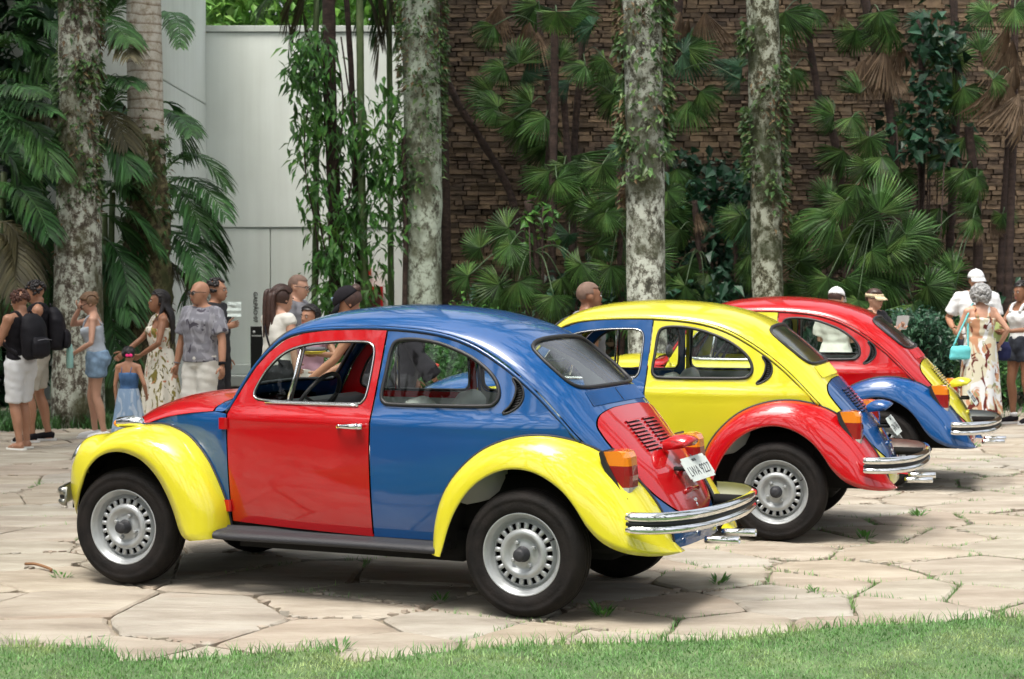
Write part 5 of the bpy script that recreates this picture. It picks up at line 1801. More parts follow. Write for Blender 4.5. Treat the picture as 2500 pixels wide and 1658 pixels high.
def put_leaf(x, y, R, ang, kind, blue):
    best, bi, bj = 1e9, 0, 0
    for i, pth in enumerate(ppaths):
        # a leaf springs from the upper part of a stem, from a point not far below its hub
        q = pth[:22]
        d = np.hypot(q[:, 0] - x, q[:, 1] - y) + np.maximum(0, q[:, 1] - y - 60) * .5
        j = int(d.argmin())
        if d[j] < best: best, bi, bj = d[j], i, j
    root, Y0 = proots[bi], PALMS[bi][2]
    Y = Y0 + rp_.uniform(-.75, .15) if kind == 'fan' else Y0 - rp_.uniform(.02, .25)
    h = at(x, y, Y)
    s = R * Y / FPX * (1.06 if kind == 'fan' else 1.0)
    a = math.radians(ang)
    ex = Vector((math.cos(a), rp_.normal(-.12, .3), -math.sin(a))).normalized()
    nz = Vector((rp_.normal(0, .35), -1, rp_.normal(.35, .35)))
    nz = (nz - ex * nz.dot(ex)).normalized()
    ey = nz.cross(ex)
    o = bpy.data.objects.new('fan_leaf' if kind == 'fan' else 'dead_leaf', FANS[(kind, int(rp_.integers(4)))])
    COL.objects.link(o); o.parent = root
    M4 = Matrix((ex, ey, nz)).transposed().to_4x4() @ Matrix.Diagonal((s, s, s, 1))
    M4.translation = h - root.location
    o.matrix_local = M4
    if blue:
        o.material_slots[0].link = 'OBJECT'; o.material_slots[0].material = M['fan_blue']
    k = ppaths[bi][bj]
    st = at(k[0], k[1], Y0)
    mid = (st + h) / 2 + Vector((0, -.05, .06 + .12 * (h - st).length))
    if kind == 'fan':
        MB().tube(cr([tuple(p - root.location) for p in (st, mid, h)], 6), .009, 5).build('petiole', M['petiole'], root)
for x, y, R, a, *e in LEAVES: put_leaf(x, y, R, a, 'fan', bool(e))
for x, y, R, a, *e in DEADS: put_leaf(x, y, R, a, 'dead', False)
# fuller hidden layer behind: more fans in the shade between the stems
for k in range(46):
    x, y = rp_.uniform(1130, 1700), rp_.uniform(330, 760)
    if k % 2: x, y = rp_.uniform(1780, 2330), rp_.uniform(480, 780)
    if (1095 < x < 1220 and y < 560) or (1890 < x < 2030 and y < 500): continue
    put_leaf(x, y, rp_.uniform(50, 78), rp_.uniform(20, 160), 'fan', rp_.random() < .15)

# ------------------------------------------------ undergrowth, shrubs
P = []
for k in range(420):
    x = rp_.uniform(-1.3, 8.6)
    zc = rp_.uniform(.1, 1.25) * (1.0 if x > 3.2 or x < .5 else 1.5)
    c = np.array([x, rp_.uniform(24.2, 26.4), zc])
    for j in range(int(rp_.integers(10, 22))): P.append(c + rp_.normal(0, .16, 3))
P = np.array(P); P[:, 2] = np.abs(P[:, 2])
tag(scatter_leaves('undergrowth', P, .17, M['heart'], None, rp_, .62, -.3, .4), kind='stuff')

def shrub(label, boxes, Y0, Y1, size, n, m='shrub', name='shrub', flowers=0, group=None, single=0, aspect=.5):
    """boxes: photo rectangles (x0, y0, x1, y1) the foliage fills"""
    xs = [b[0] for b in boxes] + [b[2] for b in boxes]
    c = at((min(xs) + max(xs)) / 2, 800, (Y0 + Y1) / 2)
    root = empty(name, (c.x, c.y, 0))
    tag(root, label, 'shrub', group)
    P = []
    for x0, y0, x1, y1 in boxes:
        for k in range(n // len(boxes) // 8):
            q = at(rp_.uniform(x0, x1), rp_.uniform(y0, y1), rp_.uniform(Y0, Y1))
            if q.z < .03: q.z = rp_.uniform(.03, .3)
            for j in range(8): P.append(np.array([q.x - c.x, q.y - c.y, q.z]) + rp_.normal(0, size * .8, 3))
    P = np.array(P); P[:, 2] = np.abs(P[:, 2])
    if single: leaf_parts('leaf', P[:single], size * 1.1, M[m], root, rp_, aspect, .35, up=.1)
    scatter_leaves('foliage', P[single:], size, M[m], root, rp_, aspect, .1, .35)
    for k in range(8):
        p = P[int(rp_.integers(len(P)))]
        MB().tube([(p[0] * .5, p[1] * .5, 0), (p[0] * .8, p[1] * .8, p[2] * .6), tuple(p)], .01, 5).build('branch', M['stem_dark'], root)
    for k in range(flowers):
        p = P[int(rp_.integers(len(P)))] + [0, -.06, .05]
        MB().ball(p, (.03, .03, .022), 8, 5).build('flower', M['flower_red'], root)
    return root
shrub('clipped green hedge bush between the red car and the grey haired woman', [(2130, 795, 2330, 900), (2180, 770, 2290, 830)], 22.2, 23.6, .075, 5200, 'heart', 'hedge_bush', single=40)
shrub("leafy shrub with red flowers seen through the blue car's rear side window", [(960, 800, 1230, 960)], 17.5, 19.0, .075, 3600, 'shrub', flowers=12)
shrub('shrub with red flowers seen through the front side window of the blue car', [(790, 800, 960, 960)], 21.0, 22.0, .09, 2200, 'shrub', flowers=8)
shrub('light green bush with thin branches at the left foot of the stone wall', [(1110, 740, 1240, 900)], 23.4, 24.2, .09, 600, 'vine')
shrub('dark leafy plant with broad leaves between the speckled and the mossy trunk', [(1640, 400, 1830, 520), (1600, 560, 1810, 760)], 25.2, 26.2, .17, 1000, 'heart', aspect=.75, single=60)
shrub('climbing plant with broad bluish leaves on the upper right part of the stone wall', [(2230, 60, 2330, 130), (2230, 180, 2320, 400), (2180, 290, 2300, 390)], 24.6, 25.4, .19, 420, 'heart', 'leafy_climber', aspect=.7, single=80)
shrub('little light green sapling between the dark palm trunks, left half of the stone wall', [(1285, 520, 1345, 570)], 24.0, 24.3, .16, 70, 'vine', 'sapling', single=30)
shrub('low green plants along the foot of the right wall behind the standing people', [(2330, 780, 2500, 960)], 22.6, 24.0, .08, 2600, 'shrub', single=40)

# rough grass and ground plants at the left planting edge
P = np.stack([rp_.uniform(-7.5, -3.4, 9000), rp_.uniform(19.6, 21.6, 9000), np.zeros(9000)], 1)
P = P[P[:, 1] > 19.75 + .25 * np.sin(P[:, 0] * 2.3) + .1 * np.sin(P[:, 0] * 7)]
P[:, 2] = -.03
blades('ground_grass', P, .17, .016, M['shrub'], rp_, .9)
P = np.stack([rp_.uniform(-3.4, 9, 3000), rp_.uniform(21.6, 23.8, 3000), np.full(3000, -.05)], 1)
blades('border_grass', P, .16, .016, M['shrub'], rp_, .9)

# ------------------------------------------------ feather palms on the left
FROND_Y = {}
def feather(root, p0, p1, p2, Y, Y2=None, leaf=.42, m='feather', width=.030, n=42, sag=.55):
    c = root.location
    Y2 = Y if Y2 is None else Y2
    a, b, d = at(*p0, Y), at(*p1, (Y + Y2) / 2), at(*p2, Y2)
    # control point so that the midrib passes through the middle point
    b = b * 2 - (a + d) / 2
    V, F = frond_mesh(tuple(a - c), tuple(b - c), tuple(d - c), rp_, n, leaf, width, sag)
    return mk('frond', V, F, M[m], root, smooth=False)
def clump(label, bx, Y, stems, name='feather_palm'):
    b = at(bx, 1000, Y)
    root = empty(name, (b.x, Y, 0))
    tag(root, label, 'palm tree', 'feather palms in the left planting')
    for x, y, w in stems:
        t = at(x, y, Y)
        trunk('stem', [(rp_.uniform(-.1, .1), 0, -.05), ((t.x - b.x) * .4, 0, t.z * .5), (t.x - b.x, 0, t.z)], [w, w * .9, w * .8], M['stem_green'], root, 8, .04, int(abs(x)))
    return root
S1 = 1 / 2.24
def F1(root, L, Y, **k):
    for q in L:
        (x0, y0), (x1, y1), (x2, y2) = q[:3]
        kk = dict(k); kk.update(q[3] if len(q) > 3 else {})
        feather(root, (x0 * S1, y0 * S1), (x1 * S1, y1 * S1), (x2 * S1, y2 * S1), Y + rp_.uniform(-.4, .4), Y - rp_.uniform(-.2, 1.0), **kk)
ca = clump('feather palm with long arching fronds over the pale wall, right of the mossy trunk', 395, 22.6, [(395, 560, .05), (405, 470, .045)])
F1(ca, [((880, 960), (1060, 850), (1235, 1020)), ((890, 1030), (1060, 985), (1235, 1190)), ((890, 1100), (1080, 1110), (1225, 1400)), ((890, 1180), (1060, 1200), (1200, 1440)), ((890, 1260), (1020, 1330), (1110, 1560)), ((890, 560), (960, 620), (1010, 860)), ((890, 600), (990, 640), (1050, 740), {'leaf': .34}), ((890, 1320), (1000, 1440), (1020, 1640)), ((880, 90), (960, 90), (985, 260), {'leaf': .3}), ((890, 1000), (1020, 1080), (1100, 1290)), ((880, 1240), (1060, 1290), (1230, 1520)), ((870, 1400), (960, 1480), (1060, 1580), {'m': 'feather_old'})], 22.4, leaf=.46)
cb = clump('feather palm with bright green fronds between the first two tall trunks', 262, 21.3, [(255, 520, .05), (275, 470, .045)])
F1(cb, [((560, 1130), (720, 1170), (880, 1400)), ((560, 1100), (680, 1030), (840, 1180)), ((560, 1180), (660, 1240), (740, 1440)), ((560, 1060), (620, 1000), (760, 1060)), ((570, 1300), (660, 1420), (700, 1640)), ((540, 1440), (640, 1500), (720, 1750)), ((550, 1480), (600, 1560), (640, 1830), {'m': 'feather_old'}), ((560, 760), (640, 800), (720, 950)), ((560, 830), (640, 880), (700, 1040)), ((560, 620), (620, 640), (700, 800), {'m': 'feather_old'}), ((560, 700), (610, 560), (700, 430)), ((560, 1320), (480, 1400), (330, 1560)), ((560, 250), (640, 180), (710, 320), {'m': 'feather_old'}), ((570, 120), (640, 20), (700, -60)), ((560, 90), (620, 120), (710, 240)), ((560, 560), (640, 430), (720, 470)), ((560, 1540), (660, 1600), (740, 1900)), ((560, 1600), (650, 1700), (690, 2000)), ((560, 1640), (620, 1800), (640, 2060))], 21.4, leaf=.44)
cc = clump('feather palm with drooping fronds at the left edge, before the first trunk', -10, 20.9, [(10, 420, .05), (-40, 500, .05)])
F1(cc, [((-60, 800), (140, 720), (240, 940)), ((-60, 900), (60, 860), (130, 1080)), ((-60, 1120), (80, 1120), (180, 1420)), ((-60, 1240), (80, 1260), (150, 1560), {'m': 'feather_old'}), ((-40, 700), (170, 690), (330, 960)), ((-60, 1000), (140, 1060), (270, 1300)), ((-40, 1290), (60, 1340), (90, 1620), {'m': 'feather_old'}), ((-80, 1360), (-10, 1450), (30, 1700), {'m': 'feather_old'}), ((-60, 560), (60, 480), (200, 500)), ((-60, 1180), (140, 1180), (290, 1440)), ((60, 1340), (200, 1400), (310, 1640)), ((-60, 640), (100, 560), (300, 620)), ((-60, 1500), (80, 1560), (180, 1800)), ((0, 1400), (130, 1500), (200, 1760), {'m': 'feather_old'})], 20.8, leaf=.46)
cd = clump('dark feather palm filling the shade at the upper left corner', 90, 23.4, [(100, 250, .06), (40, 150, .06)])
F1(cd, [((100, 260), (220, 120), (330, 200)), ((80, 240), (180, 220), (240, 420)), ((60, 330), (190, 340), (310, 420)), ((50, 420), (150, 470), (220, 640)), ((130, 560), (230, 600), (330, 700), {'m': 'feather_old'}), ((0, 120), (120, 60), (240, 160)), ((40, 560), (140, 470), (240, 520)), ((0, 600), (70, 680), (110, 850)), ((-40, 300), (40, 210), (150, 240)), ((100, 140), (160, 20), (280, 10)), ((150, 700), (250, 640), (340, 700), {'m': 'feather_old'}), ((0, 460), (90, 400), (190, 430)), ((200, 860), (260, 800), (340, 860)), ((180, 300), (260, 280), (340, 380))], 23.2, leaf=.5)
# withered hanging fronds of the palms above, near the top edge
ch = clump('palm with yellowish hanging fronds at the top edge, over the vine column', 772, 25.2, [(772, 0, .05)], 'hanging_palm')
for q in (((800, -60), (745, -10), (715, 110)), ((790, -80), (720, -20), (705, 70)), ((850, -50), (810, 30), (800, 140)), ((900, -60), (925, 10), (920, 190)), ((870, -50), (900, -5), (930, 110)), ((760, -60), (740, 20), (760, 150)), ((920, -60), (950, 0), (940, 80))):
    feather(ch, *q, 25.2, leaf=.34, m='feather_old', sag=.9)
ch2 = clump('palm with green fronds hanging in at the top edge beside the whitish trunk', 955, 25.6, [(950, 0, .05)], 'hanging_palm')
for q in (((960, -90), (990, -10), (965, 120)), ((930, -90), (900, -20), (880, 70)), ((950, -90), (930, -10), (915, 100)), ((840, -90), (800, -20), (775, 60)), ((800, -90), (690, -30), (640, 20))):
    feather(ch2, *q, 25.6, leaf=.4, sag=.8)

# ------------------------------------------------ leafy masses that read as one: woods behind the walls and behind the viewpoint
def wood(name, n, size, m, box, clusters, r, spread):
    P = []
    (x0, x1), (y0, y1), (z0, z1) = box
    for k in range(clusters):
        c = np.array([r.uniform(x0, x1), r.uniform(y0, y1), r.uniform(z0, z1)])
        P.append(c + r.normal(0, 1, (n // clusters, 3)) * spread)
    P = np.concatenate(P); P = P[P[:, 2] > 0]
    o = scatter_leaves(name, P, size, m, None, r, .42, -.1, .35)
    tag(o, kind='stuff')
    return o
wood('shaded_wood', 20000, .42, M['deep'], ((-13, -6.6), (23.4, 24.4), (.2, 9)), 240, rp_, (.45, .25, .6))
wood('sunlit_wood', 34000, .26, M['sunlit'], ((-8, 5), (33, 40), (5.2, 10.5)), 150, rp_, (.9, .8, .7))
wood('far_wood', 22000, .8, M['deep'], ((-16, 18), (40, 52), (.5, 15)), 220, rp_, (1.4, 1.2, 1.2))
wood('garden_wood', 26000, .6, M['deep'], ((-34, 32), (-40, -30), (.3, 8.5)), 260, rp_, (1.3, 1.1, 1.1))
wood('garden_wood', 9000, .6, M['deep'], ((26, 34), (-6, 40), (.3, 7)), 120, rp_, (1.2, 1.1, 1.0))
wood('garden_wood', 12000, .6, M['deep'], ((-26, -13), (-6, 24), (.3, 9)), 150, rp_, (1.2, 1.1, 1.0))

# unseen tall palms put round the yard so their crowns dapple the paint's reflections
V, F, mi = [], [], []
_over = [(-8.5, 9, 12), (-7, 15, 13), (-9, 2, 12.5), (-3.5, -4, 13), (7.5, 8, 12), (8.5, 14.5, 13), (4.5, -5, 13.5), (-13, 12, 11), (-1, -9, 12), (9.5, 20, 13), (-10.5, 18, 12)]
_over += [(4.4, 4.5, 14.5), (-6, -1, 13), (6.5, -1.5, 12.5), (.8, -2.2, 14.5), (-9, -9, 12), (9, -10, 12), (-5.5, 11, 15), (5.8, 11.5, 15.5), (-13, 4, 12), (-12, -4, 12), (3.2, 1.0, 16), (3, -12, 12), (-5, -14, 12), (7.4, 17.5, 15), (-7.8, 19.5, 15)]
for x, y, z in _over:
    tv, tf = sweep([(x, y, -.05), (x + .1, y, z * .5), (x, y + .1, z)], [.26, .22, .17], 10)
    b = len(V); V += [tuple(p) for p in tv]; F += [tuple(i + b for i in f) for f in tf]; mi += [1] * len(tf)
    for k in range(11):
        me = _fr[k % 3]
        Mx = Matrix.Translation((x, y, z)) @ Euler((0, -rp_.uniform(-.25, .8), k * 2.4 + rp_.uniform(-.2, .2))).to_matrix().to_4x4() @ Matrix.Scale(1.25, 4)
        b = len(V)
        V += [tuple(Mx @ v.co) for v in me.vertices]
        F += [tuple(i + b for i in p.vertices) for p in me.polygons]; mi += [0] * len(me.polygons)
tag(mk('overhead_palms', V, F, [M['feather'], M['bark4']], None, False, mi), kind='stuff')
# ---------------------------------------------------------------- people
rh = np.random.default_rng(21)
def skin(name, c): return mat(name, c, .5, var=.06, vscale=9)
SK = dict(light=skin('skin_light', (.52, .29, .20)), tan=skin('skin_tan', (.40, .20, .12)), brown=skin('skin_brown', (.26, .12, .065)), dark=skin('skin_dark', (.17, .08, .045)))
HR = dict(black=mat('hair_black', (.012, .009, .009), .45, var=.3, vscale=40), brown=mat('hair_brown', (.045, .02, .014), .5, var=.35, vscale=40), reddish=mat('hair_reddish', (.075, .028, .018), .6, var=.35, vscale=40),
          blond=mat('hair_blond', (.16, .09, .045), .55, var=.4, vscale=40), grey=mat('hair_grey', (.30, .30, .30), .8, var=.4, vscale=30), stubble=mat('hair_stubble', (.16, .10, .075), .8, var=.2, vscale=30))
def cloth(name, c, var=.12, vs=6, rough=.85): return mat(name, c, rough, bump=.25, bscale=22, var=var, vscale=vs, spec=.2)
CL = dict(white=cloth('white_cotton', (.70, .71, .72), .05), offwhite=cloth('off_white_cotton', (.62, .61, .56), .06), black=cloth('black_cotton', (.009, .008, .011), .3), beige=cloth('beige_cotton', (.50, .47, .40), .08), denim=cloth('light_denim', (.20, .30, .42), .35, 12),
          denim_dark=cloth('dark_denim', (.035, .04, .055), .3, 12), denim_blue=cloth('blue_chambray', (.06, .13, .27), .3, 14), charcoal=cloth('charcoal_cotton', (.03, .03, .034), .2), navy=cloth('navy_nylon', (.018, .022, .07), .2), pink=cloth('pink_cotton', (.55, .33, .42), .1), palegrey=cloth('pale_grey_cotton', (.45, .50, .56), .1),
          grey=cloth('grey_cotton', (.18, .18, .20), .15), bag_black=cloth('black_nylon', (.011, .0105, .014), .35, 5, .6), turq=cloth('turquoise_felt', (.14, .55, .58), .15), shoe_white=cloth('white_leather', (.68, .68, .68), .06), hot_pink=cloth('hot_pink_ribbon', (.8, .05, .22), .1), straw=cloth('straw', (.55, .46, .30), .1),
          skirt=None)

def print_mat(name, base, spots, scale, thr, seed=0.0, rough=.85):
    """printed cloth: blotches of several colours on a base"""
    m, n, b = nt(name)
    b.inputs['Roughness'].default_value = rough
    b.inputs['Specular IOR Level'].default_value = .2
    tc = n.nodes.new('ShaderNodeTexCoord')
    col = None
    for i, c in enumerate(spots):
        mp = n.nodes.new('ShaderNodeMapping'); mp.inputs['Location'].default_value = (seed + i * 3.7, i * 1.9, i * 5.3); mp.inputs['Rotation'].default_value = (.3 * i, .5, .9 * i)
        mp.inputs['Scale'].default_value = (1, 1, .6)
        n.links.new(tc.outputs['Object'], mp.inputs[0])
        no = n.nodes.new('ShaderNodeTexNoise'); no.inputs['Scale'].default_value = scale * (1 + .2 * i); no.inputs['Detail'].default_value = 2.5; no.inputs['Distortion'].default_value = 1.6
        n.links.new(mp.outputs[0], no.inputs['Vector'])
        rp = n.nodes.new('ShaderNodeValToRGB')
        rp.color_ramp.elements[0].position = thr[i]; rp.color_ramp.elements[0].color = (0, 0, 0, 1)
        rp.color_ramp.elements[1].position = thr[i] + .03; rp.color_ramp.elements[1].color = (1, 1, 1, 1)
        n.links.new(no.outputs['Fac'], rp.inputs[0])
        mx = n.nodes.new('ShaderNodeMix'); mx.data_type = 'RGBA'
        if col is None: mx.inputs[6].default_value = (*base, 1)
        else: n.links.new(col, mx.inputs[6])
        mx.inputs[7].default_value = (*c, 1)
        n.links.new(rp.outputs[0], mx.inputs[0])
        col = mx.outputs[2]
    n.links.new(col, b.inputs['Base Color'])
    return m
CL['floral'] = print_mat('floral_print', (.68, .65, .56), [(.20, .17, .04), (.50, .20, .10), (.10, .09, .02)], 9, (.56, .61, .63), 1.0)
CL['tiedye'] = print_mat('grey_mottled_print', (.21, .21, .24), [(.30, .30, .33), (.075, .07, .09)], 7, (.52, .60), 2.0)
CL['palm_print'] = print_mat('palm_tree_print', (.60, .57, .44), [(.50, .26, .15), (.68, .70, .72), (.12, .025, .02), (.28, .30, .16)], 4.2, (.52, .56, .57, .63), 4.0)
CL['skirt'] = print_mat('faded_denim', (.22, .32, .46), [(.38, .46, .56)], 8, (.48,), 2.0)
EYE_W = mat('eye_white', (.6, .58, .55), .3)
EYE_D = mat('eye_dark', (.012, .008, .006), .25)
LIP = mat('lips', (.32, .09, .075), .5)
LENS = mat('sunglass_lens', (.01, .008, .008), .12, coat=1.0)

def remesh(name, mb, vox, m, parent, smooth=2, crease=0.0, subdecim=None):
    o = mb.build(name, m, None)
    r = o.modifiers.new('r', 'REMESH'); r.mode = 'VOXEL'; r.voxel_size = vox; r.use_smooth_shade = True
    if smooth:
        s = o.modifiers.new('s', 'SMOOTH'); s.factor = .5; s.iterations = smooth
    bpy.context.view_layer.update()
    me = bpy.data.meshes.new_from_object(o.evaluated_get(bpy.context.evaluated_depsgraph_get()))
    old = o.data
    o.modifiers.clear()
    o.data = me
    me.name = name
    bpy.data.meshes.remove(old)
    if not me.materials: me.materials.append(m)
    k = len(me.vertices)
    co = np.empty(k * 3); me.vertices.foreach_get('co', co); co = co.reshape(-1, 3)
    if crease:
        ph = rh.uniform(0, 6, 3)
        w = np.sin(co[:, 2] * 30 + 22 * np.abs(co[:, 0]) + ph[0]) * np.sin(co[:, 0] * 16 + co[:, 1] * 13 + ph[1]) + .8 * np.sin(co[:, 0] * 45 - co[:, 2] * 18 + ph[2]) * np.sin(co[:, 2] * 9 + ph[0]) + .4 * np.sin(co[:, 2] * 75 + co[:, 1] * 30 + ph[2])
        nn = np.empty(k * 3); me.vertices.foreach_get('normal', nn); nn = nn.reshape(-1, 3)
        co = co + nn * (w * crease)[:, None]
        me.vertices.foreach_set('co', co.ravel()); me.update()
    o.parent = parent
    return o

def ell_tube(mb, rings, n=18, X=None):
    """closed loft through (centre, rx, ry) rings, X = lateral direction"""
    V, F = [], []
    for c, rx, ry in rings:
        c = Vector(c)
        for j in range(n):
            t = 2 * PI * j / n
            V.append(c + X[0] * (rx * math.cos(t)) + X[1] * (ry * math.sin(t)))
    k = len(rings)
    for i in range(k - 1):
        for j in range(n): F.append((i * n + j, i * n + (j + 1) % n, (i + 1) * n + (j + 1) % n, (i + 1) * n + j))
    F += [tuple(range(n - 1, -1, -1)), tuple((k - 1) * n + j for j in range(n))]
    mb.add(V, F)

def ik(a, b, l1, l2, hint):
    a, b = Vector(a), Vector(b)
    d = b - a
    L = min(d.length, (l1 + l2) * .995)
    d.normalize()
    b = a + d * L
    x = (l1 * l1 - l2 * l2 + L * L) / (2 * L)
    h = math.sqrt(max(0, l1 * l1 - x * x))
    hv = Vector(hint); hv = hv - d * hv.dot(d)
    if hv.length < 1e-6: hv = Vector((0, 1, 0))
    hv.normalize()
    return a + d * x + hv * h, b

# torso stations: height, half width, half depth, forward shift
T_M = [(.86, .148, .105, 0), (.93, .160, .115, .0), (1.0, .150, .108, -.005), (1.08, .140, .100, -.012), (1.2, .157, .110, -.01), (1.30, .172, .115, -.005), (1.37, .165, .095, .008), (1.415, .115, .072, .014)]
T_F = [(.86, .152, .112, .008), (.93, .168, .125, .012), (1.0, .145, .105, .0), (1.08, .118, .088, -.01), (1.2, .137, .108, -.016), (1.27, .148, .118, -.02), (1.35, .143, .088, .004), (1.41, .095, .064, .012)]

class Person:
    def __init__(s, label, px, Y, h=1.7, face=0, sk='tan', fem=False, lean=0, head=(0, 0, 0), hands=None, elbows=None, step=0.0, fat=1.0, group=None, foot=None):
        """px: photo column of the body; face: 0 towards the viewer, 90 to the right, 180 away; lean: bend forward at the hips (deg);
        head: (turn, nod, tilt) in deg; hands: {'L': (x, y, z), 'R': ...} in body space, forward is -y, left is +x"""
        s.k = h / 1.7
        s.fem, s.skin, s.fat = fem, SK[sk], fat
        p = at(px, 900, Y)
        s.root = empty('person', (p.x, Y, 0), math.radians(face))
        tag(s.root, label, 'person', group)
        s.R = Matrix.Rotation(math.radians(lean), 4, 'X')      # forward is -y
        s.lean = lean
        k = s.k
        s.T = T_F if fem else T_M
        sw = .158 if fem else .185
        s.sh = {q: s.up((d * sw, .012, 1.375)) for q, d in (('L', 1), ('R', -1))}
        s.hand, s.elb = {}, {}
        for q, d in (('L', 1), ('R', -1)):
            t = (hands or {}).get(q)
            t = s.up((d * (sw + .055), -.03, .86)) if t is None else Vector(t) * k
            hint = (elbows or {}).get(q, (d * .6, .8, -.3))
            s.elb[q], s.hand[q] = ik(s.sh[q], t, .275 * k, .25 * k, hint)
        s.hip = {q: Vector((d * .088 * k, 0, .90 * k)) for q, d in (('L', 1), ('R', -1))}
        st = {'L': step, 'R': -step}
        s.ank = {q: Vector((d * .095 * k, st[q] * .5 * k + .02 * k, .085 * k)) for q, d in (('L', 1), ('R', -1))}
        if foot:
            for q in foot: s.ank[q] = Vector(foot[q]) * k
        s.kn = {}
        for q in 'LR': s.kn[q], s.ank[q] = ik(s.hip[q], s.ank[q], .415 * k, .41 * k, (0, -1, 0))
        s.hc = s.up((0, -.02, 1.562))
        s.HM = (s.R.to_3x3() @ Matrix.Rotation(math.radians(head[0]), 3, 'Z') @ Matrix.Rotation(math.radians(head[1]), 3, 'X') @ Matrix.Rotation(math.radians(head[2]), 3, 'Y'))
        s.body()

    def up(s, p):
        """upper-body point after the forward bend, scaled"""
        p = Vector(p)
        piv = Vector((0, 0, .92))
        q = p - piv
        w = min(1, max(0, q.z / .22))
        q = (Matrix.Rotation(math.radians(s.lean * w), 3, 'X')) @ q
        return (q + piv) * s.k

    def hd(s, p): return s.hc + s.HM @ (Vector(p) * s.k)

    def axes(s, z):
        w = min(1, max(0, (z - .92) / .22))
        Rm = Matrix.Rotation(math.radians(s.lean * w), 3, 'X')
        return (Rm @ Vector((1, 0, 0)), Rm @ Vector((0, 1, 0)))

    def torso(s, mb, z0, z1, grow=0.0, n=20, flare=0.0):
        zs = [t[0] for t in s.T]
        zz = sorted(set([z0, z1] + [z for z in zs if z0 < z < z1]))
        T = np.array(s.T)
        V, F = [], []
        for z in zz:
            rx, ry, dy = (np.interp(z, T[:, 0], T[:, i]) for i in (1, 2, 3))
            g = grow + flare * max(0, (1.05 - z))
            ax = s.axes(z)
            c = s.up((0, dy, z))
            rx, ry = (rx * s.fat + g) * s.k, (ry * s.fat + g) * s.k
            for j in range(n):
                t = 2 * PI * j / n
                ct, st = math.cos(t), math.sin(t)
                V.append(c + ax[0] * (rx * math.copysign(abs(ct) ** .85, ct)) + ax[1] * (ry * math.copysign(abs(st) ** .85, st)))
        k = len(zz)
        for i in range(k - 1):
            for j in range(n): F.append((i * n + j, i * n + (j + 1) % n, (i + 1) * n + (j + 1) % n, (i + 1) * n + j))
        F += [tuple(range(n - 1, -1, -1)), tuple((k - 1) * n + j for j in range(n))]
        mb.add(V, F)
        return mb

    def leg(s, mb, q, f0, f1, grow=0.0, wide=0.0):
        """leg tube from fraction f0 to f1 (0 hip, 1 knee, 2 ankle)"""
        pts = [s.hip[q] + Vector((0, 0, .03 * s.k)), s.kn[q], s.ank[q]]
        R = [.088, .083, .070, .056, .052, .058, .052, .040, .036] if not s.fem else [.092, .088, .074, .058, .052, .056, .048, .037, .033]
        fs = np.linspace(0, 2, 9)
        P, rr = [], []
        for f in sorted(set([f0, f1] + [f for f in fs if f0 < f < f1])):
            a = pts[0].lerp(pts[1], f) if f <= 1 else pts[1].lerp(pts[2], f - 1)
            if 1.1 < f < 1.7: a = a + Vector((0, .012 * s.k, 0))
            P.append(a); rr.append((np.interp(f, fs, R) * (.5 + .5 * s.fat) + grow + wide * max(0, f - f0)) * s.k)
        mb.tube(P, rr, 14)
        return mb

    def arm(s, mb, q, f0, f1, grow=0.0, wide=0.0):
        pts = [s.sh[q], s.elb[q], s.hand[q]]
        R = [.054, .050, .046, .039, .040, .036, .027] if not s.fem else [.044, .041, .037, .032, .033, .029, .023]
        fs = np.linspace(0, 2, 7)
        P, rr = [], []
        for f in sorted(set([f0, f1] + [f for f in fs if f0 < f < f1])):
            P.append(pts[0].lerp(pts[1], f) if f <= 1 else pts[1].lerp(pts[2], f - 1))
            rr.append((np.interp(f, fs, R) + grow + wide * max(0, f - f0)) * s.k)
        mb.tube(P, rr, 12)
        return mb

    def body(s):
        k = s.k
        mb = MB()
        s.torso(mb, .86, 1.415)
        mb.ball(s.up((0, .0, .89)), (.15 * k * s.fat, .11 * k * s.fat, .10 * k), 16, 10)
        if s.fem:
            for d in (1, -1): mb.ball(s.up((d * .068, -.085, 1.245)), .062 * k, 12, 8)
        for q in 'LR':
            mb.ball(s.sh[q], (.062 if not s.fem else .052) * k, 12, 8)
            mb.tube([s.up((0, .015, 1.42)), s.sh[q]], [.058 * k, .050 * k], 10)
            s.leg(mb, q, 0, 2)
            s.arm(mb, q, 0, 2)
            # foot
            a = s.ank[q]
            d = 1 if q == 'L' else -1
            mb.tube([a + Vector((0, .045 * k, -.045 * k)), a + Vector((0, .0, -.04 * k)), a + Vector((d * .008 * k, -.08 * k, -.052 * k)), a + Vector((d * .012 * k, -.16 * k, -.066 * k))], [.032 * k, .042 * k, .036 * k, .018 * k], 10)
        mb.tube([s.up((0, .018, 1.38)), s.up((0, .012, 1.45)), s.hc + s.HM @ Vector((0, .012 * k, -.06 * k))], [.07 * k, (.047 if s.fem else .056) * k, (.046 if s.fem else .054) * k], 12)
        # head: skull, face, jaw, nose, brow, ears
        H = s.HM
        def hb(p, r, M3=None): mb.ball(s.hd(p), [x * k for x in r], 16, 12, M=H)
        hb((0, .012, .022), (.076, .094, .090))
        hb((0, -.022, -.025), (.064, .072, .088))
        hb((0, -.045, -.078), (.042, .042, .034))
        hb((0, -.094, -.022), (.012, .018, .018))
        hb((0, -.082, .004), (.010, .014, .026))
        hb((0, -.070, .022), (.052, .020, .014))
        hb((0, -.082, -.062), (.026, .012, .012))
        for d in (1, -1): hb((d * .075, .012, -.008), (.011, .022, .031))
        o = remesh('body', mb, .0135 * max(k, .75), s.skin, s.root, 2)
        # hands: palm and five bent fingers rooted in it, joined to the body mesh
        hm = MB()
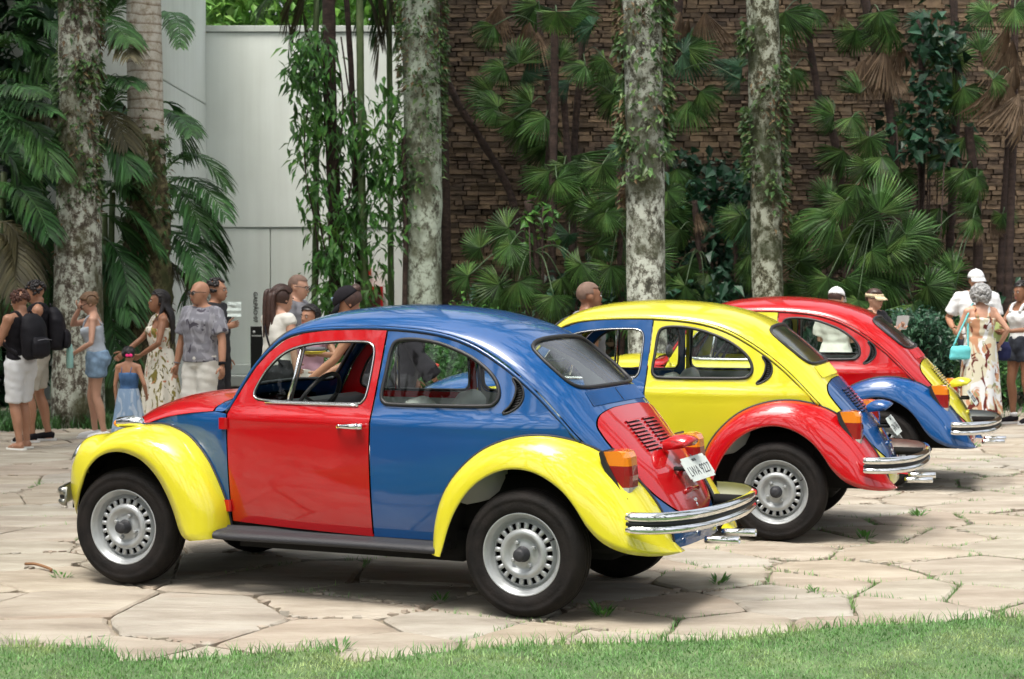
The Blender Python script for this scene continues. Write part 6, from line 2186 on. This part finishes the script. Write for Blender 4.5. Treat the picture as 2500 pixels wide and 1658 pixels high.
        for q in 'LR':
            d = 1 if q == 'L' else -1
            f = (s.hand[q] - s.elb[q]).normalized()
            side_ = Vector((0, -1, 0)) if abs(f.y) < .8 else Vector((0, 0, 1))
            side_ = (side_ - f * side_.dot(f)).normalized()     # thumb side
            nrm = f.cross(side_) * d
            w = s.hand[q]
            hm.tube([w - f * .01 * k, w + f * .03 * k, w + f * .085 * k], [.024 * k, .033 * k, .035 * k], 10, ell=.5, up=side_)
            for i, (o_, L) in enumerate(((.026, .068), (.009, .077), (-.008, .072), (-.024, .056))):
                b0 = w + f * .075 * k + side_ * o_ * k
                c1 = b0 + (f * .6 - nrm * -.18) * (L * .55 * k)
                c2 = c1 + (f * .75 + nrm * .55) * (L * .5 * k)
                hm.tube([b0, c1, c2], [.0092 * k, .0085 * k, .0065 * k], 6)
            t0 = w + f * .025 * k + side_ * .026 * k
            hm.tube([t0, t0 + (f * .6 + side_ * .75) * .034 * k, t0 + (f * 1.25 + side_ * .85 + nrm * .3) * .05 * k], [.012 * k, .0105 * k, .0075 * k], 6)
        me = o.data
        n0 = len(me.vertices)
        bm = bmesh.new(); bm.from_mesh(me)
        vs = [bm.verts.new(v) for v in hm.v]
        for f in hm.f:
            try: bm.faces.new([vs[i] for i in f]).smooth = True
            except ValueError: pass
        bm.to_mesh(me); bm.free()
        me.polygons.foreach_set('use_smooth', np.ones(len(me.polygons), dtype=bool))
        # face
        for d in (1, -1):
            e = MB(); e.ball(s.hd((d * .031, -.083, .004)), [.0125 * k, .009 * k, .0075 * k], 10, 6, M=H)
            eo = e.build('eye', EYE_W, s.root)
            e = MB(); e.ball(s.hd((d * .031, -.0885, .004)), [.0062 * k] * 3, 8, 6)
            e.build('pupil', EYE_D, eo)
            e = MB(); e.tube([s.hd((d * .014, -.089, .020)), s.hd((d * .032, -.090, .026)), s.hd((d * .05, -.078, .020))], .0042 * k, 5)
            e.build('eyebrow', HR['black'], s.root)
        e = MB(); e.ball(s.hd((0, -.093, -.060)), [.021 * k, .006 * k, .007 * k], 10, 6, M=H)
        e.build('mouth', LIP, s.root)

    # ---- hair and clothes (children)
    def hair(s, col, kind='short', strands=64):
        k, H = s.k, s.HM
        m = HR[col]
        mb = MB()
        cap = lambda r, off=(0, .016, .030): mb.ball(s.hd(off), [x * k for x in r], 20, 14, M=H)
        if kind in ('short', 'stubble'):
            g = .012 if kind == 'short' else .003
            V, F = [], []
            b = MB(); b.ball((0, 0, 0), (.079 + g, .097 + g, .092 + g), 28, 18)
            keep = [not (v[1] < -.030 and v[2] < .045) and v[2] > -.040 - .02 * (v[1] > .03) and not (abs(v[0]) > .055 and v[2] < -.0 and v[1] < .035) for v in b.v]
            fs = [f for f in b.f if all(keep[i] for i in f)]
            mb.add([s.hd((v[0], v[1] + .014, v[2] + .024)) for v in b.v], fs)
            o = mb.build('hair', m, s.root)
            if kind == 'short':
                md = o.modifiers.new('t', 'SOLIDIFY'); md.thickness = .012 * k; md.offset = -1
            return o
        if kind == 'curly':
            for i in range(240):
                d = rh.normal(0, 1, 3); d /= np.linalg.norm(d)
                if (d[1] < -.45 and d[2] < .55) or d[2] < -.45: continue
                mb.ball(s.hd((d[0] * .088, .018 + d[1] * .104, .026 + d[2] * .096)), rh.uniform(.010, .020) * k, 6, 4)
            return mb.build('hair', m, s.root)
        if kind == 'big_curly':
            cap((.098, .112, .108))
            for i in range(480):
                d = rh.normal(0, 1, 3); d /= np.linalg.norm(d)
                if (d[1] < -.5 and d[2] < .4) or d[2] < -.75: continue
                mb.ball(s.hd((d[0] * .112, .026 + d[1] * .122, .020 + d[2] * .122)), rh.uniform(.012, .026) * k, 6, 4)
            return mb.build('hair', m, s.root)
        # smooth skull cap, open towards the face
        b = MB(); b.ball((0, 0, 0), (.090, .108, .102), 28, 18)
        keep = [not (v[1] < -.034 and v[2] < .048) and v[2] > -.075 for v in b.v]
        fs = [f for f in b.f if all(keep[i] for i in f)]
        mb.add([s.hd((v[0], v[1] + .014, v[2] + .024)) for v in b.v], fs)
        # combed strands over the skull
        for i in range(strands):
            a = rh.uniform(-1.5, 1.5)
            lat = math.sin(a)
            w_ = rh.uniform(.985, 1.05)
            end = {'long': 2.6, 'pony': 1.95, 'bun': 1.9, 'pigtails': 2.2}.get(kind, 2.2)
            pts_ = []
            for t_ in np.linspace(-.75, end, 9):
                c_ = math.sqrt(max(0, 1 - (lat * .92) ** 2))
                sq = lat * (1 - (.55 if kind in ('pony', 'bun') else 0) * max(0, t_) / end)
                c2 = math.sqrt(max(0, 1 - (sq * .95) ** 2))
                pts_.append(s.hd((sq * .092 * w_, .014 + math.sin(t_) * .110 * c2 * w_, .024 + math.cos(t_) * .104 * c2 * w_)))
            mb.tube(cr(pts_, 2), rh.uniform(.003, .0065) * k, 5)
        if kind == 'long':
            # strands fall behind the shoulders
            for i in range(34):
                a = -1.45 + 2.9 * i / 33
                x, y = math.sin(a) * .088, .02 + math.cos(a) * .10
                p0 = s.hd((x * .9, y * .9, .05)); p1 = s.hd((x, y, -.04))
                L = rh.uniform(.24, .33)
                c = s.up((x * 1.15, .05 + max(.02, y) * .75, 1.40)); e = s.up((x * 1.1, .075 + max(.02, y) * .5, 1.40 - L * rh.uniform(.7, 1)))
                if abs(a) > 1.2: c, e = s.up((x * 1.2, -.02, 1.40)), s.up((x * 1.25, -.075, 1.27))
                mb.tube(cr([p0, p1, c, e], 4), np.interp(np.linspace(0, 1, 13), [0, .7, 1], [.016 * k, .019 * k, .007 * k]), 6)
        if kind == 'pony':
            t = s.hd((0, .105, .030))
            for i in range(12):
                o_ = rh.normal(0, .020, 3)
                e = t + Vector((0, .035 * k, -.40 * k)) + Vector(o_ * 1.4)
                mb.tube(cr([s.hd((o_[0], .09, .03 + o_[2])), t + Vector((0, .022 * k, .0)) + Vector(o_), t + Vector((0, .04 * k, -.14 * k)) + Vector(o_), e], 5), np.interp(np.linspace(0, 1, 16), [0, .3, .7, 1], [.014 * k, .024 * k, .024 * k, .006 * k]), 6)
        if kind == 'bun':
            mb.ball(s.hd((0, .105, .055)), [.040 * k] * 3, 14, 10)
            for i in range(24):
                d = rh.normal(0, 1, 3); d /= np.linalg.norm(d)
                mb.ball(s.hd((d[0] * .034, .105 + d[1] * .034, .055 + d[2] * .034)), .012 * k, 6, 4)
        if kind == 'pigtails':
            for d in (1, -1): mb.ball(s.hd((d * .045, .105, .02)), [.030 * k, .028 * k, .034 * k], 12, 8)
        return mb.build('hair', m, s.root)

    def shirt(s, m, z0=.93, z1=1.41, sleeve=.62, grow=.018, loose=.02, name='shirt', wide=.03):
        mb = MB()
        s.torso(mb, z0, z1, grow, flare=loose)
        if s.fem:
            for d in (1, -1): mb.ball(s.up((d * .068, -.088, 1.245)), .068 * s.k, 12, 8)
        for q in 'LR':
            if sleeve:
                mb.ball(s.sh[q], (.072 if not s.fem else .058) * s.k, 12, 8)
                mb.tube([s.up((0, .01, 1.385)), s.sh[q]], [.068 * s.k, .066 * s.k], 10)
                s.arm(mb, q, 0, sleeve, .016, wide)
        return remesh(name, mb, .014, CL[m], s.root, 2, .0045)

    def straps(s, m, z=1.30, name='strap', r=.010):
        for d in (1, -1):
            MB().tube(cr([s.up((d * .075, -.115 if s.fem else -.105, z)), s.up((d * .09, -.06, 1.405)), s.up((d * .085, .03, 1.425)), s.up((d * .07, .10, z))], 5), r * s.k, 6).build(name, CL[m], s.root)

    def bottoms(s, m, f1=.75, waist=1.02, grow=.016, wide=.012, name='shorts'):
        mb = MB()
        s.torso(mb, .86, waist, grow)
        mb.ball(s.up((0, .01, .90)), (.165 * s.k * s.fat, (.135 if s.fem else .125) * s.k * s.fat, .105 * s.k), 16, 10)
        for q in 'LR': s.leg(mb, q, 0, f1, grow + .004, wide)
        return remesh(name, mb, .014, CL[m], s.root, 2, .0048)

    def skirt(s, m, z0=1.04, z1=.12, w0=.15, w1=.30, folds=9, name='dress_skirt', amp=.035):
        rows, n = 22, 72
        V, F = [], []
        ph = rh.uniform(0, 6)
        for i in range(rows):
            t = i / (rows - 1)
            z = z0 + (z1 - z0) * t
            w = w0 + (w1 - w0) * t ** .8
            for j in range(n):
                a = 2 * PI * j / n
                f = 1 + amp * t / max(w, .1) * math.sin(folds * a + ph + .8 * math.sin(2 * a + t * 2)) * 1.0
                c = s.up((0, .005, z)) if z > .92 else Vector((0, .005, z)) * s.k
                V.append(c + Vector((math.cos(a) * w * f, math.sin(a) * w * .82 * f, 0)) * s.k)
        for i in range(rows - 1):
            for j in range(n): F.append((i * n + j, (i + 1) * n + j, (i + 1) * n + (j + 1) % n, i * n + (j + 1) % n))
        return mk(name, V, F, CL[m], s.root)

    def shoes(s, m, sole='shoe_white', socks=None):
        k = s.k
        for q in 'LR':
            a = s.ank[q]; d = 1 if q == 'L' else -1
            mb = MB()
            mb.tube([a + Vector((0, .062 * k, -.030 * k)), a + Vector((0, .02 * k, -.022 * k)), a + Vector((d * .008 * k, -.07 * k, -.040 * k)), a + Vector((d * .014 * k, -.15 * k, -.052 * k)), a + Vector((d * .014 * k, -.195 * k, -.060 * k))], [.030 * k, .047 * k, .045 * k, .040 * k, .020 * k], 12)
            mb.tube([a + Vector((0, .004, -.04 * k)), a + Vector((0, .006, .01 * k))], [.046 * k, .043 * k], 12)
            o = remesh('shoe', mb, .012, CL[m], s.root, 2)
            sb = MB()
            out = [(0, .085), (.034, .07), (.040, .0), (.046, -.10), (.043, -.16), (.012, -.205), (-.022, -.195), (-.036, -.12), (-.036, 0), (-.032, .07)]
            lp = cr([(x * d, y) for x, y in out], 4, True)
            kz = len(lp)
            V = [(a.x + x * k, a.y + y * k, .002) for x, y in lp] + [(a.x + x * k, a.y + y * k, .026 * k) for x, y in lp]
            sb.add(V, [(i, (i + 1) % kz, kz + (i + 1) % kz, kz + i) for i in range(kz)] + [tuple(range(kz)), tuple(range(kz, 2 * kz))])
            sb.build('sole', CL[sole], o, smooth=False)
            if socks:
                MB().tube([a + Vector((0, 0, .0)), a + Vector((0, .004, .05 * k))], [.044 * k, .042 * k], 12).build('sock', CL[socks], s.root)

    def sandals(s, m='beige'):
        k = s.k
        for q in 'LR':
            a = s.ank[q]; d = 1 if q == 'L' else -1
            out = [(0, .075), (.034, .06), (.040, -.10), (.036, -.16), (.010, -.195), (-.022, -.185), (-.036, -.12), (-.034, .06)]
            lp = cr([(x * d, y) for x, y in out], 4, True)
            kz = len(lp)
            V = [(a.x + x * k, a.y + y * k, .001) for x, y in lp] + [(a.x + x * k, a.y + y * k, .018) for x, y in lp]
            mb = MB().add(V, [(i, (i + 1) % kz, kz + (i + 1) % kz, kz + i) for i in range(kz)] + [tuple(range(kz)), tuple(range(kz, 2 * kz))])
            mb.tube([a + Vector((d * .04 * k, -.06 * k, -.05 * k)), a + Vector((d * .012 * k, -.12 * k, -.030 * k)), a + Vector((-d * .034 * k, -.06 * k, -.05 * k))], .006, 6)
            mb.build('sandal', CL[m], s.root)

    def glasses(s, dark=True):
        mb = MB()
        fr = MB()
        for d in (1, -1):
            mb.ball(s.hd((d * .033, -.100, .003)), [.026 * s.k, .006 * s.k, .020 * s.k], 14, 8, M=s.HM)
            fr.tube([s.hd((d * .058, -.092, .010)), s.hd((d * .080, -.04, .012)), s.hd((d * .082, .02, .004))], .0035 * s.k, 5)
        fr.tube([s.hd((-.012, -.102, .006)), s.hd((.012, -.102, .006))], .003 * s.k, 5)
        if not dark:
            for d in (1, -1):
                fr.tube([s.hd((d * .033 + .025 * math.cos(t), -.103, .003 + .018 * math.sin(t))) for t in np.linspace(0, 2 * PI, 17)[:-1]], .0035 * s.k, 5, True)
        o = fr.build('eyewear', LENS, s.root)
        if dark: mb.build('lens', LENS, o)

    def hat(s, m, kind='cap', turn=0):
        mb = MB()
        H = s.HM @ Matrix.Rotation(math.radians(turn), 3, 'Z')
        P = lambda p: s.hc + H @ (Vector(p) * s.k)
        if kind == 'cap':
            b = MB(); b.ball((0, 0, 0), (.092, .110, .098), 24, 16)
            keep = [v[2] > -.008 for v in b.v]
            mb.add([P((v[0], v[1] + .012, v[2] + .036)) for v in b.v], [f for f in b.f if all(keep[i] for i in f)])
            mb.ball(P((0, .012, .133)), .008 * s.k, 8, 5)
        else:
            V, F = [], []
            for i in range(28):
                a = 2 * PI * i / 28
                for z, g in ((.022, 1.0), (.062, 1.0)):
                    V.append(P((math.cos(a) * .093, .012 + math.sin(a) * .111, z)))
            mb.add(V, [(2 * i, 2 * ((i + 1) % 28), 2 * ((i + 1) % 28) + 1, 2 * i + 1) for i in range(28)])
        V = []
        for r, z in ((1.0, .036), (1.32, .024), (1.66, .004)):
            for i in range(15):
                a = PI * 1.17 + PI * .66 * i / 14
                V.append(P((math.cos(a) * .090 * (1 + (r - 1) * .15), .012 + math.sin(a) * .108 * r, z - .02 * abs(math.cos(a)) * (r - 1))))
        n = len(mb.v)
        mb.add(V, [(r * 15 + i, r * 15 + i + 1, (r + 1) * 15 + i + 1, (r + 1) * 15 + i) for r in (0, 1) for i in range(14)])
        o = mb.build('cap' if kind == 'cap' else 'sun_visor', CL[m], s.root)
        md = o.modifiers.new('t', 'SOLIDIFY'); md.thickness = .004
        return o, P

    def world(s, p):
        a = s.root.rotation_euler.z
        c, q = math.cos(a), math.sin(a)
        l = s.root.location
        return Vector((l.x + p[0] * c - p[1] * q, l.y + p[0] * q + p[1] * c, p[2]))

def held(name, label, cat, s, p, rz=0.0):
    """a carried thing: stands on its own at the point where the person holds it"""
    w = s.world(p)
    return tag(empty(name, w, s.root.rotation_euler.z + rz), label, cat)

def backpack(s, label, name='backpack'):
    """rounded pack on the back with front pocket and shoulder straps"""
    k = s.k
    base = s.up((0, .20, .96))
    o = held(name, label, 'backpack', s, base)
    mb = MB()
    ell_tube(mb, [((0, 0, 0), .11, .06), ((0, .0, .03), .145, .085), ((0, .0, .18), .155, .10), ((0, -.01, .32), .15, .09), ((0, -.03, .41), .12, .07), ((0, -.04, .455), .06, .04)], 20, (Vector((1, 0, 0)), Vector((0, 1, 0))))
    remesh('pack_body', mb, .014, CL['bag_black'], o, 3, .002)
    mb = MB()
    ell_tube(mb, [((0, .085, .02), .09, .03), ((0, .095, .05), .115, .045), ((0, .10, .16), .115, .045), ((0, .085, .22), .09, .03)], 16, (Vector((1, 0, 0)), Vector((0, 1, 0))))
    remesh('front_pocket', mb, .013, CL['bag_black'], o, 3, .002)
    MB().tube([(-.09, .148, .19), (0, .155, .20), (.09, .148, .19)], .004, 5).build('zip', CL['grey'], o)
    MB().tube([(-.02, -.06, .455), (-.015, -.07, .49), (.015, -.07, .49), (.02, -.06, .455)], .008, 6).build('grab_handle', CL['bag_black'], o)
    for d in (1, -1):
        pts = [s.up((d * .075, .135, 1.33)), s.up((d * .095, .06, 1.44)), s.up((d * .10, -.05, 1.42)), s.up((d * .115, -.135, 1.28)), s.up((d * .15, -.10, 1.12)), s.up((d * .15, .10, 1.02))]
        MB().tube(cr([tuple(p - base) for p in pts], 6), .022, 8, ell=.3).build('shoulder_strap', CL['bag_black'], o)
    return o

# --- left group
G = 'visitors standing around the cars'
p = Person('boy in black tank top and white shorts wearing a dark backpack, at the left edge', 52, 17.6, 1.60, -122, 'tan', hands={'L': (.12, -.30, 1.10), 'R': (-.14, -.30, 1.12)}, step=.10, head=(0, 22, 0), group=G)
p.hair('reddish', 'curly'); p.shirt('black', .95, 1.40, 0, .016); p.bottoms('white', .98, 1.0, .016, .02); p.sandals('offwhite')
backpack(p, 'dark grey backpack on the boy with white shorts')
p = Person('young man in black tank top and beige shorts with black sneakers, behind the boy', 92, 18.4, 1.69, -78, 'tan', step=-.16, head=(0, 28, 0), hands={'L': (.10, -.30, 1.15), 'R': (-.10, -.32, 1.12)}, group=G)
p.hair('black', 'curly'); p.shirt('black', .95, 1.40, 0, .016); p.bottoms('beige', .85, 1.0, .016, .02); p.shoes('black')
backpack(p, 'black backpack on the young man with beige shorts')
p = Person('woman in pale strappy top and denim shorts with white sneakers, rubbing her face', 238, 18.7, 1.57, -82, 'light', True, lean=6, head=(0, 24, 0), hands={'R': (-.02, -.20, 1.50), 'L': (.14, -.24, 1.0)}, elbows={'R': (-.5, -.6, -.8), 'L': (.6, .6, -.4)}, step=.12, group=G)
p.hair('blond', 'bun'); p.shirt('palegrey', 1.0, 1.30, 0, .012, .0, 'top'); p.straps('palegrey'); p.bottoms('denim', .48, 1.02, .022, .02); p.shoes('shoe_white'); p.glasses(False)
for i in range(5): MB().tube([p.up((-.06, .105, 1.10 + i * .04)), p.up((.06, .105, 1.13 + i * .04))], .003, 5).build('back_lace', CL['palegrey'], p.root)
bt = held('water_bottle', 'pale turquoise insulated water bottle in the hand of the woman in denim shorts', 'bottle', p, p.hand['L'] + Vector((0, -.05, -.16)))
M['bottle'] = mat('mint_enamel', (.36, .66, .60), .35)
MB().lathe([(0, 0), (.034, 0), (.037, .006), (.037, .19), (.030, .21), (.024, .215)], 24, 'z').build('bottle_body', M['bottle'], bt)
MB().lathe([(.027, .214), (.027, .245), (.02, .25), (0, .25)], 20, 'z').build('bottle_cap', M['bottle'], bt)
MB().tube([(.02, 0, .235), (.035, 0, .26), (.0, 0, .275), (-.03, 0, .26), (-.02, 0, .235)], .006, 6).build('carry_loop', M['bottle'], bt)
p = Person('little girl in blue denim dress with a pink bow in her black hair', 314, 16.6, 1.07, 168, 'tan', True, fat=.95, hands={'R': (-.22, -.14, .95)}, group=G)
p.hair('black', 'pigtails'); p.shirt('denim_blue', 1.02, 1.30, 0, .018, .03, 'bodice'); p.straps('denim_blue', r=.007); p.skirt('skirt', 1.06, .30, .15, .25, 12); p.sandals('beige')
b = MB()
for d in (1, -1): b.ball(p.hd((-.055 + d * .028, .125, -.005)), [.032 * p.k, .018 * p.k, .024 * p.k], 12, 8, M=p.HM)
b.ball(p.hd((-.055, .13, -.005)), .013 * p.k, 8, 6)
b.build('hair_bow', CL['hot_pink'], p.root)
p = Person('woman with long black hair in a white floral summer dress', 392, 17.7, 1.60, -72, 'brown', True, hands={'R': (-.13, -.40, .98), 'L': (.12, -.22, 1.0)}, elbows={'R': (-.6, .5, -.5), 'L': (.8, .5, -.2)}, step=.05, head=(0, -4, 0), group=G)
p.hair('black', 'long'); p.shirt('floral', 1.02, 1.29, 0, .016, .0, 'bodice'); p.straps('floral', r=.012); p.skirt('floral', 1.06, .22, .145, .30, 8); p.sandals()
p = Person('bald man in sunglasses, mottled grey t-shirt and white shorts', 492, 16.9, 1.70, -34, 'tan', hands={'L': (.33, -.06, .84), 'R': (-.30, -.05, .80)}, elbows={'L': (.7, .6, 0), 'R': (-.7, .6, 0)}, fat=1.08, step=.06, head=(-14, 4, 0), group=G)
p.shirt('tiedye', .90, 1.42, .80, .022, .03, wide=.03); p.bottoms('offwhite', .95, .98, .016, .02); p.shoes('white'); p.glasses()
MB().tube([p.elb['L'].lerp(p.hand['L'], .86), p.elb['L'].lerp(p.hand['L'], .97)], .036, 12).build('wristwatch', CL['black'], p.root)
MB().tube([p.elb['R'].lerp(p.hand['R'], .88), p.elb['R'].lerp(p.hand['R'], .93)], .034, 12).build('bracelet', CL['grey'], p.root)
p = Person('young man with dark curly hair looking right, behind the bald man', 528, 18.3, 1.72, 78, 'tan', hands={'R': (-.20, -.20, 1.20)}, elbows={'R': (-.6, .5, -.6)}, group=G)
p.hair('black', 'curly'); p.shirt('charcoal', .92, 1.42, .6, .02); p.bottoms('charcoal', 1.9, 1.0, .02, .0, 'trousers'); p.shoes('black')
pp = held('folded_map', 'crumpled pale paper held up by the curly haired young man', 'paper', p, p.hand['R'] + Vector((0, -.10, .10)))
M['paper'] = mat('map_paper', (.62, .70, .66), .7, var=.15, vscale=14)
V = [((y % 2) * .007 + rh.normal(0, .003), x * .05 + rh.normal(0, .004), y * .030) for y in range(6) for x in range(-1, 3)]
mk('paper_sheet', V, [(y * 4 + x, y * 4 + x + 1, y * 4 + x + 5, y * 4 + x + 4) for y in range(5) for x in range(3)], M['paper'], pp, smooth=False)
# --- behind the blue car
p = Person('woman with dark ponytail in white sleeveless top and charcoal trousers', 672, 15.0, 1.66, 138, 'light', True, lean=6, hands={'L': (.20, -.42, .92), 'R': (-.24, -.06, .84)}, elbows={'L': (.6, .6, -.4)}, step=.10, head=(-6, 4, 0), group=G)
p.hair('brown', 'pony'); p.shirt('offwhite', .98, 1.40, .12, .016, .01, 'top'); p.bottoms('charcoal', 1.9, 1.05, .018, .0, 'trousers'); p.shoes('black')
MB().tube(cr([p.up((.10, .05, 1.44)), p.up((.03, .125, 1.30)), p.up((-.10, .14, 1.10)), p.up((-.17, .06, .98))], 6), .009, 6).build('bag_strap', CL['black'], p.root)
p = Person('man with shaved head and dark framed glasses, behind the ponytailed woman', 726, 17.4, 1.76, 76, 'light', head=(0, 12, 0), group=G)
p.hair('stubble', 'stubble'); p.shirt('grey', .92, 1.42, .6, .02); p.bottoms('beige', 1.9, 1.0, .02, .0, 'trousers'); p.shoes('black'); p.glasses(False)
p = Person('smiling dark haired girl in pink top and cream trousers', 758, 15.6, 1.48, -24, 'tan', True, hands={'L': (.24, -.30, 1.20), 'R': (-.12, -.24, .95)}, elbows={'L': (.7, .6, -.5)}, head=(-10, 0, 4), group=G)
p.hair('black', 'long'); p.shirt('pink', .98, 1.40, .5, .016, .02, 'top'); p.bottoms('offwhite', 1.9, 1.04, .02, .0, 'trousers'); p.shoes('white')
yc = held('yellow_tray', 'shallow yellow and grey tray held by the girl in the pink top', 'tray', p, p.hand['L'] + Vector((.02, -.09, .0)))
MB().lathe([(0, 0), (.07, .004), (.115, .025), (.115, .032), (.065, .012), (0, .008)], 26, 'z').build('tray_dish', mat('tray_yellow', (.65, .50, .03), .4), yc)
MB().lathe([(0, .034), (.113, .034), (.110, .062), (0, .066)], 26, 'z').build('tray_lid', CL['grey'], yc)
p = Person("person in black cap with a dark bun, leaning on the blue car's far side", 908, 12.75, 1.67, -96, 'tan', True, lean=14, hands={'R': (-.16, -.40, 1.00), 'L': (.16, -.44, .98)}, elbows={'L': (.5, .6, -.6), 'R': (-.5, .6, -.6)}, head=(8, 22, 0), group=G)
p.hair('brown', 'bun', 0); h, P = p.hat('black'); p.shirt('black', .95, 1.40, .35, .016, .01, 'top'); p.bottoms('charcoal', 1.9, 1.04, .02, .0, 'trousers'); p.shoes('black')
V = [P((-.0835, -.055, .075)), P((-.062, -.085, .075)), P((-.052, -.080, .108)), P((-.072, -.052, .108))]
c = sum((Vector(v) for v in V), Vector()) / 4
em = MB().add([v + (v - p.hc).normalized() * .006 for v in V] + [v + (v - p.hc).normalized() * .001 for v in V], [(0, 1, 2, 3), (0, 4, 5, 1), (1, 5, 6, 2), (2, 6, 7, 3), (3, 7, 4, 0)])
em.build('cap_badge', mat('badge_blue', (.35, .55, .70), .5), h, smooth=False)
p = Person('person in dark clothes bending forward behind the roof of the blue car', 985, 15.5, 1.50, 84, 'tan', False, lean=12, hands={'L': (.14, -.10, .90), 'R': (-.14, -.38, .86)}, step=.2, head=(0, 20, 0), group=G)
p.hair('brown', 'short'); p.shirt('black', .92, 1.42, 1.85, .02); p.bottoms('charcoal', 1.92, 1.0, .022, .0, 'trousers'); p.shoes('black')
# --- between the cars and to the right
p = Person('man with very short dark hair and grey shirt, between the blue and yellow cars', 1434, 14.2, 1.69, 104, 'brown', group=G)
p.hair('stubble', 'stubble'); p.shirt('grey', .92, 1.42, .6, .022); p.bottoms('charcoal', 1.9, 1.0, .02, .0, 'trousers'); p.shoes('black')
p = Person('person in white cap and cream knitted top behind the red car', 2040, 18.6, 1.62, 150, 'light', True, hands={'R': (-.05, -.24, 1.10), 'L': (.06, -.24, 1.12)}, head=(0, 14, 0), group=G)
p.hair('brown', 'short'); p.hat('white'); p.shirt('offwhite', .92, 1.42, .8, .03, .04, wide=.05); p.bottoms('charcoal', 1.9, 1.0, .02, .0, 'trousers'); p.shoes('black')
p = Person('woman in straw sun visor and sunglasses behind the red car, reading a white sheet', 2132, 19.2, 1.61, 38, 'light', True, hands={'L': (.10, -.30, 1.24), 'R': (-.06, -.30, 1.22)}, head=(4, 4, 0), group=G)
p.hair('brown', 'short'); p.hat('straw', 'visor'); p.glasses(); p.shirt('charcoal', .95, 1.40, .5, .016, .02, 'top'); p.bottoms('charcoal', 1.9, 1.04, .02, .0, 'trousers'); p.shoes('black')
ws = held('white_sheet', 'white paper sheet held by the woman in the straw visor', 'paper', p, p.hand['L'] + Vector((-.05, -.06, -.02)))
mk('paper_sheet', [(-.10, 0, 0), (.10, .01, 0), (.10, -.03, .15), (.0, -.028, .155), (-.10, -.03, .15)], [(0, 1, 2, 3, 4)], CL['white'], ws, smooth=False)
p = Person('tall man in white cap and white t-shirt, behind the grey haired woman', 2382, 21.6, 1.83, -18, 'tan', hands={'R': (-.24, -.16, 1.02)}, fat=1.05, head=(6, 4, 0), group=G)
p.hair('black', 'short'); p.hat('white', turn=18); p.shirt('white', .90, 1.42, .78, .022, .03, wide=.03); p.bottoms('denim_dark', 1.9, 1.0, .022, .0, 'trousers'); p.shoes('black')
p = Person('woman with curly grey hair in a palm print dress, seen from behind', 2392, 20.3, 1.64, 184, 'light', True, fat=1.12, hands={'L': (.15, -.28, 1.08), 'R': (-.26, -.05, .98)}, group=G)
p.hair('grey', 'big_curly'); p.shirt('palm_print', .98, 1.30, 0, .022, .02, 'bodice'); p.straps('palm_print', r=.026); p.skirt('palm_print', 1.06, .16, .18, .26, 6, amp=.02); p.sandals()
b = held('turquoise_bag', 'small turquoise shoulder bag hanging beside the woman in the palm print dress', 'bag', p, (.27 * p.k, .10 * p.k, .78))
mb = MB()
ell_tube(mb, [((0, 0, 0), .12, .03), ((0, 0, .02), .13, .04), ((0, 0, .12), .12, .04), ((0, 0, .16), .10, .02)], 18, (Vector((1, 0, 0)), Vector((0, 1, 0))))
remesh('bag_body', mb, .012, CL['turq'], b, 3, .003)
MB().tube(cr([(-.09, 0, .14), (-.10, -.04, .40), (-.16, -.09, .60), (-.13, -.06, .40), (.02, -.0, .30), (.09, 0, .14)][:3] + [(-.17, -.10, .63), (-.06, -.02, .45), (.09, 0, .14)], 6), .010, 6).build('bag_strap', CL['turq'], b)
p = Person('dark haired woman in white tank top and dark denim shorts at the right edge', 2494, 20.7, 1.69, -62, 'brown', True, hands={'R': (-.02, -.33, 1.10), 'L': (.08, -.30, 1.10)}, elbows={'R': (-.8, .5, -.2)}, step=.10, head=(0, 8, 0), group=G)
p.hair('black', 'long'); p.shirt('white', .98, 1.34, 0, .014, .01, 'tank_top'); p.straps('white', 1.32, r=.02); p.bottoms('denim_dark', .45, 1.04, .022, .02); p.shoes('black', socks='white')
b = held('navy_pouch', 'navy blue zip pouch with white print held by the woman at the right edge', 'bag', p, p.hand['L'] + Vector((-.04, -.10, -.34)), .5)
mb = MB()
ell_tube(mb, [((0, 0, 0), .09, .03), ((0, 0, .03), .14, .06), ((0, 0, .15), .15, .06), ((0, 0, .22), .12, .03)], 18, (Vector((1, 0, 0)), Vector((0, 1, 0))))
remesh('pouch_body', mb, .012, CL['navy'], b, 3, .003)
MB().box((0, -.064, .15), (.11, .008, .035), M=Matrix.Rotation(.3, 3, 'Y')).build('white_print', CL['white'], b, smooth=False)
b = held('green_folder', 'pale lime green folder in the hands of the woman at the right edge', 'folder', p, p.hand['R'] + Vector((-.02, -.06, -.17)), .6)
MB().box((0, 0, .12), (.24, .012, .30), M=Matrix.Rotation(.5, 3, 'Y')).build('folder_cover', mat('lime_card', (.55, .68, .28), .6), b, smooth=False)
